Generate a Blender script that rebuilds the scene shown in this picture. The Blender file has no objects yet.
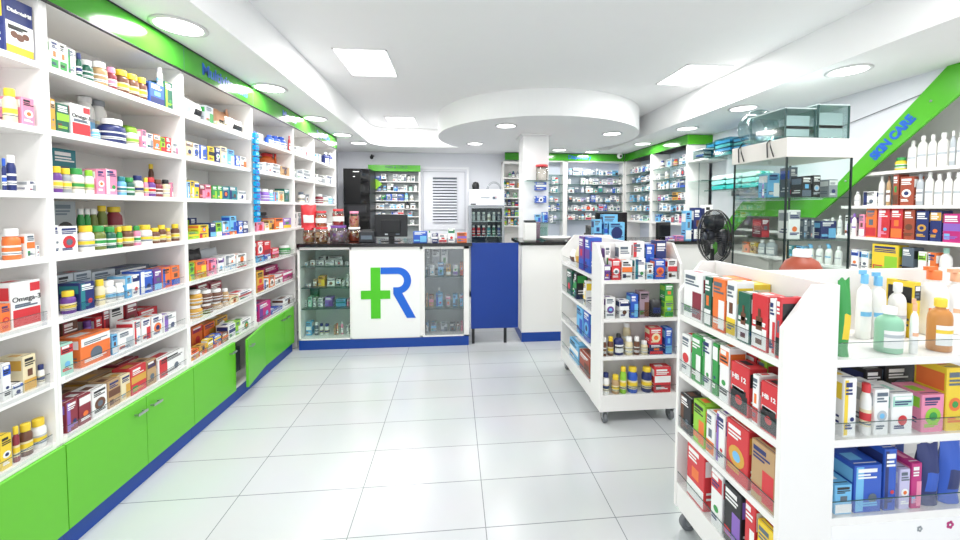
import bpy, bmesh, math, random
from mathutils import Vector, Matrix
C = bpy.context.scene.collection
PI = math.pi
# ------------------------------------------------------------------ materials
HEX = dict(white='F4F4F2', silver='B9C0C6', grey='9AA0A6', slate='5D6B7A', black='17181C', navy='15286B', blue='1F56C0',
  skyblue='6FBBE8', teal='16808A', mint='A9DCCB', green='2E9B45', forest='12604A', lime='93CF2E', sage='8FC7A6', olive='6B7A2C',
  yellow='F2D024', gold='D9A437', cream='EBDDB4', tan='BE9A6C', brown='6B3F28', rust='A5472A', orange='F0762A', peach='EDB48C',
  amber='C98436', red='D42A33', maroon='8C2436', pink='EF8FB0', magenta='C21E7A', purple='6E3A96', violet='8A62C0',
  lavender='C9C4E6', mauve='9C8592')
def lin(h):
    v = [int(h[i:i+2], 16)/255 for i in (0, 2, 4)]
    return [(c/12.92 if c <= .04045 else ((c+.055)/1.055)**2.4) for c in v] + [1]
MATS = {}
def mat(name, col=None, rough=.5, metal=0, coat=0, noise=0, spec=.5, emit=None, power=1):
    if name in MATS: return MATS[name]
    m = bpy.data.materials.new(name); m.use_nodes = True
    nt = m.node_tree; p = nt.nodes['Principled BSDF']
    c = lin(col if col else HEX[name])
    p.inputs['Base Color'].default_value = c
    p.inputs['Roughness'].default_value = rough
    p.inputs['Metallic'].default_value = metal
    p.inputs['Coat Weight'].default_value = coat
    p.inputs['Specular IOR Level'].default_value = spec
    if noise:
        t = nt.nodes.new('ShaderNodeTexNoise'); t.inputs['Scale'].default_value = 9; t.inputs['Detail'].default_value = 4
        g = nt.nodes.new('ShaderNodeNewGeometry'); nt.links.new(g.outputs['Position'], t.inputs['Vector'])
        mx = nt.nodes.new('ShaderNodeMix'); mx.data_type = 'RGBA'
        mx.inputs['A'].default_value = [x*(1-noise) for x in c[:3]]+[1]; mx.inputs['B'].default_value = c
        nt.links.new(t.outputs['Fac'], mx.inputs['Factor']); nt.links.new(mx.outputs['Result'], p.inputs['Base Color'])
    if emit:
        p.inputs['Emission Color'].default_value = lin(emit); p.inputs['Emission Strength'].default_value = power
    MATS[name] = m; return m
def ink(n):      # printed card and plastic colours of the packs
    if n in MATS: return MATS[n]
    m = mat(n, None, .38)
    c = lin(HEX[n]); g = sum(c[:3])/3
    m.node_tree.nodes['Principled BSDF'].inputs['Base Color'].default_value = [x*.96+.04*(g*.6+.3) for x in c[:3]]+[1]
    return m
def glass(name, tint='E6F2EF', refl=.12, rough=.02):
    if name in MATS: return MATS[name]
    m = bpy.data.materials.new(name); m.use_nodes = True; nt = m.node_tree
    for n in list(nt.nodes): nt.nodes.remove(n)
    o = nt.nodes.new('ShaderNodeOutputMaterial'); t = nt.nodes.new('ShaderNodeBsdfTransparent'); g = nt.nodes.new('ShaderNodeBsdfGlossy')
    t.inputs['Color'].default_value = lin(tint); g.inputs['Roughness'].default_value = rough
    f = nt.nodes.new('ShaderNodeFresnel'); f.inputs['IOR'].default_value = 1.45
    ma = nt.nodes.new('ShaderNodeMath'); ma.operation = 'MULTIPLY_ADD'; ma.inputs[1].default_value = .2 if refl < .2 else .5; ma.inputs[2].default_value = refl*.12
    mx = nt.nodes.new('ShaderNodeMixShader')
    nt.links.new(f.outputs[0], ma.inputs[0]); nt.links.new(ma.outputs[0], mx.inputs[0])
    nt.links.new(t.outputs[0], mx.inputs[1]); nt.links.new(g.outputs[0], mx.inputs[2]); nt.links.new(mx.outputs[0], o.inputs[0])
    MATS[name] = m; return m
LAM = lambda: mat('white_laminate', 'F1EFEC', .32)
WALL = lambda: mat('painted_wall', 'E4E6EC', .7, noise=.03)
CEIL = lambda: mat('ceiling_paint', 'F4F4F4', .8, noise=.02)
GREEN = lambda: mat('green_gloss', '3F9626', .15)
DOORG = lambda: mat('green_door_laminate', '62BE2C', .35)
KICK = lambda: mat('blue_plinth', '053F98', .4)
GATE = lambda: mat('blue_gate_paint', '01368F', .45)
METAL = lambda: mat('brushed_metal', 'B4B7BA', .3, metal=.9)
DARK = lambda: mat('black_plastic', '16171A', .35)
STONE = lambda: mat('black_stone', '141416', .12, noise=.3)
GLS = lambda: glass('clear_glass', 'F3F9F7')
GSH = lambda: glass('green_glass_shelf', 'EAF6F2', .2)
ACR = lambda: glass('acrylic_lip', 'FCFDFD', .02)
EDGE = lambda: mat('glass_edge', '3E5A58', .25)
# ------------------------------------------------------------------ mesh builder
class MB:
    def __init__(s): s.v = []; s.f = []; s.m = []; s.mats = []; s.sm = []
    def mi(s, m):
        if m not in s.mats: s.mats.append(m)
        return s.mats.index(m)
    def add(s, vs, fs, m, smooth=False, M=None):
        o = len(s.v); k = s.mi(m)
        s.v += [tuple(M @ Vector(v)) if M else tuple(v) for v in vs]
        for f in fs: s.f.append([i+o for i in f]); s.m.append(k); s.sm.append(smooth)
        return s
    def box(s, x0, x1, y0, y1, z0, z1, m, M=None):
        vs = [(x, y, z) for z in (z0, z1) for y in (y0, y1) for x in (x0, x1)]
        return s.add(vs, [(0,2,3,1), (4,5,7,6), (0,1,5,4), (2,6,7,3), (0,4,6,2), (1,3,7,5)], m, M=M)
    def prism(s, pts, a0, a1, m, axis='x', M=None):    # polygon extruded along an axis
        n = len(pts)
        def P(p, a): return (a, p[0], p[1]) if axis == 'x' else ((p[0], a, p[1]) if axis == 'y' else (p[0], p[1], a))
        vs = [P(p, a0) for p in pts] + [P(p, a1) for p in pts]
        fs = [tuple(range(n))[::-1], tuple(range(n, 2*n))] + [(i, (i+1) % n, n+(i+1) % n, n+i) for i in range(n)]
        return s.add(vs, fs, m, M=M)
    def lathe(s, prof, m, n=20, cx=0, cy=0, z=0, sx=1, sy=1, smooth=True, M=None, caps=True):
        vs = []; fs = []
        for r, h in prof:
            for k in range(n):
                a = 2*PI*k/n; vs.append((cx+r*sx*math.cos(a), cy+r*sy*math.sin(a), z+h))
        for j in range(len(prof)-1):
            for k in range(n):
                k2 = (k+1) % n; fs.append((j*n+k, j*n+k2, (j+1)*n+k2, (j+1)*n+k))
        s.add(vs, fs, m, smooth, M)
        if caps:
            L = (len(prof)-1)*n
            s.add(vs[:n], [tuple(range(n))[::-1]], m, M=M); s.add(vs[L:L+n], [tuple(range(n))], m, M=M)
        return s
    def tube(s, pts, r, m, n=8):
        P = [Vector(p) for p in pts]; vs = []; fs = []
        for i, p in enumerate(P):
            d = (P[min(i+1, len(P)-1)]-P[max(i-1, 0)]).normalized()
            u = d.cross(Vector((0, 0, 1)) if abs(d.z) < .9 else Vector((1, 0, 0))).normalized(); w = d.cross(u)
            for k in range(n):
                a = 2*PI*k/n; vs.append(tuple(p+(u*math.cos(a)+w*math.sin(a))*r))
        for j in range(len(P)-1):
            for k in range(n): fs.append((j*n+k, j*n+(k+1) % n, (j+1)*n+(k+1) % n, (j+1)*n+k))
        fs += [tuple(range(n))[::-1], tuple(range((len(P)-1)*n, len(P)*n))]
        return s.add(vs, fs, m, True)
    def build(s, name, parent=None, bevel=0):
        me = bpy.data.meshes.new(name); me.from_pydata(s.v, [], s.f)
        for m in s.mats: me.materials.append(m)
        me.polygons.foreach_set('material_index', s.m); me.polygons.foreach_set('use_smooth', s.sm)
        bm = bmesh.new(); bm.from_mesh(me); bmesh.ops.recalc_face_normals(bm, faces=bm.faces); bm.to_mesh(me); bm.free()
        me.update()
        o = bpy.data.objects.new(name, me); C.objects.link(o)
        if parent: o.parent = parent
        if bevel:
            b = o.modifiers.new('bevel', 'BEVEL'); b.width = bevel; b.segments = 2; b.limit_method = 'ANGLE'
        return o
def tag(o, label, cat, group=None, kind=None):
    o['label'] = label; o['category'] = cat
    if group: o['group'] = group
    if kind: o['kind'] = kind
    return o
def thing(name, loc, label, cat, group=None, rz=0):
    o = bpy.data.objects.new(name, None); C.objects.link(o); o.location = loc; o.rotation_euler = (0, 0, rz)
    o.empty_display_size = .05
    return tag(o, label, cat, group)
def struct(name, mb, bevel=0):
    o = mb.build(name, None, bevel); o['kind'] = 'structure'; return o
def text(s, size, m, parent, loc, rot=(PI/2, 0, 0), depth=.0006, name='lettering', bold=0, align='CENTER', squash=1):
    cu = bpy.data.curves.new(name, 'FONT'); cu.body = s; cu.size = size; cu.extrude = depth; cu.align_x = align; cu.align_y = 'CENTER'; cu.offset = bold
    t = bpy.data.objects.new('tmp', cu); me = bpy.data.meshes.new_from_object(t)
    bpy.data.objects.remove(t); bpy.data.curves.remove(cu)
    me.materials.clear(); me.materials.append(m); me.name = name
    o = bpy.data.objects.new(name, me); C.objects.link(o); o.parent = parent; o.location = loc; o.rotation_euler = rot; o.scale = (squash, 1, 1)
    return o
# ------------------------------------------------------------------ products
def rect(mb, w, d, h, face, u0, u1, v0, v1, m, e=.0005):
    x0, x1 = -w/2+u0*w, -w/2+u1*w; z0, z1 = v0*h, v1*h
    if face == 'front': vs = [(x0, -e, z0), (x1, -e, z0), (x1, -e, z1), (x0, -e, z1)]
    elif face == 'top': vs = [(x0, v0*d, h+e), (x1, v0*d, h+e), (x1, v1*d, h+e), (x0, v1*d, h+e)]
    elif face == 'left': vs = [(-w/2-e, u0*d, z0), (-w/2-e, u0*d, z1), (-w/2-e, u1*d, z1), (-w/2-e, u1*d, z0)]
    else: vs = [(w/2+e, u0*d, z0), (w/2+e, u1*d, z0), (w/2+e, u1*d, z1), (w/2+e, u0*d, z1)]
    mb.add(vs, [(0, 1, 2, 3)], m)
def disc(mb, w, d, h, u, v, r, m, e=.0009, n=14):
    cx, cz = -w/2+u*w, v*h
    mb.add([(cx+r*math.cos(2*PI*k/n), -e, cz+r*math.sin(2*PI*k/n)) for k in range(n)], [tuple(range(n))], m)
DARKS = ('black', 'navy', 'forest', 'maroon', 'brown', 'purple', 'blue', 'slate', 'red', 'magenta', 'green', 'teal', 'rust', 'violet', 'olive')
THIRD = ('red', 'navy', 'green', 'orange', 'slate', 'skyblue', 'brown')
def carton(w, d, h, a, b, rnd, txt):
    mb = MB(); A, B = ink(a), ink(b); r = min(.0025, w*.05)
    K = ink('white') if a in DARKS else ink(rnd.choice(('slate', 'navy', 'black')))
    T = ink(rnd.choice(THIRD))
    # card body with chamfered vertical edges and a tuck flap on top
    pts = [(-w/2+r, 0), (w/2-r, 0), (w/2, r), (w/2, d-r), (w/2-r, d), (-w/2+r, d), (-w/2, d-r), (-w/2, r)]
    mb.prism(pts, 0, h, A, 'z')
    st = rnd.randrange(6) if not txt else 6
    f = 'front'
    if st == 0:
        rect(mb, w, d, h, f, 0.02, .98, .68, .94, B); disc(mb, w, d, h, .5, .34, min(w, h)*.22, T)
    elif st == 1:
        rect(mb, w, d, h, f, .02, .98, .04, .34, B); rect(mb, w, d, h, f, .3, .7, .42, .62, T)
    elif st == 2:
        rect(mb, w, d, h, f, .04, .32, .03, .97, B); disc(mb, w, d, h, .66, .3, min(w, h)*.16, T)
    elif st == 3:
        rect(mb, w, d, h, f, .02, .98, .4, .66, B); rect(mb, w, d, h, f, .08, .4, .1, .3, T)
    elif st == 4:
        disc(mb, w, d, h, .5, .42, min(w, h)*.36, B, .0006); disc(mb, w, d, h, .5, .42, min(w, h)*.18, T, .0012)
    elif st == 5:
        rect(mb, w, d, h, f, .5, .97, .05, .6, B); rect(mb, w, d, h, f, .05, .42, .12, .26, T)
    else:
        rect(mb, w, d, h, f, .04, .96, .03, .4, B)
    for i, v in enumerate((.8, .74, .2, .15) if st != 6 else (.5, .46)):
        u1 = rnd.uniform(.55, .92); rect(mb, w, d, h, f, .1, u1, v-.018, v+.018, K if i < 2 or a == 'white' else B, .001)
    if st != 6: rect(mb, w, d, h, f, .1, rnd.uniform(.6, .9), .85, .93, K if st else ink('white'), .001)
    for sd in ('left', 'right'):
        rect(mb, w, d, h, sd, .08, .92, .62, .9, B); rect(mb, w, d, h, sd, .15, .7, .3, .34, K, .0008); rect(mb, w, d, h, sd, .15, .85, .2, .24, K, .0008)
    rect(mb, w, d, h, 'top', .08, .92, .12, .16, K); rect(mb, w, d, h, 'top', .12, .6, .3, .7, B)
    return mb
def small_bottle(w, d, h, a, b, big):
    r = w/2; ry = d/2; s = ry/r
    hc = min(h*.24, .028); rc = r*.78; hb = h-hc
    body = MB().lathe([(r*.9, 0), (r, h*.03), (r, hb*.78), (r*.93, hb*.88), (rc*.86, hb*.96), (rc*.8, hb)], ink(a) if a not in('white',) else mat('white_bottle', 'F3F2EE', .3), 18, 0, ry, 0, 1, s)
    cap = MB().lathe([(rc, 0), (rc, hc*.82), (rc*.93, hc), (.0005, hc)], ink(b), 18, 0, ry, hb-.001, 1, s)
    for k in range(0, 0): pass
    lab = MB().lathe([(r*1.012, hb*.2), (r*1.012, hb*.6)], ink('cream' if b == 'yellow' else 'white') if a != 'white' else ink('silver' if b in ('yellow', 'white') else 'cream'), 18, 0, ry, 0, 1, s, caps=False)
    lab.lathe([(r*1.02, hb*.34), (r*1.02, hb*.52)], ink(a if b in ('white', 'black') else b) if a != 'white' else ink('skyblue' if b == 'white' else b), 18, 0, ry, 0, 1, s, caps=False)
    lab.lathe([(r*1.02, hb*.24), (r*1.02, hb*.28)], ink('slate'), 18, 0, ry, 0, 1, s, caps=False)
    return body, cap, lab
def tall_bottle(w, d, h, a, b, rnd):
    r = w/2; ry = min(d, w)/2*.8; s = ry/r; hc = min(h*.16, .035); hb = h-hc; rc = r*.45
    body = MB().lathe([(r*.9, 0), (r, h*.02), (r, hb*.72), (r*.96, hb*.8), (r*.85, hb*.87), (r*.6, hb*.93), (rc*.9, hb*.955), (rc*.9, hb)],
        ink(a) if a != 'white' else mat('white_bottle', 'F3F2EE', .3), 20, 0, d/2, 0, 1, s)
    cap = MB().lathe([(rc, 0), (rc, hc*.9), (rc*.8, hc), (.0005, hc)], ink(b) if a != b else mat('cap_'+b, HEX[b], .25), 14, 0, d/2, hb-.001, 1, 1)
    if b in ('orange', 'skyblue', 'peach'): cap.box(-w*.42, w*.06, d/2-w*.09, d/2+w*.09, h-.002, h+.012, ink(b))
    lab = MB()
    vs = []; fs = []; n = 8
    for j, z in enumerate((hb*.15, hb*.6)):
        for k in range(n+1):
            t = PI*1.15+(PI*.7)*k/n; vs.append((r*1.01*math.cos(t), d/2+ry*1.02*math.sin(t), z))
    for k in range(n): fs.append((k, k+1, n+2+k, n+1+k))
    lab.add(vs, fs, ink('white'), True)
    vs2 = [(x*1.01, (y-d/2)*1.015+d/2, hb*.42 if i < n+1 else hb*.5) for i, (x, y, z) in enumerate(vs)]
    lab.add(vs2, fs, ink(b if b != 'white' else 'silver'), True)
    return body, cap, lab
def pouch(w, d, h, a, b, rnd):
    mb = MB(); n = 9; m = 9
    for sg in (-1, 1):
        vs = []; fs = []
        for j in range(m+1):
            v = j/m
            for i in range(n+1):
                u = i/n*2-1
                t = (1-u**4)*(math.sin(min(v*1.25+.18, 1)*PI/2)*(1-v**5)+.02)
                if v < .08: t = (1-u**4)*.85
                wob = .04*math.sin(7*u+9*v+rnd.random()*.4)
                vs.append((u*w/2*(1-.06*v*(1-abs(u))), d/2+sg*d/2*max(0.02, t*(1+wob))*.98, h*v*(1-.02*(1+math.sin(5*u)))))
        for j in range(m):
            for i in range(n):
                q = j*(n+1)+i; fs.append((q, q+1, q+n+2, q+n+1))
        lo = [f for f in fs if (f[0]//(n+1)) in (2, 3, 4) and 1 < f[0] % (n+1) < n-1]
        hi = [f for f in fs if f not in lo]
        mb.add(vs, hi, ink(a), True); mb.add(vs, lo, ink(b), True)
    return mb
ROT = (PI/2, -PI/2, 0); CAT = dict(c='carton', b='pill bottle', t='bottle', j='tub', p='pouch')
NAME = dict(c='carton', b='pill_bottle', t='lotion_bottle', j='tub', p='pouch')
def product(k, face, x, y, z, w, d, h, a, b, lab, gi, txt, big, idx):
    rnd = random.Random(idx*7+3); name = NAME[k]; rz = ROT[face]; grp = GROUPS[gi]
    def put(mb):
        o = mb.build(name); o.location = (x, y, z); o.rotation_euler = (0, 0, rz); return tag(o, lab, CAT[k], grp)
    if k == 'c':
        o = put(carton(w, d, h, a, b, rnd, txt)); o.rotation_euler[2] = rz+(rnd.uniform(-.012, .012) if not big else 0)
        if txt == 'Omega-3': text('Omega-3', min(w*.26, .05), ink('black'), o, (0, -.0015, h*.62)); rect_mb = MB(); rect(rect_mb, w, d, h, 'front', .62, .96, .76, .95, ink('red'), .001); rect_mb.build('red_flash', o)
        elif txt == 'HB12':
            mb = MB(); rect(mb, w, d, h, 'front', .12, .88, .06, .5, ink('black'), .001); disc(mb, w, d, h, .5, .26, w*.2, ink('red'), .0015); mb.build('printed_panel', o)
            text('HB 12', w*.3, ink('white'), o, (0, -.0016, h*.72), bold=.0006)
        elif txt == 'DiabetaMil':
            mb = MB(); rect(mb, w, d, h, 'front', .03, .97, .16, .58, ink('white'), .001)
            for u, v, rr in ((.3, .36, .13), (.5, .33, .14), (.7, .38, .12)): disc(mb, w, d, h, u, v, w*rr, ink('brown'), .0015+.0002*u)
            mb.build('printed_panel', o); text(txt, w*.19, ink('white'), o, (0, -.0016, h*.78), bold=.0006)
        elif txt: 
            mb = MB(); rect(mb, w, d, h, 'front', .3, .7, .1, .6, ink('brown'), .001); rect(mb, w, d, h, 'front', .42, .58, .6, .75, ink('brown'), .001); rect(mb, w, d, h, 'front', .3, .7, .2, .36, ink('white'), .0014); mb.build('printed_panel', o)
        return o
    if k == 'p': return put(pouch(w, d, h, a, b, rnd))
    if k == 't': body, cap, lb = tall_bottle(w, d, h, a, b, rnd)
    else:
        if k == 'j' : 
            body, cap, lb = small_bottle(w, d, h, a, b, big)
        else: body, cap, lb = small_bottle(w, d, h, a, b, big)
    if not big:
        for q in (cap, lb):
            for vs in ():
                pass
            o0 = len(body.v); body.v += q.v
            for f, mi_, s_ in zip(q.f, q.m, q.sm): body.f.append([i+o0 for i in f]); body.m.append(body.mi(q.mats[mi_])); body.sm.append(s_)
        return put(body)
    o = put(body); c = cap.build('lid' if k == 'j' else 'cap', o); l = lb.build('paper_label', o)
    return o
# ------------------------------------------------------------------ shell
X0, X1, Y0, Y1, ZC, ZS = -1.95, 3.65, -1.2, 6.7, 2.66, 2.38
def floor_mat():
    m = bpy.data.materials.new('floor_tiles'); m.use_nodes = True; nt = m.node_tree; p = nt.nodes['Principled BSDF']
    g = nt.nodes.new('ShaderNodeNewGeometry'); add = nt.nodes.new('ShaderNodeVectorMath'); add.operation = 'ADD'
    add.inputs[1].default_value = (1.061+6, -1.6489+6, 0)
    br = nt.nodes.new('ShaderNodeTexBrick'); br.offset = 0; br.squash = 1
    br.inputs['Scale'].default_value = 1; br.inputs['Brick Width'].default_value = .6; br.inputs['Row Height'].default_value = .3
    br.inputs['Mortar Size'].default_value = .0022; br.inputs['Mortar Smooth'].default_value = .1; br.inputs['Bias'].default_value = 0
    br.inputs['Color1'].default_value = lin('C8CBCD'); br.inputs['Color2'].default_value = lin('C3C7C9'); br.inputs['Mortar'].default_value = lin('83878A')
    nz = nt.nodes.new('ShaderNodeTexNoise'); nz.inputs['Scale'].default_value = 2.2; nz.inputs['Detail'].default_value = 5
    mx = nt.nodes.new('ShaderNodeMix'); mx.data_type = 'RGBA'; mx.blend_type = 'MULTIPLY'; mx.inputs['Factor'].default_value = .12
    L = nt.links.new
    L(g.outputs['Position'], add.inputs[0]); L(add.outputs[0], br.inputs['Vector']); L(g.outputs['Position'], nz.inputs['Vector'])
    L(br.outputs['Color'], mx.inputs['A']); L(nz.outputs['Color'], mx.inputs['B']); L(mx.outputs['Result'], p.inputs['Base Color'])
    mr = nt.nodes.new('ShaderNodeMapRange'); mr.inputs['To Min'].default_value = .2; mr.inputs['To Max'].default_value = .28
    L(nz.outputs['Fac'], mr.inputs['Value']); L(mr.outputs['Result'], p.inputs['Roughness'])
    return m
struct('floor', MB().box(X0-.1, X1+.1, Y0, Y1+.1, -.06, 0, floor_mat()))
struct('wall_left', MB().box(X0-.1, X0, Y0, Y1+.1, 0, ZC, WALL()))
struct('wall_right', MB().box(X1, X1+.1, Y0, Y1+.1, 0, ZC, WALL()))
struct('wall_back', MB().box(X0, X1, Y1, Y1+.1, 0, ZC, WALL()))
struct('ceiling', MB().box(X0-.1, X1+.1, Y0, Y1+.1, ZC, ZC+.06, CEIL()))
DCX, DCY, DR = 1.12, 5.22, 1.33
pts = [(X0, Y0), (-1.22, Y0), (-1.22, 5.75)]
for k in range(1, 6): a = PI-k*PI/2/5; pts.append((-.92+.3*math.cos(a), 5.75+.3*math.sin(a)))
ex = math.sqrt(DR**2-(6.05-DCY)**2); a0 = math.atan2(6.05-DCY, -ex); a1 = math.atan2(6.05-DCY, ex)+2*PI
for k in range(65): a = a0+(a1-a0)*k/64; pts.append((DCX+DR*math.cos(a), DCY+DR*math.sin(a)))
pts += [(2.5, 6.05), (2.5, Y0), (X1, Y0), (X1, Y1), (X0, Y1)]
struct('ceiling_soffit', MB().prism(pts, ZS, ZC, CEIL(), 'z'))
# wall panel over the skin care shelves
struct('trim_1', MB().prism([(Y0, .0), (Y0, .0001)], 3.3, 3.301, WALL())) if False else None
up = [(2.27, ZS), (3.13, 1.51), (4.06, 1.51), (4.64, .93), (4.64, ZS)]
struct('wall_upper_right', MB().prism(up, 3.3, 3.33, WALL(), 'x'))
COLX = (.885, 1.22, 4.87, 5.2)
struct('wall_column', MB().box(*COLX, 0, ZS, mat('column_paint', 'ECECEC', .6)).box(COLX[0]-.03, COLX[1]+.03, COLX[2]-.03, COLX[3]+.03, ZS-.02, ZS-.0005, CEIL()))
# ------------------------------------------------------------------ lights
EM = lambda: mat('lamp_diffuser', 'FFFFFF', .5, emit='FFFFFF', power=7)
RING = lambda: mat('white_metal_ring', 'DDDDDD', .35)
def downlight(x, y, lab):
    t = thing('downlight', (x, y, ZS-.0005), lab, 'ceiling light', 'round ceiling lights')
    MB().lathe([(.105, 0), (.125, 0), (.128, -.006), (.112, -.011), (.105, -.008)], RING(), 32, caps=False).build('ring', t)
    MB().lathe([(.105, -.005), (.02, -.0055), (.0005, -.0055)], EM(), 32, caps=False).build('diffuser', t)
    l = bpy.data.lights.new('downlight_glow', 'AREA'); l.shape = 'DISK'; l.size = .2; l.energy = DL; l.color = (1, .985, .96)
    o = bpy.data.objects.new('downlight_glow', l); C.objects.link(o); o.parent = t; o.location = (0, 0, -.014)
DL = 11
for x, y, lab in [(-1.45, 1.1, 'unseen round downlight added for light above the nearest left bay'),  # this downlight is out of view, added to brighten the near left bay
  (-1.44, 2.2, 'largest round downlight in the left soffit, nearest above the green fascia'),
  (-1.46, 3.24, 'second round downlight along the left soffit'), (-1.47, 4.27, 'third round downlight along the left soffit'),
  (-1.44, 5.16, 'fourth round downlight along the left soffit'), (-1.38, 5.78, 'farthest round downlight in the left soffit, above the black rack'),
  (.6, 4.41, 'round downlight in the curved drum, left of the column'), (2.0, 4.73, 'round downlight near the right rim of the curved drum'),
  (.31, 5.65, 'small round downlight at the rear left of the curved drum'), (1.7, 6.1, 'round downlight just right of the column, before the rear fascia'),
  (2.3, 6.25, 'round downlight nearest the corner camera above the rear fascia'), (2.75, 5.4, 'farthest round downlight in the right soffit'),
  (2.75, 4.33, 'second farthest round downlight in the right soffit'), (2.73, 3.42, 'second nearest round downlight in the right soffit'),
  (2.71, 2.43, 'largest round downlight in the right soffit'), (2.72, 1.3, 'unseen round downlight added for light in the near right soffit')]:  # last downlight is an unseen extra, added for light on the near right
    downlight(x, y, lab)
def panel_light(x, y, w, d, lab):
    t = thing('panel_light', (x, y, ZC-.0005), lab, 'ceiling light', 'square ceiling panel lights')
    m = MB()
    for a in ((-w/2, w/2, -d/2, -d/2+.012), (-w/2, w/2, d/2-.012, d/2), (-w/2, -w/2+.012, -d/2, d/2), (w/2-.012, w/2, -d/2, d/2)): m.box(*a, -.006, 0, CEIL())
    m.build('frame', t)
    MB().box(-w/2+.0125, w/2-.0125, -d/2+.0125, d/2-.0125, -.009, -.001, EM()).build('diffuser', t)
    l = bpy.data.lights.new('panel_glow', 'AREA'); l.shape = 'RECTANGLE'; l.size = w*.9; l.size_y = d*.9; l.energy = PL; l.color = (1, .99, .97)
    o = bpy.data.objects.new('panel_glow', l); C.objects.link(o); o.parent = t; o.location = (0, 0, -.014)
PL = 34
panel_light(-.73, 3.4, .42, .6, 'nearest left square panel light in the raised ceiling')
panel_light(-.73, 5.62, .4, .6, 'far left square panel light beside the curved drum')
panel_light(2.2, 3.4, .42, .52, 'right square panel light in the raised ceiling')
panel_light(-.73, 1.1, .42, .6, 'left square panel light overhead, outside the view')
panel_light(1.9, 1.1, .42, .6, 'right square panel light overhead, outside the view')
# ------------------------------------------------------------------ left shelving
BY = [.93, 1.685, 2.455, 3.235, 4.03, 4.6, 5.415]
SZ = [1.985, 1.733, 1.483, 1.228, .972, .722, .475]
BN = ['nearest left shelving bay, cut by the photo edge', 'second left shelving bay, full of vitamin bottles', 'third left shelving bay with boxes and tubs', 'fourth left shelving bay beside the hanging blue strip', 'narrow fifth left shelving bay above the counter', 'farthest left shelving bay, next to the black rack']
for i in range(6):
    a, b = BY[i], BY[i+1]
    t = thing('shelving_bay', (-1.6, a, 0), 'white open '+BN[i], 'shelving', 'white shelving bays on the left wall')
    zlo = .455 if i < 4 else 0
    for y in (.0005, b-a-.014): MB().box(-.34, 0, y, y+.0135, zlo, 2.245, LAM()).build('side_panel', t)
    MB().box(-.34, -.325, .0145, b-a-.0145, zlo, 2.245, LAM()).build('back_panel', t)
    MB().box(-.3245, 0, .0145, b-a-.0145, 2.232, 2.245, LAM()).build('top_panel', t)
    for j, z in enumerate(SZ):
        MB().box(-.3245, 0, .0145, b-a-.0145, z-.024, z, LAM()).build('shelf', t)
        if i < 4 and j >= 4:
            MB().box(.0005, .0025, .03, b-a-.03, z-.012, z+.04, ACR()).box(.0005, .0025, .03, b-a-.03, z+.04, z+.0415, EDGE()).build('acrylic_lip', t)
# base cabinets
def handle(parent, y, z, x=.018):
    MB().box(x, x+.02, y-.026, y-.02, z-.004, z+.004, METAL()).box(x, x+.02, y+.02, y+.026, z-.004, z+.004, METAL()).box(x+.018, x+.024, y-.03, y+.03, z-.006, z+.006, METAL()).build('handle', parent)
for a, b, doors, lab in [(.93, 1.689, [(.0, .379, 1), (.379, .759, 0)], 'nearest green base cabinet under the left shelving'),
    (1.69, 2.459, [(0, .41, 1), (.41, .769, 0)], 'second green base cabinet under the vitamin shelves'),
    (2.46, 3.349, [(0, .45, 1)], 'green base cabinet with its right door ajar'),
    (3.35, 3.93, [(0, .37, 1), (.37, .58, 0)], 'farthest green base cabinet beside the counter')]:
    t = thing('base_cabinet', (-1.6, a, 0), lab, 'cabinet', 'green base cabinets'); L = b-a
    MB().box(-.34, -.002, 0, L, .09, .105, LAM()).box(-.34, -.002, 0, L, .435, .4505, LAM()).box(-.34, -.002, 0, .014, .105, .435, LAM()).box(-.34, -.002, L-.014, L, .105, .435, LAM()).box(-.34, -.33, .014, L-.014, .105, .435, LAM()).build('carcass', t)
    MB().box(-.33, -.004, 0, L, 0, .0895, KICK()).build('plinth', t)
    for y0, y1, hside in doors:
        d = MB().box(0, .017, y0+.0015, y1-.0015, .092, .449, DOORG()).build('door', t)
        handle(d, y1-.05 if hside else y0+.05, .39, .017)
    if a == 2.46:
        d = MB().box(0, .017, -.4, -.0015, .092, .449, DOORG()).build('door', t); d.location = (0, L, 0); d.rotation_euler[2] = math.radians(9)
        handle(d, -.35, .39, .017)
        o = MB().box(-.2, -.12, .58, .66, .1055, .25, ink('brown')).box(-.2, -.14, .7, .8, .1055, .3, ink('slate')).build('stored_boxes', t)
# fascia
t = thing('fascia_sign', (-1.6, .93, 2.3), 'long glossy green fascia above the left shelving with blue lettering', 'sign')
MB().box(0, .016, 0, 4.49, -.068, .072, GREEN()).build('panel', t)
MB().box(0, .019, 0, 4.49, .072, .078, DARK()).build('dark_trim', t); MB().box(0, .019, 0, 4.49, -.073, -.068, DARK()).build('dark_trim', t)
for y in (.75, 1.52, 2.3, 3.1, 3.67): MB().box(.016, .0165, y, y+.004, -.068, .072, ink('forest')).build('joint', t)
BLUE = lambda: mat('blue_lettering', '0A5CC4', .3)
for s, y, sz in (('Multivitamins', 1.95, .1), ('Minerals', 2.98, .09), ('Supplements', 3.95, .09)):
    text(s, sz, BLUE(), t, (.0175, y, .0), (PI/2, 0, PI/2), .001, bold=.002)
# hanging blue strip between bay three and four
t = thing('hanging_strip', (-1.575, 3.24, 1.78), 'bright blue strip of small packs hanging between third and fourth left bays', 'hanging strip')
mb = MB()
for k in range(15):
    z = -.47+.048*k; mb.box(-.012, .012, -.028, .028, z, z+.036, mat('cyan_foil', '12A4DC', .25)); mb.box(.0122, .0128, -.022, .022, z+.008, z+.026, ink('skyblue' if k % 2 else 'blue'))
mb.build('packs', t); MB().box(-.001, .001, -.025, .025, -.47, .25, ink('blue')).build('backing_tape', t)
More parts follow.
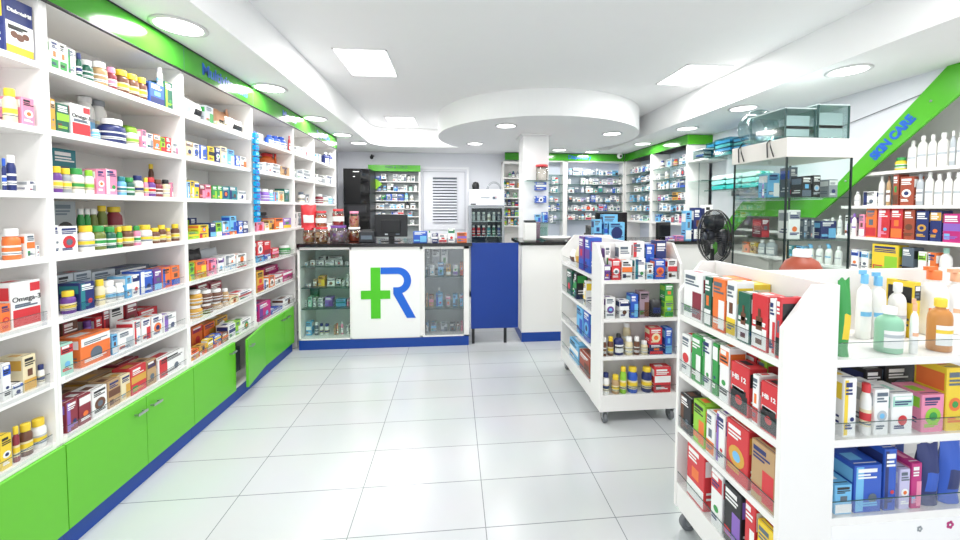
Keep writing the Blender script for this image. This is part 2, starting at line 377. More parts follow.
# ------------------------------------------------------------------ left counter
CZ = 1.07
t = thing('sales_counter', (-1.545, 3.94, 0), 'white sales counter with glass cases, green and blue logo, black top', 'counter')
W = 1.70
MB().box(0, W+.03, -.02, .62, CZ-.035, CZ, STONE()).build('countertop', t, .003)
MB().box(0, W-.004, .004, .6, 0, .1, KICK()).build('plinth', t)
LW = LAM()
b_ = MB()
for x0, x1 in ((.0, .02), (.5, .52), (1.2, 1.225), (W-.055, W)): b_.box(x0, x1, 0, .45, .1, CZ-.035, LW)
b_.box(0, W, 0, .45, .1, .113, LW).box(0, W, 0, .02, CZ-.06, CZ-.035, LW).box(.02, .5, .43, .45, .113, CZ-.06, mat('case_back', 'E2E8E5', .5)).box(1.225, W-.055, .43, .45, .113, CZ-.06, mat('case_back_dark', 'D6DBDD', .35))
b_.box(1.225, 1.245, 0, .02, .113, CZ-.06, LW)
b_.build('carcass', t)
MB().box(.5205, 1.1995, -.004, .012, .1135, CZ-.0605, mat('logo_panel', 'F4F4F2', .3)).build('logo_panel', t)
for zs in (.839, .623, .412): MB().box(.021, .499, .03, .42, zs-.008, zs, GSH()).build('glass_shelf', t); MB().box(.021, .499, .0265, .0295, zs-.009, zs, EDGE()).build('shelf_edge', t)
for zs in (.719, .385): MB().box(1.246, W-.0565, .03, .42, zs-.008, zs, GSH()).build('glass_shelf', t); MB().box(1.246, W-.0565, .0265, .0295, zs-.009, zs, EDGE()).build('shelf_edge', t)
MB().box(.021, .499, .008, .013, .114, CZ-.0605, GLS()).build('glass_door', t)
MB().box(1.246, W-.0565, .008, .013, .114, CZ-.0605, glass('reflective_glass', 'F5F7F8', .5)).build('glass_door', t)
# logo, local x = world + 1.545
LG = mat('logo_green', '4CC21C', .35); LB = mat('logo_blue', '0A62D2', .35)
mb = MB(); mb.box(.707, .803, -.0075, -.0045, .305, .826, LG); mb.box(.61, .9, -.0078, -.0045, .505, .592, LG); mb.build('green_cross', t, .0)
mb = MB()   # blue R: top bar, bowl, leg
outer = []; inner = []
cx, cz = .975, .69
for k in range(17):
    a = PI/2-PI*k/16; outer.append((cx+.135*math.cos(a), cz+.136*math.sin(a))); inner.append((cx+.062*math.cos(a), cz+.068*math.sin(a)))
poly = [(.806, .826), (.806, .758)]
mb.prism([(.806, .758), (cx, .758), (cx, .826), (.806, .826)], -.0075, -.0045, LB, 'y')
for k in range(16): mb.prism([outer[k], outer[k+1], inner[k+1], inner[k]], -.0075, -.0045, LB, 'y')
mb.prism([(.93, .554), (cx, .554), (cx, .622), (.93, .622)], -.0075, -.0045, LB, 'y')
mb.prism([(.93, .554), (.93, .622), (1.0, .6), (1.155, .305), (1.065, .305)], -.0079, -.0045, LB, 'y')
mb.build('blue_letter_r', t)
# blue gate
t = thing('swing_gate', (.175, 3.96, 0), 'blue flap gate on two black legs between the two counters', 'gate')
MB().box(0, .5, 0, .022, .165, 1.065, GATE()).build('gate_panel', t, .002)
for x in (.01, .35): MB().box(x, x+.03, .023, .05, .0, .5, DARK()).build('leg', t)
# right counter
t = thing('service_counter', (.715, 3.99, 0), 'white service counter with black top around the column', 'counter')
MB().box(-.02, 2.16, -.02, .62, CZ-.035, CZ, STONE()).build('countertop', t, .003)
MB().box(0, 2.15, 0, .018, .1, CZ-.035, LAM()).box(0, .018, .018, .6, .1, CZ-.035, LAM()).box(2.132, 2.15, .018, .6, .1, CZ-.035, LAM()).box(.018, 2.132, .58, .6, .1, CZ-.035, LAM()).build('body', t)
MB().box(.001, 2.149, -.004, .599, 0, .1, KICK()).build('plinth', t)
# ------------------------------------------------------------------ gondolas
def gondola(loc, rz, L, label):
    t = thing('display_gondola', loc, label, 'display shelf', 'white display gondolas on casters', rz)
    U, D, ZB, ZT, th = .275, .18, .088, 1.19, .018
    lam = LAM(); zs = (.958, .705, .455, .198)
    prof = [(0, ZB), (0, 1.06), (.10, ZT), (D, ZT), (D, ZB)]
    for u in (-U, U-th): MB().prism([(p[0], p[1]) for p in prof], u, u+th, lam, 'x').build('side_panel', t, .001)
    MB().box(-U+th, U-th, D-th, D, ZB, ZT, lam).build('end_board', t)
    MB().box(-.009, .009, D, L-th, ZB, ZT, lam).build('centre_board', t)
    far = [(-U, ZB), (-U, 1.06), (-U+.11, ZT), (U-.11, ZT), (U, 1.06), (U, ZB)]
    MB().prism([(p[0], p[1]) for p in far], L-th, L, lam, 'y').build('end_panel', t, .001)
    for z in zs:
        MB().box(-U+th, U-th, 0.002, D-th, z-.024, z, lam).build('shelf', t)
        MB().box(-U+th+.002, U-th-.002, .0025, .0055, z+.0005, z+.05, ACR()).box(-U+th+.002, U-th-.002, .0025, .0055, z+.05, z+.0512, EDGE()).build('acrylic_lip', t)
        for sg in (-1, 1):
            x0, x1 = sorted((sg*.009, sg*(U-.002)))
            MB().box(x0, x1, D, L-th, z-.024, z, lam).build('shelf', t)
            x0, x1 = sorted((sg*(U-.0065), sg*(U-.0035)))
            MB().box(x0, x1, D+.002, L-th-.002, z+.0005, z+.05, ACR()).box(x0, x1, D+.002, L-th-.002, z+.05, z+.0512, EDGE()).build('acrylic_lip', t)
    MB().box(-U+th, U-th, .004, .02, ZB, .174, lam).build('kick_panel', t)
    for sg in (-1, 1):
        x0, x1 = sorted((sg*(U-.02), sg*(U-.004)))
        MB().box(x0, x1, D, L-th, ZB, .174, lam).build('kick_panel', t)
    for u in (-U+.045, U-.045):
        for v in (.035, L-.05):
            c = bpy.data.objects.new('caster', None)
            c = MB().box(u-.022, u+.022, v-.022, v+.022, .08, .0875, METAL()).prism([(v-.02, .08), (v+.02, .08), (v+.012, .03), (v-.004, .03)], u-.017, u-.014, METAL(), 'x').prism([(v-.02, .08), (v+.02, .08), (v+.012, .03), (v-.004, .03)], u+.014, u+.017, METAL(), 'x').build('caster', t)
            M = Matrix.Translation((u, v+.004, .0365)) @ Matrix.Rotation(PI/2, 4, 'Y')
            MB().lathe([(.02, -.012), (.034, -.012), (.036, -.008), (.036, .008), (.034, .012), (.02, .012)], mat('grey_rubber', '6E7175', .6), 20, M=M).lathe([(.014, -.0125), (.014, .0125)], METAL(), 12, M=M).build('wheel', c)
    return t
g1 = gondola((1.225, 2.38, 0), 0, .93, 'middle white display gondola on casters, in front of the right counter')
g2 = gondola((.99, 1.325, 0), -PI/2, 1.35, 'front white display gondola on casters, nearest the camera at right')
# front panel with floral decals on gondola 2 (its -Y long side)
dp = MB().box(.2615, .2748, .1803, 1.3318, .2, .4308, mat('decal_panel', 'F4F3F3', .35)).build('decal_panel', g2)
for (v, z, s, c) in [(.60, .405, .008, 'magenta'), (.49, .40, .006, 'grey'), (.30, .36, .004, 'grey'), (.72, .38, .009, 'silver')]:
    mb = MB(); n = 10
    mb.add([(.2754, v+s*.5*math.cos(2*PI*i/n), z+s*.5*math.sin(2*PI*i/n)) for i in range(n)], [tuple(range(n))], ink('white'))
    for k in range(5):
        a = 2*PI*k/5
        mb.add([(.2752, v+s*math.cos(a)+s*.8*math.cos(2*PI*i/n), z+s*math.sin(a)+s*.8*math.sin(2*PI*i/n)) for i in range(n)], [tuple(range(n))], ink(c))
    mb.build('flower_decal', dp)
# big brown bottle behind gondola end board
def lotion(loc, r, h, a, b, lab, grp=None, name='lotion_bottle', sy=.8):
    t = MB().lathe([(r*.9, 0), (r, h*.03), (r, h*.5), (r*.93, h*.72), (r*.7, h*.84), (r*.35, h*.9), (r*.3, h*.93)], ink(a), 28, sy=sy).build(name)
    t.location = loc; tag(t, lab, 'bottle', grp)
    MB().lathe([(r*.36, h*.9), (r*.36, h*.98), (r*.3, h), (.0005, h)], ink(b), 20).build('cap', t)
    return t
o = lotion((1.405, 1.42, .9585), .085, .30, 'rust', 'white', 'big rust brown bottle with white cap rising behind the front gondola')
# ------------------------------------------------------------------ skin care wall
t = thing('wall_shelving', (3.3, -1.0, 0), 'white wall shelving on the right under the green skin care band', 'shelving')
MB().box(.31, .325, 0, 5.64, 0, ZS-.001, mat('shelving_back', 'EDEBE8', .5)).build('back_panel', t)
MB().box(0.001, .31, 5.62, 5.638, 0, .93, LAM()).build('side_panel', t)
for z, ye in ((1.97, 2.4), (1.715, 2.86), (1.452, 2.98), (1.2, 4.25), (.93, 4.5), (.65, 4.6), (.35, 4.6)):
    if z == 1.97: continue
    MB().box(0, .31, 0, ye+1, z-.024, z, LAM()).build('shelf', t)
t = thing('skin_care_band', (3.3, 0, 0), 'angular green band sign reading SKIN CARE on the right wall', 'sign')
mb = MB(); BG = mat('green_band_laminate', '4FB01E', .25)
band_out = [(2.16, ZS-.002), (2.29, ZS-.002), (3.13, 1.51), (4.08, 1.51), (4.62, .97), (4.62, .78), (4.02, 1.345), (3.20, 1.345), (2.2, 2.19), (2.16, 2.23)]
MB().prism([band_out[0], band_out[1], band_out[2], band_out[7], band_out[8], band_out[9]], -.02, 0, BG).build('diagonal_panel', t)
MB().prism([band_out[2], band_out[3], band_out[6], band_out[7]], -.02, 0, BG).build('horizontal_panel', t)
MB().prism([band_out[3], band_out[4], band_out[5], band_out[6]], -.02, 0, BG).build('lower_panel', t)
# lettering along the diagonal; the panel faces -X, reading direction is towards -Y and up
o = text('SKIN CARE', .088, BLUE(), t, (-.0215, 2.60, 1.955), (0, 0, 0), .001, bold=.0055, squash=.85)
ang = math.atan2(2.38-1.51, 3.13-2.29)
dv = Vector((0, -math.cos(ang), math.sin(ang))); nv = Vector((-1, 0, 0)); upv = nv.cross(dv)
R3 = Matrix((dv, upv, nv)).transposed(); o.rotation_euler = R3.to_euler()
for y, z in ((2.93, 1.66), (2.37, 2.17)): MB().lathe([(.008, 0), (.008, .003), (.0005, .004)], METAL(), 10, M=Matrix.Translation((-.0205, y, z)) @ Matrix.Rotation(-PI/2, 4, 'Y')).build('screw', t)
cb = MB().tube([(3.287, 2.25+.17*k, 2.27-.03*k-.012*math.sin(k/9*PI)) for k in range(10)], .003, mat('grey_cable', '55585C', .5)).build('wall_cable'); tag(cb, 'thin grey cable running along the right wall above the showcase', 'cable')
# ------------------------------------------------------------------ glass tower
TX, TY, TS = 2.205, 2.36, .485
t = thing('showcase_tower', (TX, TY, 0), 'tall square glass showcase tower with white header box', 'display case')
MB().box(-.01, TS+.01, -.01, TS+.01, 1.77, 1.897, mat('header_white', 'F1ECE6', .4)).build('header_box', t, .002)
MB().box(0, TS, 0, TS, 0, .45, LAM()).build('base', t, .002)
for x, y in ((0, 0), (TS-.01, 0), (0, TS-.01), (TS-.01, TS-.01)): MB().box(x, x+.01, y, y+.01, .45, 1.77, mat('showcase_frame', '34403F', .3, metal=.6)).build('corner_post', t)
for a in (((.01, .004), (TS-.01, .004)), ((.004, .01), (.004, TS-.01)), ((TS-.004, .01), (TS-.004, TS-.01)), ((.01, TS-.004), (TS-.01, TS-.004))):
    MB().add([(a[0][0], a[0][1], .4505), (a[1][0], a[1][1], .4505), (a[1][0], a[1][1], 1.7695), (a[0][0], a[0][1], 1.7695)], [(0, 1, 2, 3)], GLS()).build('glass_pane', t)
for z in (1.505, 1.215, .93, .68): MB().box(.008, TS-.008, .008, TS-.008, z-.008, z, GSH()).build('glass_shelf', t); MB().box(.012, TS-.012, .009, .012, z-.0075, z-.0005, EDGE()).build('shelf_edge', t) if False else None
def binder(y, lab):
    o = MB().tube([(TX-.016, TY+y, 1.78), (TX-.03, TY+y+.012, 1.85), (TX-.022, TY+y+.03, 1.90), (TX+.0, TY+y+.04, 1.925), (TX-.02, TY+y+.055, 1.88), (TX-.018, TY+y+.05, 1.78)], .004, DARK(), 6).build('cable_loop'); tag(o, lab, 'cable', 'dark loops over the showcase header')
binder(.09, 'dark cable loop over the showcase header, the one nearer the front corner'); binder(.36, 'dark cable loop over the showcase header, the one nearer the wall')
# clear plastic organisers on top
PLS = glass('clear_plastic', 'DCEBEA', .5, .08)
def clearbox(loc, w, d, h, lab, inner, nm='plastic_organizer', rz=0):
    t = thing(nm, loc, lab, 'storage box', 'clear plastic boxes on the showcase', rz)
    m = MB().add([(0, 0, 0), (w, 0, 0), (w, d, 0), (0, d, 0), (0, 0, h), (w, 0, h), (w, d, h), (0, d, h)], [(0, 1, 2, 3), (0, 1, 5, 4), (1, 2, 6, 5), (2, 3, 7, 6), (3, 0, 4, 7)], PLS)
    m.build('box_shell', t)
    MB().box(-.005, w+.005, -.005, d+.005, h, h+.008, mat('frosted_lid', 'C9D8D8', .4)).build('box_lid', t)
    MB().box(.02, w-.02, .02, d-.02, h*.35, h*.35+.02, ink(inner)).box(.02, w-.02, .02, .024, .02, h*.8, mat('frosted', 'DDE6E6', .5)).build('divider_tray', t)
    for x in (-.005, w-.005): 
        MB().box(x, x+.01, -.007, 0, 0, h, EDGE()).build('edge_strip', t)
clearbox((2.22, 2.40, 1.898), .22, .3, .2, 'left clear plastic organizer with green tray on the showcase', 'forest')
clearbox((2.46, 2.40, 1.898), .23, .3, .23, 'right clear plastic organizer on the showcase, nearest the wall', 'sage')
o = MB().lathe([(.13, -.05), (.14, -.03), (.14, .03), (.13, .05), (.10, .055), (.10, -.055), (.13, -.05)], PLS, 28, M=Matrix.Translation((2.33, 2.76, 2.04)) @ Matrix.Rotation(PI/2, 4, 'X') , caps=False).build('plastic_ring_case'); tag(o, 'round clear plastic case on the showcase, left behind the organizers', 'storage box')
# black scale / device hanging under header
# wall glass shelf with teal packs
t = thing('wall_shelf', (3.0, 3.15, 1.635), 'dark edged glass wall shelf holding folded teal packs', 'shelf')
MB().box(0, .295, 0, 1.2, 0, .01, GSH()).build('glass_shelf', t); MB().box(-.003, -.0005, 0, 1.2, 0, .01, EDGE()).build('shelf_edge', t)
for y in (.2, 1.0): MB().prism([(0.0, 0)]*0 or [(y, -.001), (y+.012, -.001), (y+.012, -.06), (y, -.06)], .2, .294, METAL()).build('bracket', t)
TEAL = [mat('teal_wrap', '2BB5B0', .3), mat('aqua_wrap', '8FE0D6', .3), mat('pale_wrap', 'D5F1EE', .3)]
k = 0
for y, n in ((4.17, 3), (3.93, 3), (3.69, 3), (3.45, 2)):
    for j in range(n):
        rr = random.Random(k); mb = MB(); w = .22; h = .055
        for q in range(4):
            mb.lathe([(.001, -w/2), (h*.42, -w/2+.008), (h*.5, 0), (h*.42, w/2-.008), (.001, w/2)], TEAL[(k+q) % 3], 10, M=Matrix.Translation((.035+.05*q, 0, h*.5)) @ Matrix.Rotation(PI/2, 4, 'X'))
        mb.box(.01, .22, -w/2+.02, w/2-.02, .004, h*.8, TEAL[k % 3])
        o = mb.build('diaper_pack'); o.location = (3.02, y, 1.6455+j*(h+.001))
        tag(o, 'teal folded pack, %s of its pile, %s pile on the wall glass shelf' % (['bottom', 'middle', 'top'][j], ['leftmost', 'second', 'third', 'rightmost'][[4.17, 3.93, 3.69, 3.45].index(y)]), 'pack', 'folded teal packs'); k += 1
# ------------------------------------------------------------------ rear right dispensary shelving (faces -X)
FZ = (2.25, 2.372)
def bay_right(y0, y1, lab):
    t = thing('dispensary_bay', (2.98, y0, 0), lab, 'shelving', 'right dispensary bays'); L = y1-y0
    for y in (0, L-.03): MB().box(0, .3, y, y+.0295, 0, 2.25, LAM()).build('side_panel', t)
    MB().box(.28, .3, .0295, L-.03, 0, 2.25, mat('shelving_back_blue', 'D3DAE8', .4)).build('back_panel', t)
    for z in (2.014, 1.853, 1.707, 1.545, 1.391): MB().box(.015, .279, .03, L-.031, z-.008, z, GSH()).build('glass_shelf', t); MB().box(.012, .0145, .03, L-.031, z-.009, z, EDGE()).build('shelf_edge', t)
    MB().box(0, .279, .03, L-.031, 1.205, 1.235, LAM()).build('shelf', t); MB().box(0.02, .279, .03, L-.031, .55, .58, LAM()).build('shelf', t)
bay_right(4.67, 5.57, 'right wall dispensary bay nearer the camera'); bay_right(5.575, 6.47, 'right wall dispensary bay in the far corner')
t = thing('fascia_sign', (2.97, 4.66, 0), 'green fascia over the right dispensary bays, turning the near corner', 'sign')
MB().box(0, .012, 0, 1.8, *FZ, GREEN()).build('panel', t); MB().box(0, .34, -.012, 0, *FZ, BG).build('end_panel', t)
MB().box(-.003, .012, 0, 1.8, FZ[1], FZ[1]+.006, DARK()).build('dark_trim', t)
# end shelves facing camera on the near end
t = thing('end_wall_shelf', (2.98, 4.36, 0), 'white shelf with thin glass shelf on the near end of the right bays', 'shelf')
MB().box(0, .315, .0, .2985, 2.015, 2.035, LAM()).build('upper_shelf', t); MB().box(0, .315, .02, .2985, 1.765, 1.773, GSH()).build('glass_shelf', t); MB().box(.15, .156, .29, .2985, 1.24, 2.015, METAL()).build('upright_rail', t)
MB().box(0, .315, .017, .0195, 1.764, 1.774, EDGE()).build('shelf_edge', t)
# boxes on it
def simple_box(name, x, y, z, w, d, h, a, b, lab, cat, grp=None, rz=0, i=0):
    o = carton(w, d, h, a, b, random.Random(i), '').build(name); o.location = (x, y, z); o.rotation_euler[2] = rz; return tag(o, lab, cat, grp)
clearbox((3.0, 4.38, 2.0355), .13, .2, .11, 'small translucent box with blue inside at the end wall shelf', 'blue')
PB = glass('aqua_plastic', 'A8DDE6', .4, .1)
def aqua(loc, w, d, h, lab, rz=0):
    t = thing('aqua_pack', loc, lab, 'pack', 'aqua plastic packs', rz)
    MB().box(-w/2, w/2, -d/2, d/2, 0, h, PB).build('clear_cover', t)
    mb = MB()
    for k in range(4): mb.box(-w/2+.01, w/2-.01, -d/2+.01, d/2-.01, .01+k*h*.23, .01+k*h*.23+h*.15, ink('skyblue' if k % 2 else 'mint'))
    mb.build('folded_contents', t)
aqua((3.2, 4.46, 2.0355), .14, .14, .2, 'aqua plastic pack standing on the end wall shelf')
t2 = thing('wall_shelf', (3.04, 3.3, 2.02), 'upper glass shelf on the right wall holding aqua packs', 'shelf')
MB().box(0, .258, 0, 1.04, 0, .01, GSH()).build('glass_shelf', t2); MB().box(-.003, -.0005, 0, 1.04, 0, .01, EDGE()).build('shelf_edge', t2)
aqua((3.16, 4.15, 2.031), .2, .26, .2, 'aqua plastic pack on the upper glass wall shelf, left'); aqua((3.16, 3.85, 2.031), .2, .26, .17, 'aqua plastic pack on the upper glass wall shelf, centre'); aqua((3.16, 3.55, 2.031), .2, .26, .14, 'aqua plastic pack on the upper glass wall shelf, right')
# ------------------------------------------------------------------ rear wall glass shelving
t = thing('dispensary_wall_shelving', (1.24, 6.48, 0), 'rear wall unit of glass shelves under the green fascia', 'shelving')
for x in (.0, .64, 1.72): MB().box(x, x+.075 if x == .64 else x+.02, 0, .21, 0, 2.25, LAM()).build('side_panel', t)
MB().box(.0, 1.74, .2, .215, 0, 2.25, mat('shelving_back_blue', 'D3DAE8', .4)).build('back_panel', t)
MB().box(0, 1.74, 0, .199, 2.235, 2.25, LAM()).build('top_panel', t)
for z in (2.011, 1.85, 1.704, 1.542, 1.388, 1.232):
    for x0, x1 in ((.021, .639), (.716, 1.719)):
        MB().box(x0, x1, .02, .199, z-.008, z, GSH()).build('glass_shelf', t); MB().box(x0, x1, .017, .0195, z-.009, z, EDGE()).build('shelf_edge', t)
t = thing('fascia_sign', (.86, 6.465, 0), 'green fascia above the rear glass shelving, lamp reflections in it', 'sign')
MB().box(0, 2.105, 0, .012, *FZ, GREEN()).build('panel', t); MB().box(0, 2.105, -.003, .012, FZ[1], FZ[1]+.006, DARK()).build('dark_trim', t)
text('Dispensary', .09, BLUE(), t, (1.3, -.001, 2.31), depth=.0006, bold=.002)
# security camera in the corner
t = thing('security_camera', (2.82, 6.33, 2.33), 'small white dome camera in the rear right ceiling corner', 'camera')
MB().box(-.03, .03, -.03, .03, .03, .0495, ink('white')).build('mount', t); MB().lathe([(.001, -.05), (.03, -.04), (.045, -.01), (.045, .02), (.03, .03)], ink('white'), 16).build('housing', t)
MB().lathe([(.001, 0), (.02, 0), (.02, .012), (.001, .014)], DARK(), 14, M=Matrix.Translation((0, -.036, -.01)) @ Matrix.Rotation(PI/2, 4, 'X')).build('lens', t)
t = thing('security_camera', (-1.36, 6.55, 2.27), 'small black camera on the rear wall above the black rack', 'camera')
MB().lathe([(.001, -.03), (.025, -.02), (.03, .01), (.02, .03)], DARK(), 14).build('housing', t); MB().box(-.012, .012, 0, .15, .03, .05, DARK()).build('bracket', t)
# white rack left of the column
t = thing('white_rack', (.82, 6.42, 0), 'tall white rack of packs between the fridge and the column', 'shelving')
RX = .4
for x in (0, RX-.02): MB().box(x, x+.02, 0, .27, 0, 2.22, LAM()).build('side_panel', t)
MB().box(0, RX, -.005, .27, 2.1805, 2.225, LAM()).build('header', t, .01); MB().box(.02, RX-.02, .25, .265, .1, 2.18, LAM()).build('back_panel', t)
for z in (1.95, 1.775, 1.612, 1.469, 1.298, 1.14, .8, .4): MB().box(.0205, RX-.0205, .01, .249, z-.02, z, LAM()).build('shelf', t)
# fridge
t = thing('display_fridge', (.245, 6.08, 0), 'glass door drinks fridge with white lit header behind the gate', 'fridge')
FW = .56
MB().box(0, FW, 0, .55, 1.47, 1.73, mat('fridge_white', 'EDF1F8', .35)).build('header', t, .008)
MB().box(0, .03, .03, .55, .02, 1.47, ink('silver')).box(FW-.03, FW, .03, .55, .02, 1.47, ink('silver')).box(0, FW, .5, .55, .02, 1.47, ink('slate')).box(0, FW, .03, .55, 0, .12, ink('slate')).build('cabinet', t)
m = MB()
for a in ((0, .035, .1, 1.465), (FW-.035, FW, .1, 1.465), (.035, FW-.035, 1.43, 1.465), (.035, FW-.035, .1, .14)): m.box(a[0], a[1], 0, .028, a[2], a[3], ink('grey'))
d = m.build('door', t); MB().box(.0355, FW-.0355, .01, .016, .1405, 1.4295, GLS()).build('door_glass', d); MB().box(.008, .02, -.02, -.0, .7, 1.1, METAL()).build('door_handle', d)
for z in (1.22, .98, .74, .5): MB().box(.031, FW-.031, .06, .49, z-.01, z, ink('silver')).build('wire_shelf', t)
MB().box(.18, .32, -.002, -.0005, 1.592, 1.602, ink('slate')).build('faint_print', t); MB().box(.37, .41, -.003, -.0005, 1.575, 1.615, ink('slate')).box(.415, .43, -.003, -.0005, 1.575, 1.59, ink('slate')).box(.415, .43, -.003, -.0005, 1.6, 1.615, ink('red')).build('logo_mark', t); MB().box(.02, .1, -.003, -.0005, 1.485, 1.505, ink('black')).build('display', t)
cols = ['red', 'red', 'maroon', 'teal', 'forest', 'navy', 'silver', 'silver', 'grey', 'white', 'silver', 'slate']
for r, z in enumerate((1.22, .98)):
    for k in range(6):
        c = cols[(0 if r else 6)+k]; x = .245+.07+k*.083; hh = .17 if r else .15
        body, cap, lb = small_bottle(.055, .055, hh, c, 'white' if c != 'white' else 'grey', 0)
        o = body.build('drink_bottle'); o.location = (x, 6.17, z+.0005); cap.build('cap', o); lb.build('paper_label', o)
        tag(o, '%s bottle, %s from left on the %s fridge shelf' % (c, ['first', 'second', 'third', 'fourth', 'fifth', 'sixth'][k], ['top', 'second'][r]), 'bottle', 'bottles in the fridge')
o = MB().lathe([(.05, 0), (.058, .02), (.06, .08), (.045, .12), (.0005, .135)], DARK(), 20).build('black_canister'); o.location = (.355, 6.3, 1.7305); tag(o, 'rounded black canister on top of the fridge', 'canister')
t = thing('cable_coil', (.66, 6.3, 1.7305), 'grey looped cable coil on the right of the fridge top', 'cable')
for k, r in enumerate((.1, .118)): MB().tube([(r*math.cos(PI*i/14), .02*k, r*1.1*math.sin(PI*i/14)+.006) for i in range(15)], .006, ink('grey')).build('loop', t)
# ------------------------------------------------------------------ louvred door, back display, black rack
t = struct('door_1', MB().box(-.56, .225, 6.66, 6.6995, 0, 2.1, mat('door_paint', 'DFE0E6', .45)))
fr = MB()
for a in ((-.60, -.56, 0, 2.14), (.225, .262, 0, 2.14), (-.56, .225, 2.1, 2.14)): fr.box(a[0], a[1], 6.64, 6.6995, a[2], a[3], mat('door_frame_paint', 'EDEEF2', .45))
struct('trim_2', fr)
DP = mat('door_paint', 'DFE0E6', .45)
m = MB().box(-.375, -.36, -.006, 0, 1.17, 1.98, DP).box(.05, .065, -.006, 0, 1.17, 1.98, DP).box(-.36, .05, -.006, 0, 1.96, 1.98, DP).box(-.36, .05, -.006, 0, 1.17, 1.19, DP)
for k in range(15):
    z = 1.2+k*.05
    m.prism([(-.025, z), (0.0, z+.026), (0.0, z+.02), (-.025, z-.006)], -.36, .05, mat('louvre_paint', 'D6D8DF', .4), 'x')
m.box(-.36, .05, .0, .002, 1.19, 1.96, mat('louvre_gap', '5E636C', .7))
for a in ((-.53, -.522, .1, 2.06), (.187, .195, .1, 2.06), (-.522, .187, 2.052, 2.06), (-.522, .187, 1.05, 1.058)): m.box(a[0], a[1], -.003, .001, a[2], a[3], mat('door_groove', 'A9ACB4', .5))
lv = m.build('louvre', t); lv.location = (0, 6.657, 0)
t = thing('back_display', (-1.42, 6.56, 0), 'back display shelves under the small green fascia behind the till', 'shelving')
for x in (.06, .83): MB().box(x, x+.025, 0, .13, 0, 2.04, LAM()).build('side_panel', t)
MB().box(.06, .855, .1305, .139, 0, 2.04, mat('display_back', '9FA6A6', .4)).build('back_panel', t)
for z in (1.876, 1.716, 1.556, 1.421, 1.29, 1.15): MB().box(.0855, .8295, .01, .13, z-.012, z, LAM()).build('shelf', t)
MB().box(0, .86, -.01, .0, 2.045, 2.15, BG).build('fascia', t); MB().box(.06, .855, 0, .13, 2.045, 2.06, DARK()).build('dark_trim', t)
text('PAIN & COLD', .06, mat('dark_blue_ink', '1B3A55', .4), t, (.46, -.0115, 2.115))
o = MB().add([(0, -.002, -.09), (.1, -.002, 0), (0, -.002, .09), (-.06, -.002, 0), (0, .002, -.09), (.1, .002, 0), (0, .002, .09), (-.06, .002, 0)], [(0, 1, 2, 3), (7, 6, 5, 4), (0, 4, 5, 1), (1, 5, 6, 2), (2, 6, 7, 3), (3, 7, 4, 0)], ink('lime')).build('arrow_sign'); o.location = (-1.29, 6.545, 1.83); tag(o, 'yellow green arrow sign at the left of the back display', 'sign')
t = thing('equipment_rack', (-1.70, 6.1, 0), 'tall black equipment rack in the rear left corner', 'rack')
MB().box(0, .4, .02, .45, 0, 2.04, DARK()).build('body', t, .004); MB().box(.005, .395, 0, .0195, 1.5, 2.035, mat('gloss_black', '07080B', .08)).build('upper_door', t)
MB().box(.06, .34, .0, .0195, 1.36, 1.47, mat('rack_grey', '2B2C30', .4)).build('vent_panel', t); MB().box(.02, .38, .0, .0195, 1.1, 1.3, mat('gloss_black', '07080B', .08)).build('screen', t); MB().box(.16, .38, .0, .0195, .96, 1.08, mat('rack_red', '5A1A22', .4)).build('red_panel', t)
MB().box(.15, .24, -.004, -.0005, 1.985, 1.995, ink('white')).box(.15, .18, -.004, -.0005, 1.91, 1.92, ink('white')).build('sticker', t)
# cabinet at far end of left wall
o = MB().box(-1.945, -1.85, 5.45, 6.05, 0, 1.82, mat('grey_panel', '8E949C', .5)).build('grey_panel'); tag(o, 'grey panel standing between the shelving and the black rack', 'panel')
# ------------------------------------------------------------------ monitors and counter things
def monitor(loc, w, h, lab, rz=0, back=True):
    t = thing('monitor', loc, lab, 'monitor', None, rz)
    MB().box(-w/2, w/2, 0, .03, .05, .05+h, DARK()).build('housing', t, .006)
    if back: MB().box(-w*.3, w*.3, -.012, 0, .09, .05+h*.75, mat('monitor_back', '0E1014', .45)).build('rear_cover', t, .004); MB().box(-.06, -.03, -.0135, -.0125, .07, .085, ink('silver')).box(.05, .09, -.003, -.0005, .07, .085, ink('slate')).build('sticker', t)
    else: MB().box(-w/2+.012, w/2-.012, -.002, -.0005, .065, .04+h, mat('screen_off', '0D1015', .15)).build('screen', t)
    MB().box(-.03, .03, .03, .06, .006, .2, DARK()).build('stand', t); MB().box(-.1, .1, -.02, .13, 0, .006, DARK()).build('foot', t)
monitor((-.67, 4.16, CZ+.0005), .345, .24, 'black till monitor seen from behind on the left counter')
monitor((2.02, 4.75, 1.0), .42, .33, 'black monitor on the desk right of the column, left of the blue packs', 0, False)
monitor((2.75, 4.78, 1.0), .3, .2, 'small black monitor under the right dispensary shelf', .5, False)
t = thing('back_desk', (1.5, 4.68, 0), 'low white desk behind the service counter carrying monitors', 'desk')
MB().box(0, 1.36, 0, .5, .975, .9995, LAM()).build('desk_top', t)
for x in (0, 1.33): MB().box(x, x+.03, 0.01, .49, 0, .975, LAM()).build('leg', t)
t = thing('receipt_printer', (-.905, 4.07, CZ+.0005), 'small dark grey receipt printer left of the till monitor', 'printer')
MB().box(-.075, .075, 0, .13, 0, .11, mat('printer_grey', '2E3136', .4)).build('body', t, .006); MB().box(-.06, .06, .03, .1, .11, .125, DARK()).build('lid', t, .003); MB().box(-.055, .055, -.002, -.0005, .03, .07, ink('slate')).build('front_panel', t)
t = thing('card_terminal', (1.62, 4.2, CZ+.0005), 'black till device on the service counter right of the tray', 'till')
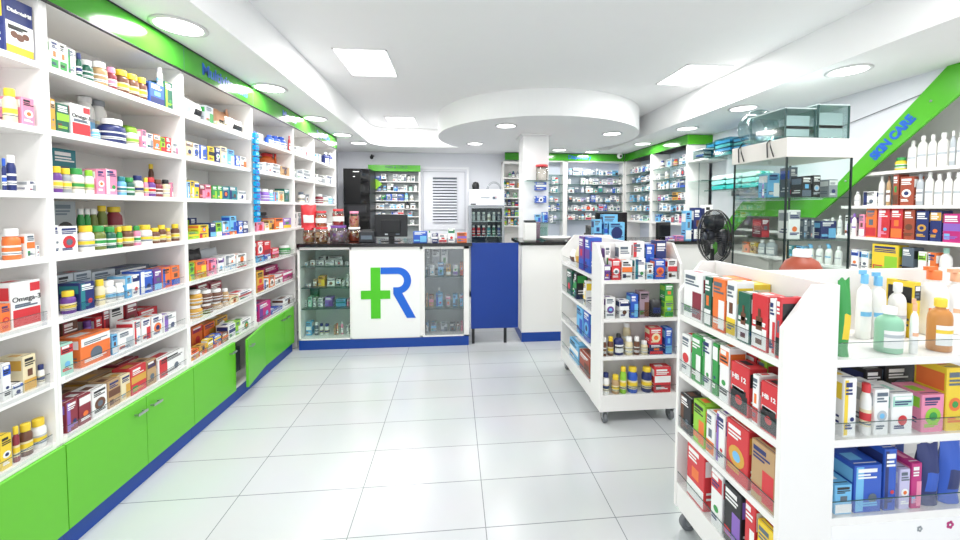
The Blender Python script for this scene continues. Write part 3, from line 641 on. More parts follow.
MB().box(-.09, .09, 0, .2, 0, .07, DARK()).build('base', t, .008); MB().prism([(0.01, .07), (.17, .07), (.17, .16), (.11, .16)], -.08, .08, DARK(), 'x').build('keypad_housing', t, .003); MB().box(-.04, .02, -.002, -.0005, .03, .045, ink('silver')).build('front_panel', t)
# jars and bags of sweets on the left counter
CL = glass('jar_plastic', 'E8E4E0', .5, .05)
def sweet_jar(x, y, z, r, h, fill, lid, lab, cols):
    t = thing('sweet_jar', (x, y, z), lab, 'jar', 'jars on the left counter')
    MB().lathe([(r*.9, 0), (r, .006), (r, h*.72), (r*.8, h*.86), (r*.8, h*.88)], CL, 20, caps=False).build('jar_body', t)
    MB().lathe([(r*.86, h*.86), (r*.88, h*.99), (.0005, h)], ink(lid), 20, caps=False).build('lid', t)
    rr = random.Random(int(x*1000)+int(z*77)); mb = MB()
    mb.lathe([(r*.8, .004), (r*.86, h*.35), (r*.8, h*.68), (.0005, h*.7)], ink(fill), 16)
    for q in range(60):
        a = rr.uniform(0, 2*PI); zz = rr.uniform(.02, h*.68); s = r*.16
        M = Matrix.Translation((r*.84*math.cos(a), r*.84*math.sin(a), zz)) @ Matrix.Rotation(a, 4, 'Z') @ Matrix.Rotation(rr.uniform(0, 3), 4, 'X')
        mb.box(-s*.4, s*.4, -s, s, -s*.7, s*.7, ink(rr.choice(cols)), M=M)
    o = mb.build('sweets', t); o['kind'] = 'stuff'
    MB().lathe([(r*1.01, h*.25), (r*1.01, h*.55)], ink('white'), 20, caps=False).build('paper_label', t) if lab.startswith('red lidded') else None
RC = ['red', 'maroon', 'white', 'tan', 'red', 'cream']; BC = ['brown', 'white', 'maroon', 'tan', 'cream']
z0 = CZ+.0005
sweet_jar(-1.487, 4.09, z0, .056, .15, 'tan', 'red', 'first clear sweet jar from the left on the counter', RC)
sweet_jar(-1.36, 4.09, z0, .068, .16, 'tan', 'red', 'second clear sweet jar from the left on the counter', BC)
sweet_jar(-1.198, 4.11, z0, .088, .175, 'mauve', 'purple', 'wide sweet tub with purple lid on the left counter', ['mauve', 'lavender', 'grey', 'violet'])
sweet_jar(-1.07, 4.24, z0, .07, .15, 'rust', 'white', 'clear jar of brown and white sweets right of the purple tub', BC)
sweet_jar(-1.36, 4.09, z0+.161, .055, .165, 'orange', 'red', 'red lidded jar stacked on the second clear jar', RC)
sweet_jar(-1.198, 4.11, z0+.176, .058, .17, 'red', 'red', 'red lidded jar stacked on the purple lidded tub', RC)
sweet_jar(-1.07, 4.24, z0+.151, .052, .17, 'peach', 'pink', 'tall jar of tan sweets stacked on the brown and white jar', ['tan', 'red', 'cream', 'pink'])
o = pouch(.15, .09, .24, 'red', 'white', random.Random(4)).build('red_bag'); o.location = (-1.485, 4.045, z0+.151)
tag(o, 'big red bag resting on the first sweet jar on the counter', 'bag')
o = pouch(.14, .08, .16, 'white', 'red', random.Random(6)).build('sweet_bag'); o.location = (-1.40, 4.36, z0+.002); tag(o, 'white and red sweet bag behind the jars on the left counter', 'bag')
# things at the column
t = thing('column_shelf', (.9, 4.70, 1.777), 'small glass shelf high on the column front', 'shelf'); MB().box(.0, .3, 0, .168, -.008, 0, GSH()).build('glass_shelf', t); MB().box(0, .3, -.003, -.0005, -.009, 0, EDGE()).build('shelf_edge', t)
t = thing('column_shelf', (.9, 4.66, 1.25), 'small glass shelf low on the column front', 'shelf'); MB().box(.0, .36, 0, .208, -.008, 0, GSH()).build('glass_shelf', t); MB().box(0, .36, -.003, -.0005, -.009, 0, EDGE()).build('shelf_edge', t)
t = thing('plastic_canister', (1.11, 4.79, 1.7775), 'clear canister with red lid on the high column shelf', 'canister')
MB().lathe([(.07, 0), (.075, .01), (.075, .17), (.07, .175)], CL, 20, caps=False).build('jar_body', t); MB().lathe([(.077, .175), (.077, .2), (.0005, .205)], ink('red'), 20, caps=False).build('lid', t); MB().box(-.05, .05, -.03, .03, .004, .15, ink('white')).build('contents', t)
for k, (z, h) in enumerate(((1.66, .1), (1.5, .085))): 
    simple_box('hanging_pack', 1.1, 4.78, z, .14, .085, h, 'blue', 'white', ['upper', 'lower'][k]+' blue and white pack fixed to the column face', 'pack', 'blue packs on the column', 0, k)
simple_box('carton', 1.05, 4.72, 1.2505, .07, .06, .1, 'skyblue', 'blue', 'sky blue carton on the low column shelf', 'carton', 'cartons on the column shelf', 0, 5)
simple_box('carton', 1.14, 4.72, 1.2505, .07, .06, .13, 'blue', 'skyblue', 'taller blue carton on the low column shelf', 'carton', 'cartons on the column shelf', 0, 8)
simple_box('carton', 1.215, 4.72, 1.2505, .05, .06, .07, 'white', 'grey', 'small white carton at the right end of the low column shelf', 'carton', 'cartons on the column shelf', 0, 9)
t = thing('desk_device', (.83, 4.1, CZ+.0005), 'upright white device with dark top on the service counter corner', 'device')
MB().box(-.065, .065, 0, .1, 0, .2, mat('white_bottle', 'F3F2EE', .3)).build('body', t, .01); MB().box(-.06, .06, .005, .095, .2, .225, mat('printer_grey', '2E3136', .4)).build('top_cover', t, .004)
t = thing('tray', (1.12, 4.16, CZ+.0005), 'white oval tray with folded cloth on the service counter', 'tray')
MB().lathe([(.10, 0), (.17, .03), (.175, .045), (.165, .04), (.1, .01), (.0005, .01)], LAM(), 28, sy=.6, caps=False).build('tray_dish', t); MB().lathe([(.001, .05), (.1, .048), (.14, .03), (.12, .012)], ink('white'), 20, sy=.55, caps=False).build('cloth', t)
t = thing('card_holder', (1.0, 4.32, CZ+.0005), 'clear leaflet holder with pink card behind the tray', 'holder')
MB().box(-.08, .08, 0, .005, 0, .2, PLS).box(-.08, .08, .04, .045, 0, .14, PLS).box(-.08, .08, 0.005, .04, 0, .004, PLS).build('holder_shell', t); MB().box(-.07, -.01, .01, .03, .005, .2, ink('pink')).build('leaflets', t)
# ------------------------------------------------------------------ pedestal fan
t = thing('pedestal_fan', (1.965, 2.74, 0), 'black pedestal fan facing left behind the front gondola', 'fan')
MB().lathe([(.19, 0), (.19, .015), (.06, .035), (.03, .05), (.0005, .05)], DARK(), 28, caps=False).build('base', t); MB().lathe([(.014, .04), (.014, 1.12)], DARK(), 12).build('pole', t)
HD = Matrix.Translation((0, 0, 1.215)) @ Matrix.Rotation(math.radians(-5), 4, 'Z') @ Matrix.Rotation(-PI/2, 4, 'Y') @ Matrix.Scale(1, 4)
# axis +Z of HD points to -X (front of fan)
m = MB(); m.lathe([(.001, -.13), (.045, -.12), (.055, -.09), (.05, -.03), (.001, -.02)], DARK(), 20, M=HD); m.build('motor', t)
m = MB()
for r, z in ((.2, 0), (.2, -.02)): m.tube([tuple(HD @ Vector((r*math.cos(a), r*math.sin(a), z))) for a in [2*PI*k/36 for k in range(37)]], .005, DARK(), 6)
for k in range(72):
    a = 2*PI*k/72; ca, sa = math.cos(a), math.sin(a)
    m.tube([tuple(HD @ Vector((q*ca, q*sa, z))) for q, z in ((.03, .06), (.12, .055), (.19, .02), (.2, 0))], .0014, DARK(), 4)
    m.tube([tuple(HD @ Vector((q*ca, q*sa, z))) for q, z in ((.05, -.08), (.13, -.075), (.19, -.04), (.2, -.02))], .0014, DARK(), 4)
m.build('grille', t)
m = MB()
for k in range(3):
    a0 = 2*PI*k/3; vs = []; 
    for i in range(7):
        r = .03+.155*i/6
        for s in (-1, 1):
            a = a0+s*(.3+.6*math.sin(PI*min(1, i/6*.8+.1)))+.1*i/6
            vs.append(tuple(HD @ Vector((r*math.cos(a), r*math.sin(a), -.01+s*.018))))
    m.add(vs, [(2*i, 2*i+1, 2*i+3, 2*i+2) for i in range(6)], mat('fan_blade', '23272E', .25), True)
b = m.build('blades', t); md = b.modifiers.new('solid', 'SOLIDIFY'); md.thickness = .002
MB().lathe([(.001, .0), (.035, .0), (.035, .06), (.001, .066)], mat('fan_hub', '2C3442', .3), 16, M=HD).build('hub', t)
# ------------------------------------------------------------------ products
REST=[(2,2.572,6.51,1.542,0.041,0.06,0.072,'white','grey'),(2,1.748,6.51,1.388,0.041,0.06,0.079,'white','blue'),(2,2.554,6.51,2.012,0.049,0.06,0.077,'white','skyblue'),(2,1.766,6.51,1.542,0.051,0.06,0.076,'white','red'),(2,1.688,6.51,1.704,0.04,0.06,0.097,'white','teal'),(2,2.701,6.51,1.232,0.044,0.06,0.089,'slate','grey'),(2,2.088,6.51,1.232,0.04,0.06,0.101,'white','grey'),(2,2.474,6.51,1.704,0.059,0.06,0.07,'mint','black'),(2,2.012,6.51,1.388,0.059,0.06,0.071,'white','grey'),(2,2.874,6.51,1.542,0.048,0.06,0.089,'white','grey'),(2,2.824,6.51,1.388,0.059,0.06,0.074,'white','teal'),(2,2.14,6.51,1.232,0.051,0.06,0.087,'slate','silver'),(2,1.7,6.51,1.388,0.043,0.06,0.104,'white','grey'),(2,-0.707,6.59,1.15,0.061,0.061,0.077,'white','grey'),(2,2.801,6.51,1.704,0.048,0.06,0.096,'blue','blue'),(2,-0.979,6.59,1.716,0.063,0.063,0.075,'blue','skyblue'),(2,1.681,6.51,1.232,0.053,0.06,0.087,'white','silver'),(2,2.71,6.51,1.388,0.054,0.06,0.086,'white','black'),(2,2.189,6.51,1.388,0.065,0.065,0.074,'white','red'),(2,0.865,6.51,1.613,0.045,0.06,0.107,'white','blue'),(2,2.195,6.51,2.012,0.041,0.06,0.121,'white','grey'),(2,2.174,6.51,1.542,0.063,0.063,0.079,'white','silver'),(2,2.64,6.51,1.704,0.048,0.06,0.105,'grey','grey'),(2,-0.867,6.59,1.421,0.059,0.06,0.088,'white','skyblue'),(2,2.887,6.51,1.388,0.055,0.06,0.093,'white','navy'),(2,2.556,6.51,1.851,0.061,0.061,0.084,'grey','silver'),(2,2.766,6.51,1.388,0.045,0.06,0.114,'white','black'),(2,1.049,6.51,1.613,0.062,0.062,0.083,'green','grey'),(2,-1.276,6.59,1.421,0.062,0.062,0.086,'white','grey'),(2,1.072,6.51,1.47,0.058,0.06,0.09,'navy','red'),(2,2.424,6.51,1.388,0.053,0.06,0.099,'white','red'),(2,-1.27,6.59,1.29,0.075,0.075,0.074,'white','skyblue'),(2,2.625,6.51,2.012,0.079,0.079,0.069,'white','teal'),(2,-0.816,6.59,1.716,0.056,0.06,0.1,'white','silver'),(2,-1.204,6.59,1.421,0.07,0.07,0.083,'white','skyblue'),(2,2.257,6.51,1.388,0.059,0.06,0.099,'white','skyblue'),(2,-1.042,6.59,1.421,0.078,0.078,0.077,'white','skyblue'),(2,1.128,6.51,1.775,0.066,0.066,0.089,'yellow','red'),(2,-0.689,6.59,1.876,0.061,0.061,0.1,'white','teal'),(2,2.1,6.51,1.542,0.073,0.073,0.082,'white','slate'),(2,-1.178,6.59,1.556,0.069,0.069,0.089,'green','navy'),(2,2.262,6.51,2.012,0.081,0.081,0.075,'white','blue'),(2,2.422,6.51,2.012,0.076,0.076,0.081,'slate','silver'),(2,2.695,6.51,1.542,0.083,0.083,0.075,'white','skyblue'),(2,0.871,6.51,1.14,0.056,0.06,0.112,'lime','grey'),(2,2.254,6.51,1.542,0.085,0.085,0.074,'lavender','slate'),(2,1.717,6.51,1.851,0.052,0.06,0.121,'white','teal'),(2,2.495,6.51,2.012,0.057,0.06,0.111,'slate','silver'),(2,1.078,6.51,1.298,0.063,0.063,0.101,'lime','skyblue'),(2,-0.916,6.59,1.876,0.058,0.06,0.114,'white','grey'),(2,-0.896,6.59,1.716,0.091,0.091,0.073,'white','black'),(2,2.648,6.51,1.388,0.059,0.06,0.115,'blue','grey'),(2,2.344,6.51,2.012,0.069,0.069,0.099,'white','grey'),(2,1.008,6.51,1.298,0.064,0.064,0.107,'navy','teal'),(1,3.01,6.292,2.015,0.077,0.077,0.084,'silver','silver'),(2,-0.742,6.59,1.29,0.081,0.081,0.088,'grey','skyblue'),(2,1.058,6.51,1.14,0.059,0.06,0.119,'teal','teal'),(2,2.631,6.51,1.232,0.083,0.083,0.085,'lavender','navy'),(2,-0.841,6.59,1.15,0.064,0.064,0.114,'mint','skyblue'),(2,2.869,6.51,1.704,0.075,0.075,0.095,'white','teal'),(2,-1.115,6.59,1.15,0.083,0.083,0.088,'white','silver'),(2,2.72,6.51,1.704,0.101,0.101,0.071,'white','grey'),(2,-0.925,6.59,1.15,0.092,0.092,0.08,'white','navy'),(2,-0.693,6.59,1.421,0.081,0.081,0.091,'white','slate'),(2,2.023,6.51,1.232,0.08,0.08,0.09,'white','red'),(2,-0.95,6.59,1.421,0.095,0.095,0.078,'white','skyblue'),(2,2.825,6.51,1.851,0.082,0.082,0.089,'white','grey'),(2,0.879,6.51,1.298,0.071,0.071,0.104,'lime','blue'),(2,2.247,6.51,1.851,0.068,0.068,0.109,'white','silver'),(2,-1.125,6.59,1.421,0.075,0.075,0.102,'slate','grey'),(2,-1.002,6.59,1.29,0.101,0.1,0.078,'lavender','blue'),(2,2.718,6.51,2.012,0.096,0.096,0.081,'white','blue'),(2,-1.264,6.59,1.876,0.087,0.087,0.093,'blue','slate'),(2,2.51,6.51,1.542,0.07,0.07,0.113,'white','slate'),(2,2.637,6.51,1.851,0.09,0.09,0.089,'white','grey'),(2,-1.263,6.59,1.556,0.088,0.088,0.095,'white','slate'),(1,3.01,5.872,2.015,0.081,0.081,0.082,'blue','blue'),(2,1.752,6.51,1.704,0.076,0.076,0.108,'white','teal'),(2,2.02,6.51,1.542,0.075,0.075,0.11,'slate','black'),(2,2.767,6.51,1.232,0.077,0.077,0.108,'white','skyblue'),(2,-0.994,6.59,1.556,0.079,0.079,0.11,'white','slate'),(2,-0.986,6.59,1.876,0.069,0.069,0.126,'white','grey'),(2,0.936,6.51,1.14,0.062,0.062,0.138,'white','black'),(2,2.032,6.51,1.704,0.099,0.099,0.087,'white','teal'),(1,3.01,6.278,1.391,0.102,0.102,0.079,'white','skyblue'),(2,2.823,6.51,2.012,0.103,0.103,0.085,'skyblue','black'),(2,-1.022,6.59,1.15,0.091,0.091,0.099,'lavender','grey'),(2,1.149,6.51,1.298,0.069,0.069,0.129,'slate','grey'),(2,2.136,6.51,1.704,0.096,0.096,0.093,'slate','slate'),(2,2.43,6.51,1.542,0.078,0.078,0.117,'blue','silver'),(1,3.01,5.923,1.235,0.1,0.1,0.076,'white','skyblue'),(2,-0.899,6.59,1.29,0.092,0.092,0.103,'white','red'),(1,3.01,5.684,1.235,0.083,0.083,0.085,'white','skyblue'),(2,2.538,6.51,1.232,0.091,0.091,0.102,'white','slate'),(1,3.01,5.389,1.545,0.078,0.078,0.082,'magenta','grey'),(2,-1.201,6.59,1.15,0.077,0.077,0.125,'slate','slate'),(1,3.01,5.879,1.707,0.08,0.08,0.096,'grey','teal'),(2,2.573,6.51,1.388,0.08,0.08,0.119,'lavender','red'),(1,3.01,5.19,1.545,0.072,0.072,0.085,'white','teal'),(2,2.733,6.51,1.851,0.09,0.09,0.107,'lavender','grey'),(2,-0.841,6.59,1.876,0.08,0.08,0.125,'white','slate'),(2,2.468,6.51,1.851,0.101,0.101,0.097,'white','slate'),(2,2.341,6.51,1.704,0.085,0.085,0.116,'white','grey'),(1,3.01,6.032,1.545,0.077,0.077,0.11,'white','silver'),(2,2.099,6.51,1.388,0.102,0.102,0.097,'white','grey'),(1,3.01,5.933,1.545,0.11,0.11,0.075,'skyblue','slate'),(2,-1.174,6.59,1.876,0.081,0.081,0.126,'white','black'),(1,3.01,6.208,2.015,0.08,0.08,0.115,'white','grey'),(1,3.01,5.688,2.015,0.091,0.091,0.085,'white','grey'),(2,0.992,6.51,1.775,0.083,0.083,0.123,'white','red'),(1,3.01,5.006,1.853,0.077,0.077,0.079,'white','black'),(1,3.01,4.876,1.545,0.066,0.066,0.089,'white','red'),(2,-1.089,6.59,1.556,0.098,0.098,0.11,'blue','grey'),(2,-0.898,6.59,1.556,0.101,0.1,0.107,'blue','slate'),(1,3.01,6.21,1.853,0.107,0.107,0.094,'slate','slate'),(1,3.01,5.783,2.015,0.086,0.086,0.103,'white','skyblue'),(1,3.01,5.249,1.235,0.072,0.072,0.102,'white','slate'),(1,3.01,5.992,1.707,0.133,0.11,0.073,'white','silver'),(2,2.342,6.51,1.388,0.099,0.099,0.116,'white','red'),(2,2.793,6.51,1.542,0.102,0.102,0.114,'white','slate'),(1,3.01,6.112,2.015,0.099,0.099,0.104,'white','red'),(1,3.01,5.688,1.545,0.091,0.091,0.098,'white','slate'),(2,-1.065,6.59,1.716,0.098,0.098,0.124,'white','black'),(2,2.119,6.51,2.012,0.1,0.1,0.12,'white','slate'),(2,2.559,6.51,1.704,0.1,0.1,0.12,'slate','teal'),(1,3.01,6.119,1.707,0.109,0.109,0.098,'white','black'),(2,2.345,6.51,1.232,0.103,0.103,0.12,'white','red'),(1,3.01,5.009,1.707,0.074,0.074,0.099,'white','teal'),(1,3.01,4.912,1.391,0.076,0.076,0.094,'white','slate'),(1,3.01,5.436,1.853,0.098,0.098,0.092,'white','silver'),(1,3.01,5.135,1.391,0.086,0.086,0.094,'white','silver'),(1,3.01,5.288,1.545,0.111,0.11,0.078,'white','blue'),(1,3.01,5.998,1.853,0.098,0.098,0.116,'slate','skyblue'),(1,3.01,6.202,1.235,0.144,0.11,0.085,'white','grey'),(1,3.01,5.307,1.707,0.08,0.08,0.113,'white','skyblue'),(1,3.01,5.697,1.707,0.107,0.107,0.099,'white','skyblue'),(1,3.01,4.923,1.853,0.078,0.078,0.103,'white','grey'),(1,3.01,5.027,1.235,0.085,0.085,0.102,'slate','red'),(1,3.01,4.795,1.545,0.084,0.084,0.096,'white','silver'),(1,3.01,5.141,1.235,0.132,0.11,0.071,'white','skyblue'),(1,3.01,5.799,1.235,0.135,0.11,0.089,'mint','slate'),(1,3.01,6.148,1.391,0.147,0.11,0.092,'white','skyblue'),(1,3.01,5.868,1.853,0.151,0.11,0.082,'white','slate'),(1,3.01,6.268,1.545,0.131,0.11,0.108,'skyblue','grey'),(1,3.01,5.231,1.391,0.094,0.094,0.111,'white','skyblue'),(1,3.01,6.051,1.235,0.145,0.11,0.097,'white','slate'),(1,3.01,5.021,1.391,0.13,0.11,0.076,'skyblue','black'),(1,3.01,5.713,1.391,0.14,0.11,0.093,'skyblue','navy'),(1,3.01,5.988,2.015,0.138,0.11,0.104,'white','skyblue'),(1,3.01,4.791,2.015,0.076,0.076,0.121,'white','skyblue'),(1,3.01,5.429,1.235,0.109,0.109,0.109,'skyblue','blue'),(1,3.01,5.409,1.707,0.11,0.11,0.109,'white','black'),(1,3.01,4.924,1.707,0.084,0.084,0.119,'silver','blue'),(1,3.01,5.715,1.853,0.143,0.11,0.095,'white','silver'),(1,3.01,4.931,1.235,0.094,0.094,0.119,'white','grey'),(1,3.01,4.81,1.391,0.115,0.11,0.098,'white','teal'),(1,3.01,4.814,1.707,0.123,0.11,0.093,'slate','blue'),(1,3.01,4.816,1.235,0.126,0.11,0.092,'pink','blue'),(1,3.01,5.142,2.015,0.123,0.11,0.108,'silver','skyblue'),(1,3.01,4.98,1.545,0.13,0.11,0.106,'gold','black'),(1,3.01,5.349,1.391,0.13,0.11,0.123,'white','slate'),(1,3.01,4.815,1.853,0.125,0.11,0.124,'white','slate')]
ITEMS=[
('c',0,-1.615,1.616,1.986,0.097,0.09,0.204,'navy','yellow','navy and yellow carton, first from left, top shelf of nearest left bay', 12, 'DiabetaMil', 1),
('c',0,-1.75,1.654,1.734,0.025,0.09,0.225,'pink','cream','pink and cream carton, first from left, back row, second shelf of nearest left bay', 12, '', 1),
('j',0,-1.615,1.591,1.734,0.036,0.036,0.126,'cream','yellow','cream and yellow tub, first from left, front row, second shelf of nearest left bay', 56, '', 1),
('c',0,-1.615,1.635,1.734,0.043,0.09,0.103,'pink','white','pink and white carton, second from left, front row, second shelf of nearest left bay', 12, '', 1),
('b',0,-1.615,1.551,1.484,0.011,0.011,0.116,'navy','blue','navy and blue pill bottle, first from left, front row, third shelf of nearest left bay', 29, '', 1),
('b',0,-1.615,1.58,1.484,0.025,0.025,0.131,'navy','white','navy and white pill bottle, second from left, front row, third shelf of nearest left bay', 29, '', 1),
('t',0,-1.75,1.654,1.484,0.025,0.025,0.162,'green','white','green and white tall bottle, first from left, back row, third shelf of nearest left bay', 49, '', 1),
('c',0,-1.615,1.638,1.484,0.024,0.09,0.039,'white','grey','white and grey carton, third from left, front row, third shelf of nearest left bay', 12, '', 1),
('j',0,-1.615,1.581,1.228,0.046,0.046,0.116,'orange','white','orange and white tub, first from left, fourth shelf of nearest left bay', 56, '', 1),
('c',0,-1.615,1.623,1.228,0.029,0.09,0.092,'white','orange','white and orange carton, second from left, fourth shelf of nearest left bay', 12, '', 1),
('c',0,-1.615,1.648,1.228,0.01,0.09,0.046,'white','grey','white and grey carton, third from left, fourth shelf of nearest left bay', 12, '', 1),
('c',0,-1.615,1.531,0.972,0.03,0.09,0.1,'orange','red','orange and red carton, first from left, fifth shelf of nearest left bay', 12, '', 1),
('c',0,-1.615,1.601,0.972,0.101,0.09,0.171,'white','red','white and red carton, second from left, fifth shelf of nearest left bay', 12, 'Omega-3', 1),
('c',0,-1.615,1.526,0.722,0.025,0.09,0.135,'white','blue','white and blue carton, first from left, sixth shelf of nearest left bay', 12, '', 1),
('c',0,-1.615,1.602,0.722,0.044,0.09,0.136,'cream','gold','cream and gold carton, third from left, sixth shelf of nearest left bay', 12, '', 1),
('b',0,-1.615,1.65,0.722,0.021,0.021,0.081,'white','navy','white and navy pill bottle, fourth from left, sixth shelf of nearest left bay', 29, '', 1),
('c',0,-1.615,1.56,0.722,0.033,0.09,0.044,'white','blue','white and blue carton, second from left, sixth shelf of nearest left bay', 12, '', 1),
('c',0,-1.615,1.515,0.475,0.035,0.09,0.124,'yellow','white','yellow and white carton, first from left, lowest shelf of nearest left bay', 12, '', 1),
('b',0,-1.615,1.554,0.475,0.018,0.018,0.134,'maroon','yellow','maroon and yellow pill bottle, second from left, lowest shelf of nearest left bay', 29, '', 1),
('b',0,-1.615,1.595,0.475,0.036,0.036,0.123,'brown','yellow','brown and yellow pill bottle, third from left, lowest shelf of nearest left bay', 29, '', 1),
('b',0,-1.615,1.644,0.475,0.044,0.044,0.115,'white','yellow','white and yellow pill bottle, fourth from left, lowest shelf of nearest left bay', 29, '', 1),
('c',0,-1.615,1.74,1.986,0.028,0.09,0.114,'white','green','white and green carton, first from left, front row, top shelf of second left bay', 15, '', 1),
('c',0,-1.615,1.775,1.986,0.029,0.09,0.113,'white','green','white and green carton, second from left, front row, top shelf of second left bay', 15, '', 1),
('c',0,-1.615,1.811,1.986,0.035,0.09,0.107,'white','green','white and green carton, third from left, front row, top shelf of second left bay', 15, '', 1),
('b',0,-1.615,1.853,1.986,0.019,0.019,0.107,'forest','navy','forest and navy pill bottle, fourth from left, front row, top shelf of second left bay', 32, '', 1),
('b',0,-1.615,1.901,1.986,0.043,0.043,0.094,'forest','white','forest and white pill bottle, fifth from left, front row, top shelf of second left bay', 32, '', 1),
('b',0,-1.615,1.971,1.986,0.056,0.056,0.112,'tan','white','tan and white pill bottle, sixth from left, front row, top shelf of second left bay', 32, '', 1),
('b',0,-1.615,2.023,1.986,0.039,0.039,0.106,'maroon','pink','maroon and pink pill bottle, seventh from left, front row, top shelf of second left bay', 32, '', 1),
('b',0,-1.615,2.09,1.986,0.059,0.059,0.116,'brown','yellow','brown and yellow pill bottle, eighth from left, front row, top shelf of second left bay', 32, '', 1),
('b',0,-1.615,2.151,1.986,0.057,0.057,0.117,'brown','yellow','brown and yellow pill bottle, ninth from left, front row, top shelf of second left bay', 32, '', 1),
('b',0,-1.615,2.206,1.986,0.042,0.042,0.119,'brown','yellow','brown and yellow pill bottle, tenth from left, front row, top shelf of second left bay', 32, '', 1),
('c',0,-1.615,2.283,1.986,0.104,0.09,0.112,'blue','navy','blue and navy carton, eleventh from left, front row, top shelf of second left bay', 15, '', 1),
('b',0,-1.615,2.322,2.098,0.028,0.028,0.104,'white','white','white pill bottle, first from left, upper row, top shelf of second left bay', 32, '', 1),
('c',0,-1.615,2.369,1.986,0.058,0.09,0.148,'forest','lime','forest and lime carton, twelfth from left, front row, top shelf of second left bay', 15, '', 1),
('c',0,-1.615,1.725,1.734,0.019,0.09,0.126,'gold','tan','gold and tan carton, first from left, front row, second shelf of second left bay', 15, '', 1),
('c',0,-1.615,1.765,1.734,0.053,0.09,0.116,'forest','lime','forest and lime carton, second from left, front row, second shelf of second left bay', 15, '', 1),
('c',0,-1.615,1.843,1.734,0.086,0.09,0.132,'white','red','white and red carton, third from left, front row, second shelf of second left bay', 15, 'Omega-3', 1),
('b',0,-1.75,2.055,1.734,0.067,0.067,0.225,'white','white','white pill bottle, first from left, back row, second shelf of second left bay', 32, '', 1),
('b',0,-1.75,2.125,1.734,0.062,0.062,0.225,'white','grey','white and grey pill bottle, second from left, back row, second shelf of second left bay', 32, '', 1),
('b',0,-1.615,1.926,1.734,0.031,0.031,0.046,'skyblue','white','skyblue and white pill bottle, fourth from left, front row, second shelf of second left bay', 32, '', 1),
('b',0,-1.615,2.054,1.734,0.103,0.103,0.119,'navy','white','navy and white pill bottle, fifth from left, front row, second shelf of second left bay', 32, '', 1),
('j',0,-1.615,2.138,1.734,0.057,0.057,0.095,'white','lime','white and lime tub, sixth from left, front row, second shelf of second left bay', 57, '', 1),
('c',0,-1.75,2.284,1.734,0.055,0.09,0.132,'lime','white','lime and white carton, third from left, back row, second shelf of second left bay', 15, '', 1),
('c',0,-1.615,2.183,1.734,0.026,0.09,0.095,'pink','white','pink and white carton, seventh from left, front row, second shelf of second left bay', 15, '', 1),
('c',0,-1.615,2.222,1.734,0.043,0.09,0.084,'white','grey','white and grey carton, eighth from left, front row, second shelf of second left bay', 15, '', 1),
('c',0,-1.615,2.27,1.734,0.045,0.09,0.088,'orange','white','orange and white carton, ninth from left, front row, second shelf of second left bay', 15, '', 1),
('c',0,-1.615,2.313,1.734,0.033,0.09,0.079,'lime','red','lime and red carton, tenth from left, front row, second shelf of second left bay', 15, '', 1),
('c',0,-1.615,2.355,1.734,0.042,0.09,0.087,'red','white','red and white carton, eleventh from left, front row, second shelf of second left bay', 15, '', 1),
('c',0,-1.615,2.408,1.734,0.045,0.09,0.062,'white','pink','white and pink carton, twelfth from left, front row, second shelf of second left bay', 15, '', 1),
('c',0,-1.75,1.912,1.484,0.108,0.09,0.201,'teal','forest','teal and forest carton, first from left, back row, third shelf of second left bay', 15, '', 1),
('b',0,-1.615,1.747,1.484,0.032,0.032,0.108,'purple','yellow','purple and yellow pill bottle, first from left, front row, third shelf of second left bay', 32, '', 1),
('b',0,-1.615,1.784,1.484,0.034,0.034,0.104,'grey','yellow','grey and yellow pill bottle, second from left, front row, third shelf of second left bay', 32, '', 1),
('b',0,-1.615,1.838,1.484,0.049,0.049,0.109,'white','green','white and green pill bottle, third from left, front row, third shelf of second left bay', 32, '', 1),
('b',0,-1.615,1.887,1.484,0.033,0.033,0.106,'white','lime','white and lime pill bottle, fourth from left, front row, third shelf of second left bay', 32, '', 1),
('c',0,-1.615,1.928,1.484,0.041,0.09,0.113,'pink','white','pink and white carton, fifth from left, front row, third shelf of second left bay', 15, '', 1),
('c',0,-1.615,1.982,1.484,0.06,0.09,0.119,'pink','white','pink and white carton, sixth from left, front row, third shelf of second left bay', 15, '', 1),
('b',0,-1.615,2.058,1.484,0.036,0.036,0.092,'skyblue','teal','skyblue and teal pill bottle, seventh from left, front row, third shelf of second left bay', 32, '', 1),
('b',0,-1.615,2.106,1.484,0.044,0.044,0.091,'forest','green','forest and green pill bottle, eighth from left, front row, third shelf of second left bay', 32, '', 1),
('b',0,-1.615,2.161,1.484,0.045,0.045,0.106,'white','navy','white and navy pill bottle, ninth from left, front row, third shelf of second left bay', 32, '', 1),
('b',0,-1.615,2.198,1.484,0.021,0.021,0.098,'pink','yellow','pink and yellow pill bottle, tenth from left, front row, third shelf of second left bay', 32, '', 1),
('b',0,-1.615,2.244,1.484,0.044,0.044,0.102,'purple','red','purple and red pill bottle, eleventh from left, front row, third shelf of second left bay', 32, '', 1),
('b',0,-1.615,2.295,1.484,0.046,0.046,0.095,'maroon','brown','maroon and brown pill bottle, twelfth from left, front row, third shelf of second left bay', 32, '', 1),
('b',0,-1.615,2.348,1.484,0.038,0.038,0.099,'cream','black','cream and black pill bottle, thirteenth from left, front row, third shelf of second left bay', 32, '', 1),
('b',0,-1.75,2.424,1.484,0.025,0.025,0.194,'brown','yellow','brown and yellow pill bottle, second from left, back row, third shelf of second left bay', 32, '', 1),
('c',0,-1.615,2.376,1.484,0.009,0.09,0.083,'pink','white','pink and white carton, fourteenth from left, front row, third shelf of second left bay', 15, '', 1),
('c',0,-1.75,1.904,1.228,0.103,0.09,0.222,'grey','black','grey and black carton, first from left, back row, fourth shelf of second left bay', 15, '', 1),
('b',0,-1.75,1.992,1.228,0.029,0.029,0.19,'green','white','green and white pill bottle, second from left, back row, fourth shelf of second left bay', 32, '', 1),
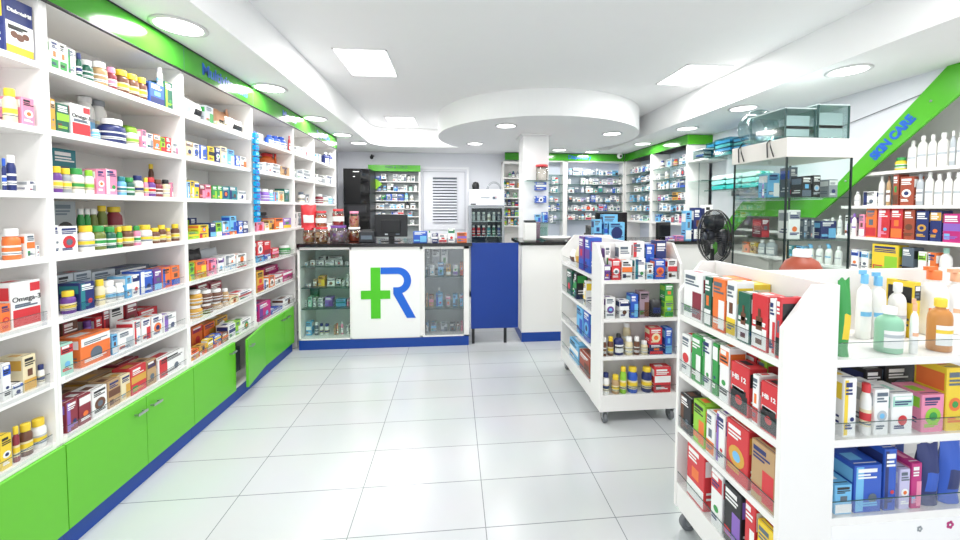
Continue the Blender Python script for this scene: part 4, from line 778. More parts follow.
('b',0,-1.75,2.023,1.228,0.025,0.025,0.19,'green','white','green and white pill bottle, third from left, back row, fourth shelf of second left bay', 32, '', 1),
('b',0,-1.75,2.059,1.228,0.033,0.033,0.19,'olive','white','olive and white pill bottle, fourth from left, back row, fourth shelf of second left bay', 32, '', 1),
('b',0,-1.75,2.11,1.228,0.04,0.04,0.205,'olive','yellow','olive and yellow pill bottle, fifth from left, back row, fourth shelf of second left bay', 32, '', 1),
('b',0,-1.75,2.195,1.228,0.067,0.067,0.2,'maroon','yellow','maroon and yellow pill bottle, sixth from left, back row, fourth shelf of second left bay', 32, '', 1),
('c',0,-1.615,1.721,1.228,0.016,0.09,0.121,'white','grey','white and grey carton, first from left, front row, fourth shelf of second left bay', 15, '', 1),
('c',0,-1.615,1.771,1.228,0.076,0.09,0.115,'white','red','white and red carton, second from left, front row, fourth shelf of second left bay', 15, '', 1),
('b',0,-1.615,1.875,1.228,0.056,0.056,0.114,'white','yellow','white and yellow pill bottle, third from left, front row, fourth shelf of second left bay', 32, '', 1),
('b',0,-1.615,1.934,1.228,0.055,0.055,0.111,'olive','green','olive and green pill bottle, fourth from left, front row, fourth shelf of second left bay', 32, '', 1),
('b',0,-1.615,1.989,1.228,0.046,0.046,0.104,'forest','green','forest and green pill bottle, fifth from left, front row, fourth shelf of second left bay', 32, '', 1),
('b',0,-1.615,2.027,1.228,0.022,0.022,0.102,'green','yellow','green and yellow pill bottle, sixth from left, front row, fourth shelf of second left bay', 32, '', 1),
('b',0,-1.615,2.089,1.228,0.054,0.054,0.104,'brown','yellow','brown and yellow pill bottle, seventh from left, front row, fourth shelf of second left bay', 32, '', 1),
('b',0,-1.615,2.136,1.228,0.032,0.032,0.102,'pink','green','pink and green pill bottle, eighth from left, front row, fourth shelf of second left bay', 32, '', 1),
('b',0,-1.615,2.207,1.228,0.063,0.063,0.104,'white','yellow','white and yellow pill bottle, ninth from left, front row, fourth shelf of second left bay', 32, '', 1),
('b',0,-1.615,2.264,1.228,0.045,0.045,0.085,'brown','yellow','brown and yellow pill bottle, tenth from left, front row, fourth shelf of second left bay', 32, '', 1),
('b',0,-1.615,2.311,1.228,0.041,0.041,0.099,'brown','yellow','brown and yellow pill bottle, eleventh from left, front row, fourth shelf of second left bay', 32, '', 1),
('b',0,-1.615,2.35,1.228,0.029,0.029,0.08,'tan','yellow','tan and yellow pill bottle, twelfth from left, front row, fourth shelf of second left bay', 32, '', 1),
('b',0,-1.615,2.416,1.228,0.041,0.041,0.1,'brown','yellow','brown and yellow pill bottle, thirteenth from left, front row, fourth shelf of second left bay', 32, '', 1),
('c',0,-1.75,1.894,0.972,0.076,0.09,0.148,'silver','red','silver and red carton, first from left, back row, fifth shelf of second left bay', 15, '', 1),
('c',0,-1.75,1.978,0.972,0.084,0.09,0.148,'silver','red','silver and red carton, second from left, back row, fifth shelf of second left bay', 15, '', 1),
('c',0,-1.75,2.088,0.972,0.128,0.09,0.135,'silver','grey','silver and grey carton, third from left, back row, fifth shelf of second left bay', 15, '', 1),
('c',0,-1.75,2.266,0.972,0.218,0.115,0.128,'slate','navy','slate and navy carton, fourth from left, back row, fifth shelf of second left bay', 15, '', 1),
('c',0,-1.75,2.408,0.972,0.056,0.09,0.112,'slate','skyblue','slate and skyblue carton, fifth from left, back row, fifth shelf of second left bay', 15, '', 1),
('b',0,-1.615,1.782,0.972,0.048,0.048,0.096,'purple','yellow','purple and yellow pill bottle, first from left, front row, fifth shelf of second left bay', 32, '', 1),
('c',0,-1.615,1.843,0.972,0.067,0.09,0.121,'navy','teal','navy and teal carton, second from left, front row, fifth shelf of second left bay', 15, '', 1),
('b',0,-1.615,1.922,0.972,0.036,0.036,0.118,'cream','yellow','cream and yellow pill bottle, third from left, front row, fifth shelf of second left bay', 32, '', 1),
('b',0,-1.615,1.975,0.972,0.049,0.049,0.103,'white','white','white pill bottle, fourth from left, front row, fifth shelf of second left bay', 32, '', 1),
('b',0,-1.615,2.024,0.972,0.038,0.038,0.083,'white','white','white pill bottle, fifth from left, front row, fifth shelf of second left bay', 32, '', 1),
('c',0,-1.615,2.061,0.972,0.029,0.09,0.108,'skyblue','white','skyblue and white carton, sixth from left, front row, fifth shelf of second left bay', 15, '', 1),
('c',0,-1.615,2.102,0.972,0.045,0.09,0.109,'white','navy','white and navy carton, seventh from left, front row, fifth shelf of second left bay', 15, '', 1),
('c',0,-1.615,2.17,0.972,0.081,0.09,0.119,'blue','white','blue and white carton, eighth from left, front row, fifth shelf of second left bay', 15, '', 1),
('c',0,-1.615,2.248,0.972,0.053,0.09,0.111,'purple','skyblue','purple and skyblue carton, ninth from left, front row, fifth shelf of second left bay', 15, '', 1),
('c',0,-1.615,2.311,0.972,0.063,0.09,0.112,'orange','blue','orange and blue carton, tenth from left, front row, fifth shelf of second left bay', 15, '', 1),
('c',0,-1.615,2.381,0.972,0.068,0.09,0.113,'orange','blue','orange and blue carton, eleventh from left, front row, fifth shelf of second left bay', 15, '', 1),
('c',0,-1.75,1.909,0.722,0.073,0.09,0.184,'brown','maroon','brown and maroon carton, first from left, back row, sixth shelf of second left bay', 15, '', 1),
('b',0,-1.75,2.009,0.722,0.038,0.038,0.153,'violet','purple','violet and purple pill bottle, second from left, back row, sixth shelf of second left bay', 32, '', 1),
('c',0,-1.75,2.05,0.722,0.036,0.09,0.159,'red','white','red and white carton, third from left, back row, sixth shelf of second left bay', 15, '', 1),
('c',0,-1.75,2.091,0.722,0.035,0.09,0.191,'maroon','red','maroon and red carton, fourth from left, back row, sixth shelf of second left bay', 15, '', 1),
('c',0,-1.75,2.153,0.722,0.078,0.09,0.19,'white','red','white and red carton, fifth from left, back row, sixth shelf of second left bay', 15, '', 1),
('c',0,-1.75,2.246,0.722,0.073,0.09,0.188,'maroon','red','maroon and red carton, sixth from left, back row, sixth shelf of second left bay', 15, '', 1),
('c',0,-1.75,2.358,0.722,0.132,0.099,0.121,'red','white','red and white carton, seventh from left, back row, sixth shelf of second left bay', 15, '', 1),
('c',0,-1.615,1.743,0.722,0.053,0.09,0.132,'mint','red','mint and red carton, first from left, front row, sixth shelf of second left bay', 15, '', 1),
('c',0,-1.615,1.874,0.722,0.144,0.108,0.132,'orange','white','orange and white carton, second from left, front row, sixth shelf of second left bay', 15, '', 1),
('c',0,-1.615,1.969,0.722,0.028,0.09,0.094,'skyblue','white','skyblue and white carton, third from left, front row, sixth shelf of second left bay', 15, '', 1),
('c',0,-1.615,2.032,0.722,0.087,0.09,0.094,'white','silver','white and silver carton, fourth from left, front row, sixth shelf of second left bay', 15, '', 1),
('c',0,-1.615,2.101,0.722,0.039,0.09,0.123,'white','red','white and red carton, fifth from left, front row, sixth shelf of second left bay', 15, '', 1),
('c',0,-1.615,2.159,0.722,0.055,0.09,0.116,'white','red','white and red carton, sixth from left, front row, sixth shelf of second left bay', 15, '', 1),
('c',0,-1.615,2.234,0.722,0.073,0.09,0.111,'white','orange','white and orange carton, seventh from left, front row, sixth shelf of second left bay', 15, '', 1),
('c',0,-1.615,2.33,0.722,0.096,0.072,0.095,'white','violet','white and violet carton, eighth from left, front row, sixth shelf of second left bay', 15, '', 1),
('c',0,-1.75,1.926,0.475,0.08,0.09,0.097,'tan','brown','tan and brown carton, first from left, back row, lowest shelf of second left bay', 15, '', 1),
('c',0,-1.75,2.055,0.475,0.146,0.109,0.111,'tan','gold','tan and gold carton, second from left, back row, lowest shelf of second left bay', 15, '', 1),
('c',0,-1.75,2.214,0.475,0.134,0.101,0.123,'maroon','tan','maroon and tan carton, third from left, back row, lowest shelf of second left bay', 15, '', 1),
('c',0,-1.615,1.756,0.475,0.05,0.09,0.129,'maroon','violet','maroon and violet carton, first from left, front row, lowest shelf of second left bay', 15, '', 1),
('c',0,-1.615,1.813,0.475,0.054,0.09,0.127,'maroon','white','maroon and white carton, second from left, front row, lowest shelf of second left bay', 15, '', 1),
('c',0,-1.615,1.883,0.475,0.074,0.09,0.125,'white','brown','white and brown carton, third from left, front row, lowest shelf of second left bay', 15, '', 1),
('c',0,-1.615,1.958,0.475,0.065,0.09,0.128,'tan','brown','tan and brown carton, fourth from left, front row, lowest shelf of second left bay', 15, '', 1),
('c',0,-1.615,2.022,0.475,0.053,0.09,0.124,'cream','gold','cream and gold carton, fifth from left, front row, lowest shelf of second left bay', 15, '', 1),
('c',0,-1.615,2.101,0.475,0.095,0.09,0.136,'red','gold','red and gold carton, sixth from left, front row, lowest shelf of second left bay', 15, '', 1),
('c',0,-1.615,2.186,0.475,0.063,0.09,0.133,'tan','brown','tan and brown carton, seventh from left, front row, lowest shelf of second left bay', 15, '', 1),
('c',0,-1.615,2.333,0.475,0.206,0.115,0.11,'white','red','white and red carton, eighth from left, front row, lowest shelf of second left bay', 15, '', 1),
('p',0,-1.615,2.536,1.986,0.058,0.04,0.111,'white','silver','white and silver pouch, first from left, front row, top shelf of third left bay', 39, '', 1),
('p',0,-1.615,2.63,1.986,0.121,0.073,0.112,'white','black','white and black pouch, second from left, front row, top shelf of third left bay', 39, '', 1),
('c',0,-1.615,2.734,1.986,0.08,0.09,0.108,'silver','green','silver and green carton, third from left, front row, top shelf of third left bay', 18, '', 1),
('p',0,-1.75,3.13,1.986,0.171,0.08,0.185,'peach','black','peach and black pouch, first from left, back row, top shelf of third left bay', 39, '', 1),
('p',0,-1.75,3.204,1.986,0.025,0.04,0.212,'peach','black','peach and black pouch, second from left, back row, top shelf of third left bay', 39, '', 1),
('c',0,-1.615,2.886,1.986,0.138,0.104,0.035,'cream','white','cream and white carton, fourth from left, front row, top shelf of third left bay', 18, '', 1),
('p',0,-1.615,3.08,1.986,0.213,0.08,0.107,'white','black','white and black pouch, fifth from left, front row, top shelf of third left bay', 39, '', 1),
('c',0,-1.615,2.528,1.734,0.068,0.09,0.094,'cream','tan','cream and tan carton, first from left, second shelf of third left bay', 18, '', 1),
('c',0,-1.615,2.592,1.734,0.053,0.09,0.092,'white','blue','white and blue carton, second from left, second shelf of third left bay', 18, '', 1),
('c',0,-1.615,2.665,1.734,0.066,0.09,0.091,'blue','white','blue and white carton, third from left, second shelf of third left bay', 18, '', 1),
('c',0,-1.615,2.742,1.734,0.06,0.09,0.097,'yellow','black','yellow and black carton, fourth from left, second shelf of third left bay', 18, '', 1),
('c',0,-1.615,2.813,1.734,0.052,0.09,0.102,'navy','white','navy and white carton, fifth from left, second shelf of third left bay', 18, '', 1),
('c',0,-1.615,2.883,1.734,0.079,0.09,0.119,'cream','white','cream and white carton, sixth from left, second shelf of third left bay', 18, '', 1),
('c',0,-1.615,2.968,1.734,0.084,0.09,0.111,'skyblue','white','skyblue and white carton, seventh from left, second shelf of third left bay', 18, '', 1),
('c',0,-1.615,3.056,1.734,0.063,0.09,0.08,'blue','white','blue and white carton, eighth from left, second shelf of third left bay', 18, '', 1),
('c',0,-1.615,3.132,1.734,0.081,0.09,0.082,'white','orange','white and orange carton, ninth from left, second shelf of third left bay', 18, '', 1),
('c',0,-1.615,2.513,1.484,0.023,0.09,0.098,'skyblue','white','skyblue and white carton, first from left, third shelf of third left bay', 18, '', 1),
('c',0,-1.615,2.544,1.484,0.032,0.09,0.107,'yellow','white','yellow and white carton, second from left, third shelf of third left bay', 18, '', 1),
('c',0,-1.615,2.586,1.484,0.043,0.09,0.103,'yellow','blue','yellow and blue carton, third from left, third shelf of third left bay', 18, '', 1),
('c',0,-1.615,2.639,1.484,0.055,0.09,0.088,'maroon','pink','maroon and pink carton, fourth from left, third shelf of third left bay', 18, '', 1),
('c',0,-1.615,2.699,1.484,0.058,0.09,0.091,'pink','red','pink and red carton, fifth from left, third shelf of third left bay', 18, '', 1),
('c',0,-1.615,2.768,1.484,0.051,0.09,0.088,'green','lime','green and lime carton, sixth from left, third shelf of third left bay', 18, '', 1),
('c',0,-1.615,2.824,1.484,0.053,0.09,0.092,'green','yellow','green and yellow carton, seventh from left, third shelf of third left bay', 18, '', 1),
('c',0,-1.615,2.894,1.484,0.08,0.09,0.089,'teal','navy','teal and navy carton, eighth from left, third shelf of third left bay', 18, '', 1),
('c',0,-1.615,2.987,1.484,0.099,0.074,0.094,'teal','navy','teal and navy carton, ninth from left, third shelf of third left bay', 18, '', 1),
('c',0,-1.615,3.106,1.484,0.107,0.081,0.07,'white','grey','white and grey carton, tenth from left, third shelf of third left bay', 18, '', 1),
('c',0,-1.615,2.545,1.228,0.097,0.073,0.045,'lime','yellow','lime and yellow carton, first from left, front row, fourth shelf of third left bay', 18, '', 1),
('c',0,-1.75,2.761,1.228,0.066,0.09,0.127,'navy','lime','navy and lime carton, first from left, back row, fourth shelf of third left bay', 18, '', 1),
('c',0,-1.615,2.645,1.228,0.095,0.072,0.032,'yellow','red','yellow and red carton, second from left, front row, fourth shelf of third left bay', 18, '', 1),
('c',0,-1.615,2.646,1.261,0.093,0.07,0.051,'yellow','orange','yellow and orange carton, first from left, upper row, fourth shelf of third left bay', 18, '', 1),
('c',0,-1.615,2.74,1.228,0.06,0.09,0.094,'navy','skyblue','navy and skyblue carton, third from left, front row, fourth shelf of third left bay', 18, '', 1),
('c',0,-1.615,2.805,1.228,0.062,0.09,0.091,'lime','white','lime and white carton, fourth from left, front row, fourth shelf of third left bay', 18, '', 1),
('c',0,-1.615,2.886,1.228,0.09,0.068,0.025,'blue','orange','blue and orange carton, fifth from left, front row, fourth shelf of third left bay', 18, '', 1),
('c',0,-1.615,2.887,1.254,0.088,0.066,0.076,'skyblue','white','skyblue and white carton, second from left, upper row, fourth shelf of third left bay', 18, '', 1),
('c',0,-1.615,2.978,1.228,0.086,0.064,0.025,'orange','white','orange and white carton, sixth from left, front row, fourth shelf of third left bay', 18, '', 1),
('c',0,-1.615,2.981,1.254,0.081,0.064,0.11,'skyblue','blue','skyblue and blue carton, third from left, upper row, fourth shelf of third left bay', 18, '', 1),
('c',0,-1.615,3.074,1.228,0.064,0.09,0.096,'blue','white','blue and white carton, seventh from left, front row, fourth shelf of third left bay', 18, '', 1),
('c',0,-1.615,3.144,1.228,0.068,0.09,0.093,'navy','white','navy and white carton, eighth from left, front row, fourth shelf of third left bay', 18, '', 1),
('p',0,-1.75,2.799,0.972,0.16,0.08,0.169,'black','grey','black and grey pouch, first from left, back row, fifth shelf of third left bay', 39, '', 1),
('p',0,-1.75,2.975,0.972,0.183,0.08,0.158,'silver','black','silver and black pouch, second from left, back row, fifth shelf of third left bay', 39, '', 1),
('c',0,-1.615,2.519,0.972,0.05,0.045,0.042,'lime','yellow','lime and yellow carton, first from left, front row, fifth shelf of third left bay', 18, '', 1),
('c',0,-1.615,2.52,1.015,0.047,0.045,0.067,'lime','green','lime and green carton, first from left, upper row, fifth shelf of third left bay', 18, '', 1),
('c',0,-1.615,2.609,0.972,0.103,0.077,0.033,'gold','orange','gold and orange carton, second from left, front row, fifth shelf of third left bay', 18, '', 1),
('c',0,-1.615,2.61,1.006,0.099,0.075,0.076,'orange','yellow','orange and yellow carton, second from left, upper row, fifth shelf of third left bay', 18, '', 1),
('c',0,-1.615,2.721,0.972,0.092,0.069,0.028,'pink','white','pink and white carton, third from left, front row, fifth shelf of third left bay', 18, '', 1),
('c',0,-1.615,2.722,1.001,0.088,0.066,0.08,'pink','red','pink and red carton, third from left, upper row, fifth shelf of third left bay', 18, '', 1),
('c',0,-1.615,2.818,0.972,0.065,0.09,0.103,'white','purple','white and purple carton, fourth from left, front row, fifth shelf of third left bay', 18, '', 1),
('c',0,-1.615,2.93,0.972,0.132,0.099,0.037,'white','skyblue','white and skyblue carton, fifth from left, front row, fifth shelf of third left bay', 18, '', 1),
('c',0,-1.615,2.931,1.01,0.129,0.097,0.072,'white','grey','white and grey carton, fourth from left, upper row, fifth shelf of third left bay', 18, '', 1),
('c',0,-1.615,3.081,0.972,0.134,0.1,0.03,'white','red','white and red carton, sixth from left, front row, fifth shelf of third left bay', 18, '', 1),
('c',0,-1.615,3.082,1.003,0.131,0.098,0.068,'white','orange','white and orange carton, fifth from left, upper row, fifth shelf of third left bay', 18, '', 1),
('c',0,-1.75,2.84,0.722,0.124,0.09,0.176,'maroon','black','maroon and black carton, first from left, back row, sixth shelf of third left bay', 18, '', 1),
('c',0,-1.75,2.986,0.722,0.138,0.09,0.155,'maroon','pink','maroon and pink carton, second from left, back row, sixth shelf of third left bay', 18, '', 1),
('j',0,-1.615,2.599,0.722,0.081,0.081,0.08,'gold','white','gold and white tub, first from left, front row, sixth shelf of third left bay', 59, '', 1),
('j',0,-1.615,2.601,0.803,0.076,0.076,0.095,'gold','white','gold and white tub, first from left, upper row, sixth shelf of third left bay', 59, '', 1),
('j',0,-1.615,2.703,0.722,0.088,0.088,0.067,'brown','white','brown and white tub, second from left, front row, sixth shelf of third left bay', 59, '', 1),
('j',0,-1.615,2.705,0.79,0.084,0.084,0.086,'brown','white','brown and white tub, second from left, upper row, sixth shelf of third left bay', 59, '', 1),
('j',0,-1.615,2.816,0.722,0.095,0.095,0.053,'tan','white','tan and white tub, third from left, front row, sixth shelf of third left bay', 59, '', 1),
('j',0,-1.615,2.818,0.776,0.091,0.091,0.083,'brown','white','brown and white tub, third from left, upper row, sixth shelf of third left bay', 59, '', 1),
('j',0,-1.615,2.891,0.722,0.048,0.048,0.038,'tan','white','tan and white tub, fourth from left, front row, sixth shelf of third left bay', 59, '', 1),
('j',0,-1.615,2.893,0.761,0.045,0.045,0.086,'tan','white','tan and white tub, fourth from left, upper row, sixth shelf of third left bay', 59, '', 1),
('c',0,-1.615,2.972,0.722,0.105,0.079,0.047,'cream','orange','cream and orange carton, fifth from left, front row, sixth shelf of third left bay', 18, '', 1),
('c',0,-1.615,3.121,0.722,0.181,0.115,0.056,'white','red','white and red carton, sixth from left, front row, sixth shelf of third left bay', 18, '', 1),
('c',0,-1.75,2.769,0.475,0.107,0.09,0.141,'orange','red','orange and red carton, first from left, back row, lowest shelf of third left bay', 18, '', 1),
('c',0,-1.75,2.897,0.475,0.119,0.09,0.123,'orange','gold','orange and gold carton, second from left, back row, lowest shelf of third left bay', 18, '', 1),
('c',0,-1.75,3.047,0.475,0.145,0.108,0.124,'gold','white','gold and white carton, third from left, back row, lowest shelf of third left bay', 18, '', 1),
('c',0,-1.615,2.525,0.475,0.078,0.059,0.025,'gold','orange','gold and orange carton, first from left, front row, lowest shelf of third left bay', 18, '', 1),
('c',0,-1.615,2.527,0.501,0.074,0.056,0.034,'orange','white','orange and white carton, first from left, upper row, lowest shelf of third left bay', 18, '', 1),
('c',0,-1.615,2.607,0.475,0.074,0.056,0.025,'orange','white','orange and white carton, second from left, front row, lowest shelf of third left bay', 18, '', 1),
('c',0,-1.615,2.609,0.501,0.07,0.053,0.036,'gold','brown','gold and brown carton, second from left, upper row, lowest shelf of third left bay', 18, '', 1),
('c',0,-1.615,2.68,0.475,0.058,0.045,0.025,'tan','white','tan and white carton, third from left, front row, lowest shelf of third left bay', 18, '', 1),
('c',0,-1.615,2.682,0.501,0.055,0.045,0.05,'yellow','white','yellow and white carton, third from left, upper row, lowest shelf of third left bay', 18, '', 1),
('c',0,-1.615,2.756,0.475,0.084,0.063,0.025,'orange','white','orange and white carton, fourth from left, front row, lowest shelf of third left bay', 18, '', 1),
('c',0,-1.615,2.758,0.501,0.081,0.06,0.052,'blue','yellow','blue and yellow carton, fourth from left, upper row, lowest shelf of third left bay', 18, '', 1),
('c',0,-1.615,2.846,0.475,0.078,0.059,0.063,'brown','orange','brown and orange carton, fifth from left, front row, lowest shelf of third left bay', 18, '', 1),
('c',0,-1.615,2.934,0.475,0.084,0.09,0.1,'white','navy','white and navy carton, sixth from left, front row, lowest shelf of third left bay', 18, '', 1),
('c',0,-1.615,3.012,0.475,0.062,0.09,0.099,'lime','white','lime and white carton, seventh from left, front row, lowest shelf of third left bay', 18, '', 1),
('c',0,-1.615,3.124,0.475,0.153,0.115,0.082,'white','green','white and green carton, eighth from left, front row, lowest shelf of third left bay', 18, '', 1),
('c',0,-1.615,3.337,1.986,0.06,0.045,0.053,'white','silver','white and silver carton, first from left, top shelf of fourth left bay', 5, '', 1),
('c',0,-1.615,3.411,1.986,0.08,0.06,0.059,'white','grey','white and grey carton, second from left, top shelf of fourth left bay', 5, '', 1),
('t',0,-1.615,3.655,1.986,0.091,0.091,0.096,'blue','blue','blue tall bottle, third from left, top shelf of fourth left bay', 44, '', 1),
('t',0,-1.615,3.791,1.986,0.117,0.115,0.112,'blue','blue','blue tall bottle, fourth from left, top shelf of fourth left bay', 44, '', 1),
('t',0,-1.615,3.917,1.986,0.126,0.115,0.126,'blue','blue','blue tall bottle, fifth from left, top shelf of fourth left bay', 44, '', 1),
('t',0,-1.615,3.998,1.986,0.025,0.025,0.155,'red','red','red tall bottle, sixth from left, top shelf of fourth left bay', 44, '', 1),
('j',0,-1.75,3.927,1.734,0.167,0.115,0.216,'orange','red','orange and red tub, first from left, back row, second shelf of fourth left bay', 54, '', 1),
('j',0,-1.75,3.998,1.734,0.025,0.025,0.225,'orange','red','orange and red tub, second from left, back row, second shelf of fourth left bay', 54, '', 1),
('c',0,-1.615,3.4,1.734,0.114,0.085,0.067,'white','silver','white and silver carton, first from left, front row, second shelf of fourth left bay', 5, '', 1),
('c',0,-1.615,3.54,1.734,0.124,0.093,0.083,'white','silver','white and silver carton, second from left, front row, second shelf of fourth left bay', 5, '', 1),
('c',0,-1.615,3.683,1.734,0.155,0.115,0.091,'white','grey','white and grey carton, third from left, front row, second shelf of fourth left bay', 5, '', 1),
('c',0,-1.615,3.87,1.734,0.172,0.115,0.084,'tan','brown','tan and brown carton, fourth from left, front row, second shelf of fourth left bay', 5, '', 1),
('c',0,-1.615,3.364,1.484,0.062,0.09,0.106,'purple','violet','purple and violet carton, first from left, third shelf of fourth left bay', 5, '', 1),
('b',0,-1.615,3.534,1.484,0.085,0.085,0.106,'violet','white','violet and white pill bottle, second from left, third shelf of fourth left bay', 24, '', 1),
('b',0,-1.615,3.609,1.484,0.047,0.047,0.102,'skyblue','white','skyblue and white pill bottle, third from left, third shelf of fourth left bay', 24, '', 1),
('c',0,-1.615,3.672,1.484,0.07,0.09,0.084,'skyblue','red','skyblue and red carton, fourth from left, third shelf of fourth left bay', 5, '', 1),
('c',0,-1.615,3.772,1.484,0.122,0.091,0.099,'cream','tan','cream and tan carton, fifth from left, third shelf of fourth left bay', 5, '', 1),
('c',0,-1.615,3.892,1.484,0.108,0.09,0.124,'forest','teal','forest and teal carton, sixth from left, third shelf of fourth left bay', 5, '', 1),
('b',0,-1.75,3.788,1.228,0.127,0.115,0.157,'slate','black','slate and black pill bottle, first from left, back row, fourth shelf of fourth left bay', 24, '', 1),
('c',0,-1.615,3.376,1.228,0.113,0.084,0.077,'pink','red','pink and red carton, first from left, front row, fourth shelf of fourth left bay', 5, '', 1),
('c',0,-1.615,3.487,1.228,0.067,0.05,0.064,'cream','white','cream and white carton, second from left, front row, fourth shelf of fourth left bay', 5, '', 1),
('c',0,-1.615,3.571,1.228,0.09,0.067,0.088,'gold','brown','gold and brown carton, third from left, front row, fourth shelf of fourth left bay', 5, '', 1),
('c',0,-1.615,3.719,1.228,0.159,0.115,0.102,'orange','white','orange and white carton, fourth from left, front row, fourth shelf of fourth left bay', 5, '', 1),
('c',0,-1.615,3.89,1.228,0.175,0.115,0.097,'violet','yellow','violet and yellow carton, fifth from left, front row, fourth shelf of fourth left bay', 5, '', 1),
('c',0,-1.615,3.363,0.972,0.112,0.084,0.057,'skyblue','navy','skyblue and navy carton, first from left, front row, fifth shelf of fourth left bay', 5, '', 1),
('c',0,-1.615,3.365,1.03,0.106,0.084,0.117,'red','white','red and white carton, first from left, upper row, fifth shelf of fourth left bay', 5, '', 1),
('c',0,-1.615,3.484,0.972,0.121,0.091,0.051,'blue','white','blue and white carton, second from left, front row, fifth shelf of fourth left bay', 5, '', 1),
('c',0,-1.615,3.486,1.024,0.116,0.087,0.112,'red','maroon','red and maroon carton, second from left, upper row, fifth shelf of fourth left bay', 5, '', 1),
('c',0,-1.615,3.635,0.972,0.132,0.099,0.087,'red','pink','red and pink carton, third from left, front row, fifth shelf of fourth left bay', 5, '', 1),
('b',0,-1.615,3.949,0.972,0.124,0.115,0.082,'green','white','green and white pill bottle, fourth from left, front row, fifth shelf of fourth left bay', 24, '', 1),
('c',0,-1.75,3.842,0.722,0.277,0.115,0.145,'magenta','maroon','magenta and maroon carton, first from left, back row, sixth shelf of fourth left bay', 5, '', 1),
('c',0,-1.75,3.998,0.722,0.026,0.09,0.107,'magenta','purple','magenta and purple carton, second from left, back row, sixth shelf of fourth left bay', 5, '', 1),
('c',0,-1.615,3.355,0.722,0.11,0.09,0.173,'gold','red','gold and red carton, first from left, front row, sixth shelf of fourth left bay', 5, '', 1),
('c',0,-1.615,3.456,0.722,0.082,0.09,0.087,'white','blue','white and blue carton, second from left, front row, sixth shelf of fourth left bay', 5, '', 1),
('c',0,-1.615,3.556,0.722,0.108,0.081,0.096,'orange','white','orange and white carton, third from left, front row, sixth shelf of fourth left bay', 5, '', 1),
('c',0,-1.615,3.693,0.722,0.158,0.115,0.081,'white','red','white and red carton, fourth from left, front row, sixth shelf of fourth left bay', 5, '', 1),
('c',0,-1.615,3.888,0.722,0.221,0.115,0.086,'magenta','white','magenta and white carton, fifth from left, front row, sixth shelf of fourth left bay', 5, '', 1),
('c',0,-1.75,3.927,0.475,0.169,0.115,0.025,'tan','white','tan and white carton, second from left, back row, lowest shelf of fourth left bay', 5, '', 1),
('c',0,-1.615,3.422,0.475,0.203,0.115,0.143,'magenta','purple','magenta and purple carton, first from left, front row, lowest shelf of fourth left bay', 5, '', 1),
('c',0,-1.75,3.718,0.475,0.147,0.11,0.025,'white','blue','white and blue carton, first from left, back row, lowest shelf of fourth left bay', 5, '', 1),
('c',0,-1.615,3.649,0.475,0.213,0.115,0.025,'blue','white','blue and white carton, second from left, front row, lowest shelf of fourth left bay', 5, '', 1),
('c',0,-1.615,3.898,0.475,0.222,0.115,0.075,'white','brown','white and brown carton, third from left, front row, lowest shelf of fourth left bay', 5, '', 1),
('c',0,-1.615,4.229,1.986,0.128,0.096,0.079,'white','grey','white and grey carton, first from left, top shelf of fifth left bay', 4, '', 1),
('c',0,-1.615,4.409,1.986,0.169,0.115,0.097,'white','silver','white and silver carton, second from left, top shelf of fifth left bay', 4, '', 1),
('c',0,-1.615,4.23,1.734,0.155,0.115,0.08,'silver','white','silver and white carton, first from left, second shelf of fifth left bay', 4, '', 1),
('c',0,-1.615,4.411,1.734,0.198,0.115,0.108,'white','grey','white and grey carton, second from left, second shelf of fifth left bay', 4, '', 1),
('b',0,-1.615,4.328,1.484,0.066,0.066,0.114,'white','slate','white and slate pill bottle, first from left, third shelf of fifth left bay', 23, '', 1),
('c',0,-1.615,4.416,1.484,0.101,0.076,0.093,'grey','white','grey and white carton, second from left, third shelf of fifth left bay', 4, '', 1),
('c',0,-1.615,4.208,1.228,0.154,0.115,0.152,'white','grey','white and grey carton, first from left, fourth shelf of fifth left bay', 4, '', 1),
('c',0,-1.615,4.401,1.228,0.169,0.115,0.139,'white','red','white and red carton, second from left, fourth shelf of fifth left bay', 4, '', 1),
('c',0,-1.615,4.815,1.986,0.135,0.101,0.088,'white','skyblue','white and skyblue carton, first from left, top shelf of farthest left bay', 3, '', 1),
('t',0,-1.615,5.196,1.986,0.113,0.113,0.166,'navy','white','navy and white tall bottle, second from left, top shelf of farthest left bay', 43, '', 1),
('t',0,-1.615,5.349,1.986,0.095,0.095,0.18,'navy','white','navy and white tall bottle, third from left, top shelf of farthest left bay', 43, '', 1),
('c',0,-1.615,4.875,1.734,0.281,0.115,0.093,'white','grey','white and grey carton, first from left, second shelf of farthest left bay', 3, '', 1),
('c',0,-1.615,5.219,1.734,0.323,0.115,0.109,'white','silver','white and silver carton, second from left, second shelf of farthest left bay', 3, '', 1),
('b',0,-1.615,4.928,1.484,0.102,0.102,0.113,'maroon','white','maroon and white pill bottle, first from left, third shelf of farthest left bay', 22, '', 1),
('b',0,-1.615,5.114,1.484,0.147,0.115,0.107,'white','grey','white and grey pill bottle, second from left, third shelf of farthest left bay', 22, '', 1),
('b',0,-1.615,5.289,1.484,0.118,0.115,0.099,'skyblue','white','skyblue and white pill bottle, third from left, third shelf of farthest left bay', 22, '', 1),
('b',0,-1.615,5.383,1.484,0.025,0.025,0.091,'grey','white','grey and white pill bottle, fourth from left, third shelf of farthest left bay', 22, '', 1),
('c',0,-1.615,4.831,1.228,0.241,0.115,0.122,'white','grey','white and grey carton, first from left, fourth shelf of farthest left bay', 3, '', 1),
('c',2,0.992,2.388,0.958,0.039,0.07,0.096,'purple','white','purple and white carton, first from left, front row, top shelf, near end of middle gondola', 10, '', 1),
('c',2,1.051,2.388,0.958,0.057,0.07,0.134,'red','white','red and white carton, second from left, front row, top shelf, near end of middle gondola', 10, '', 1),
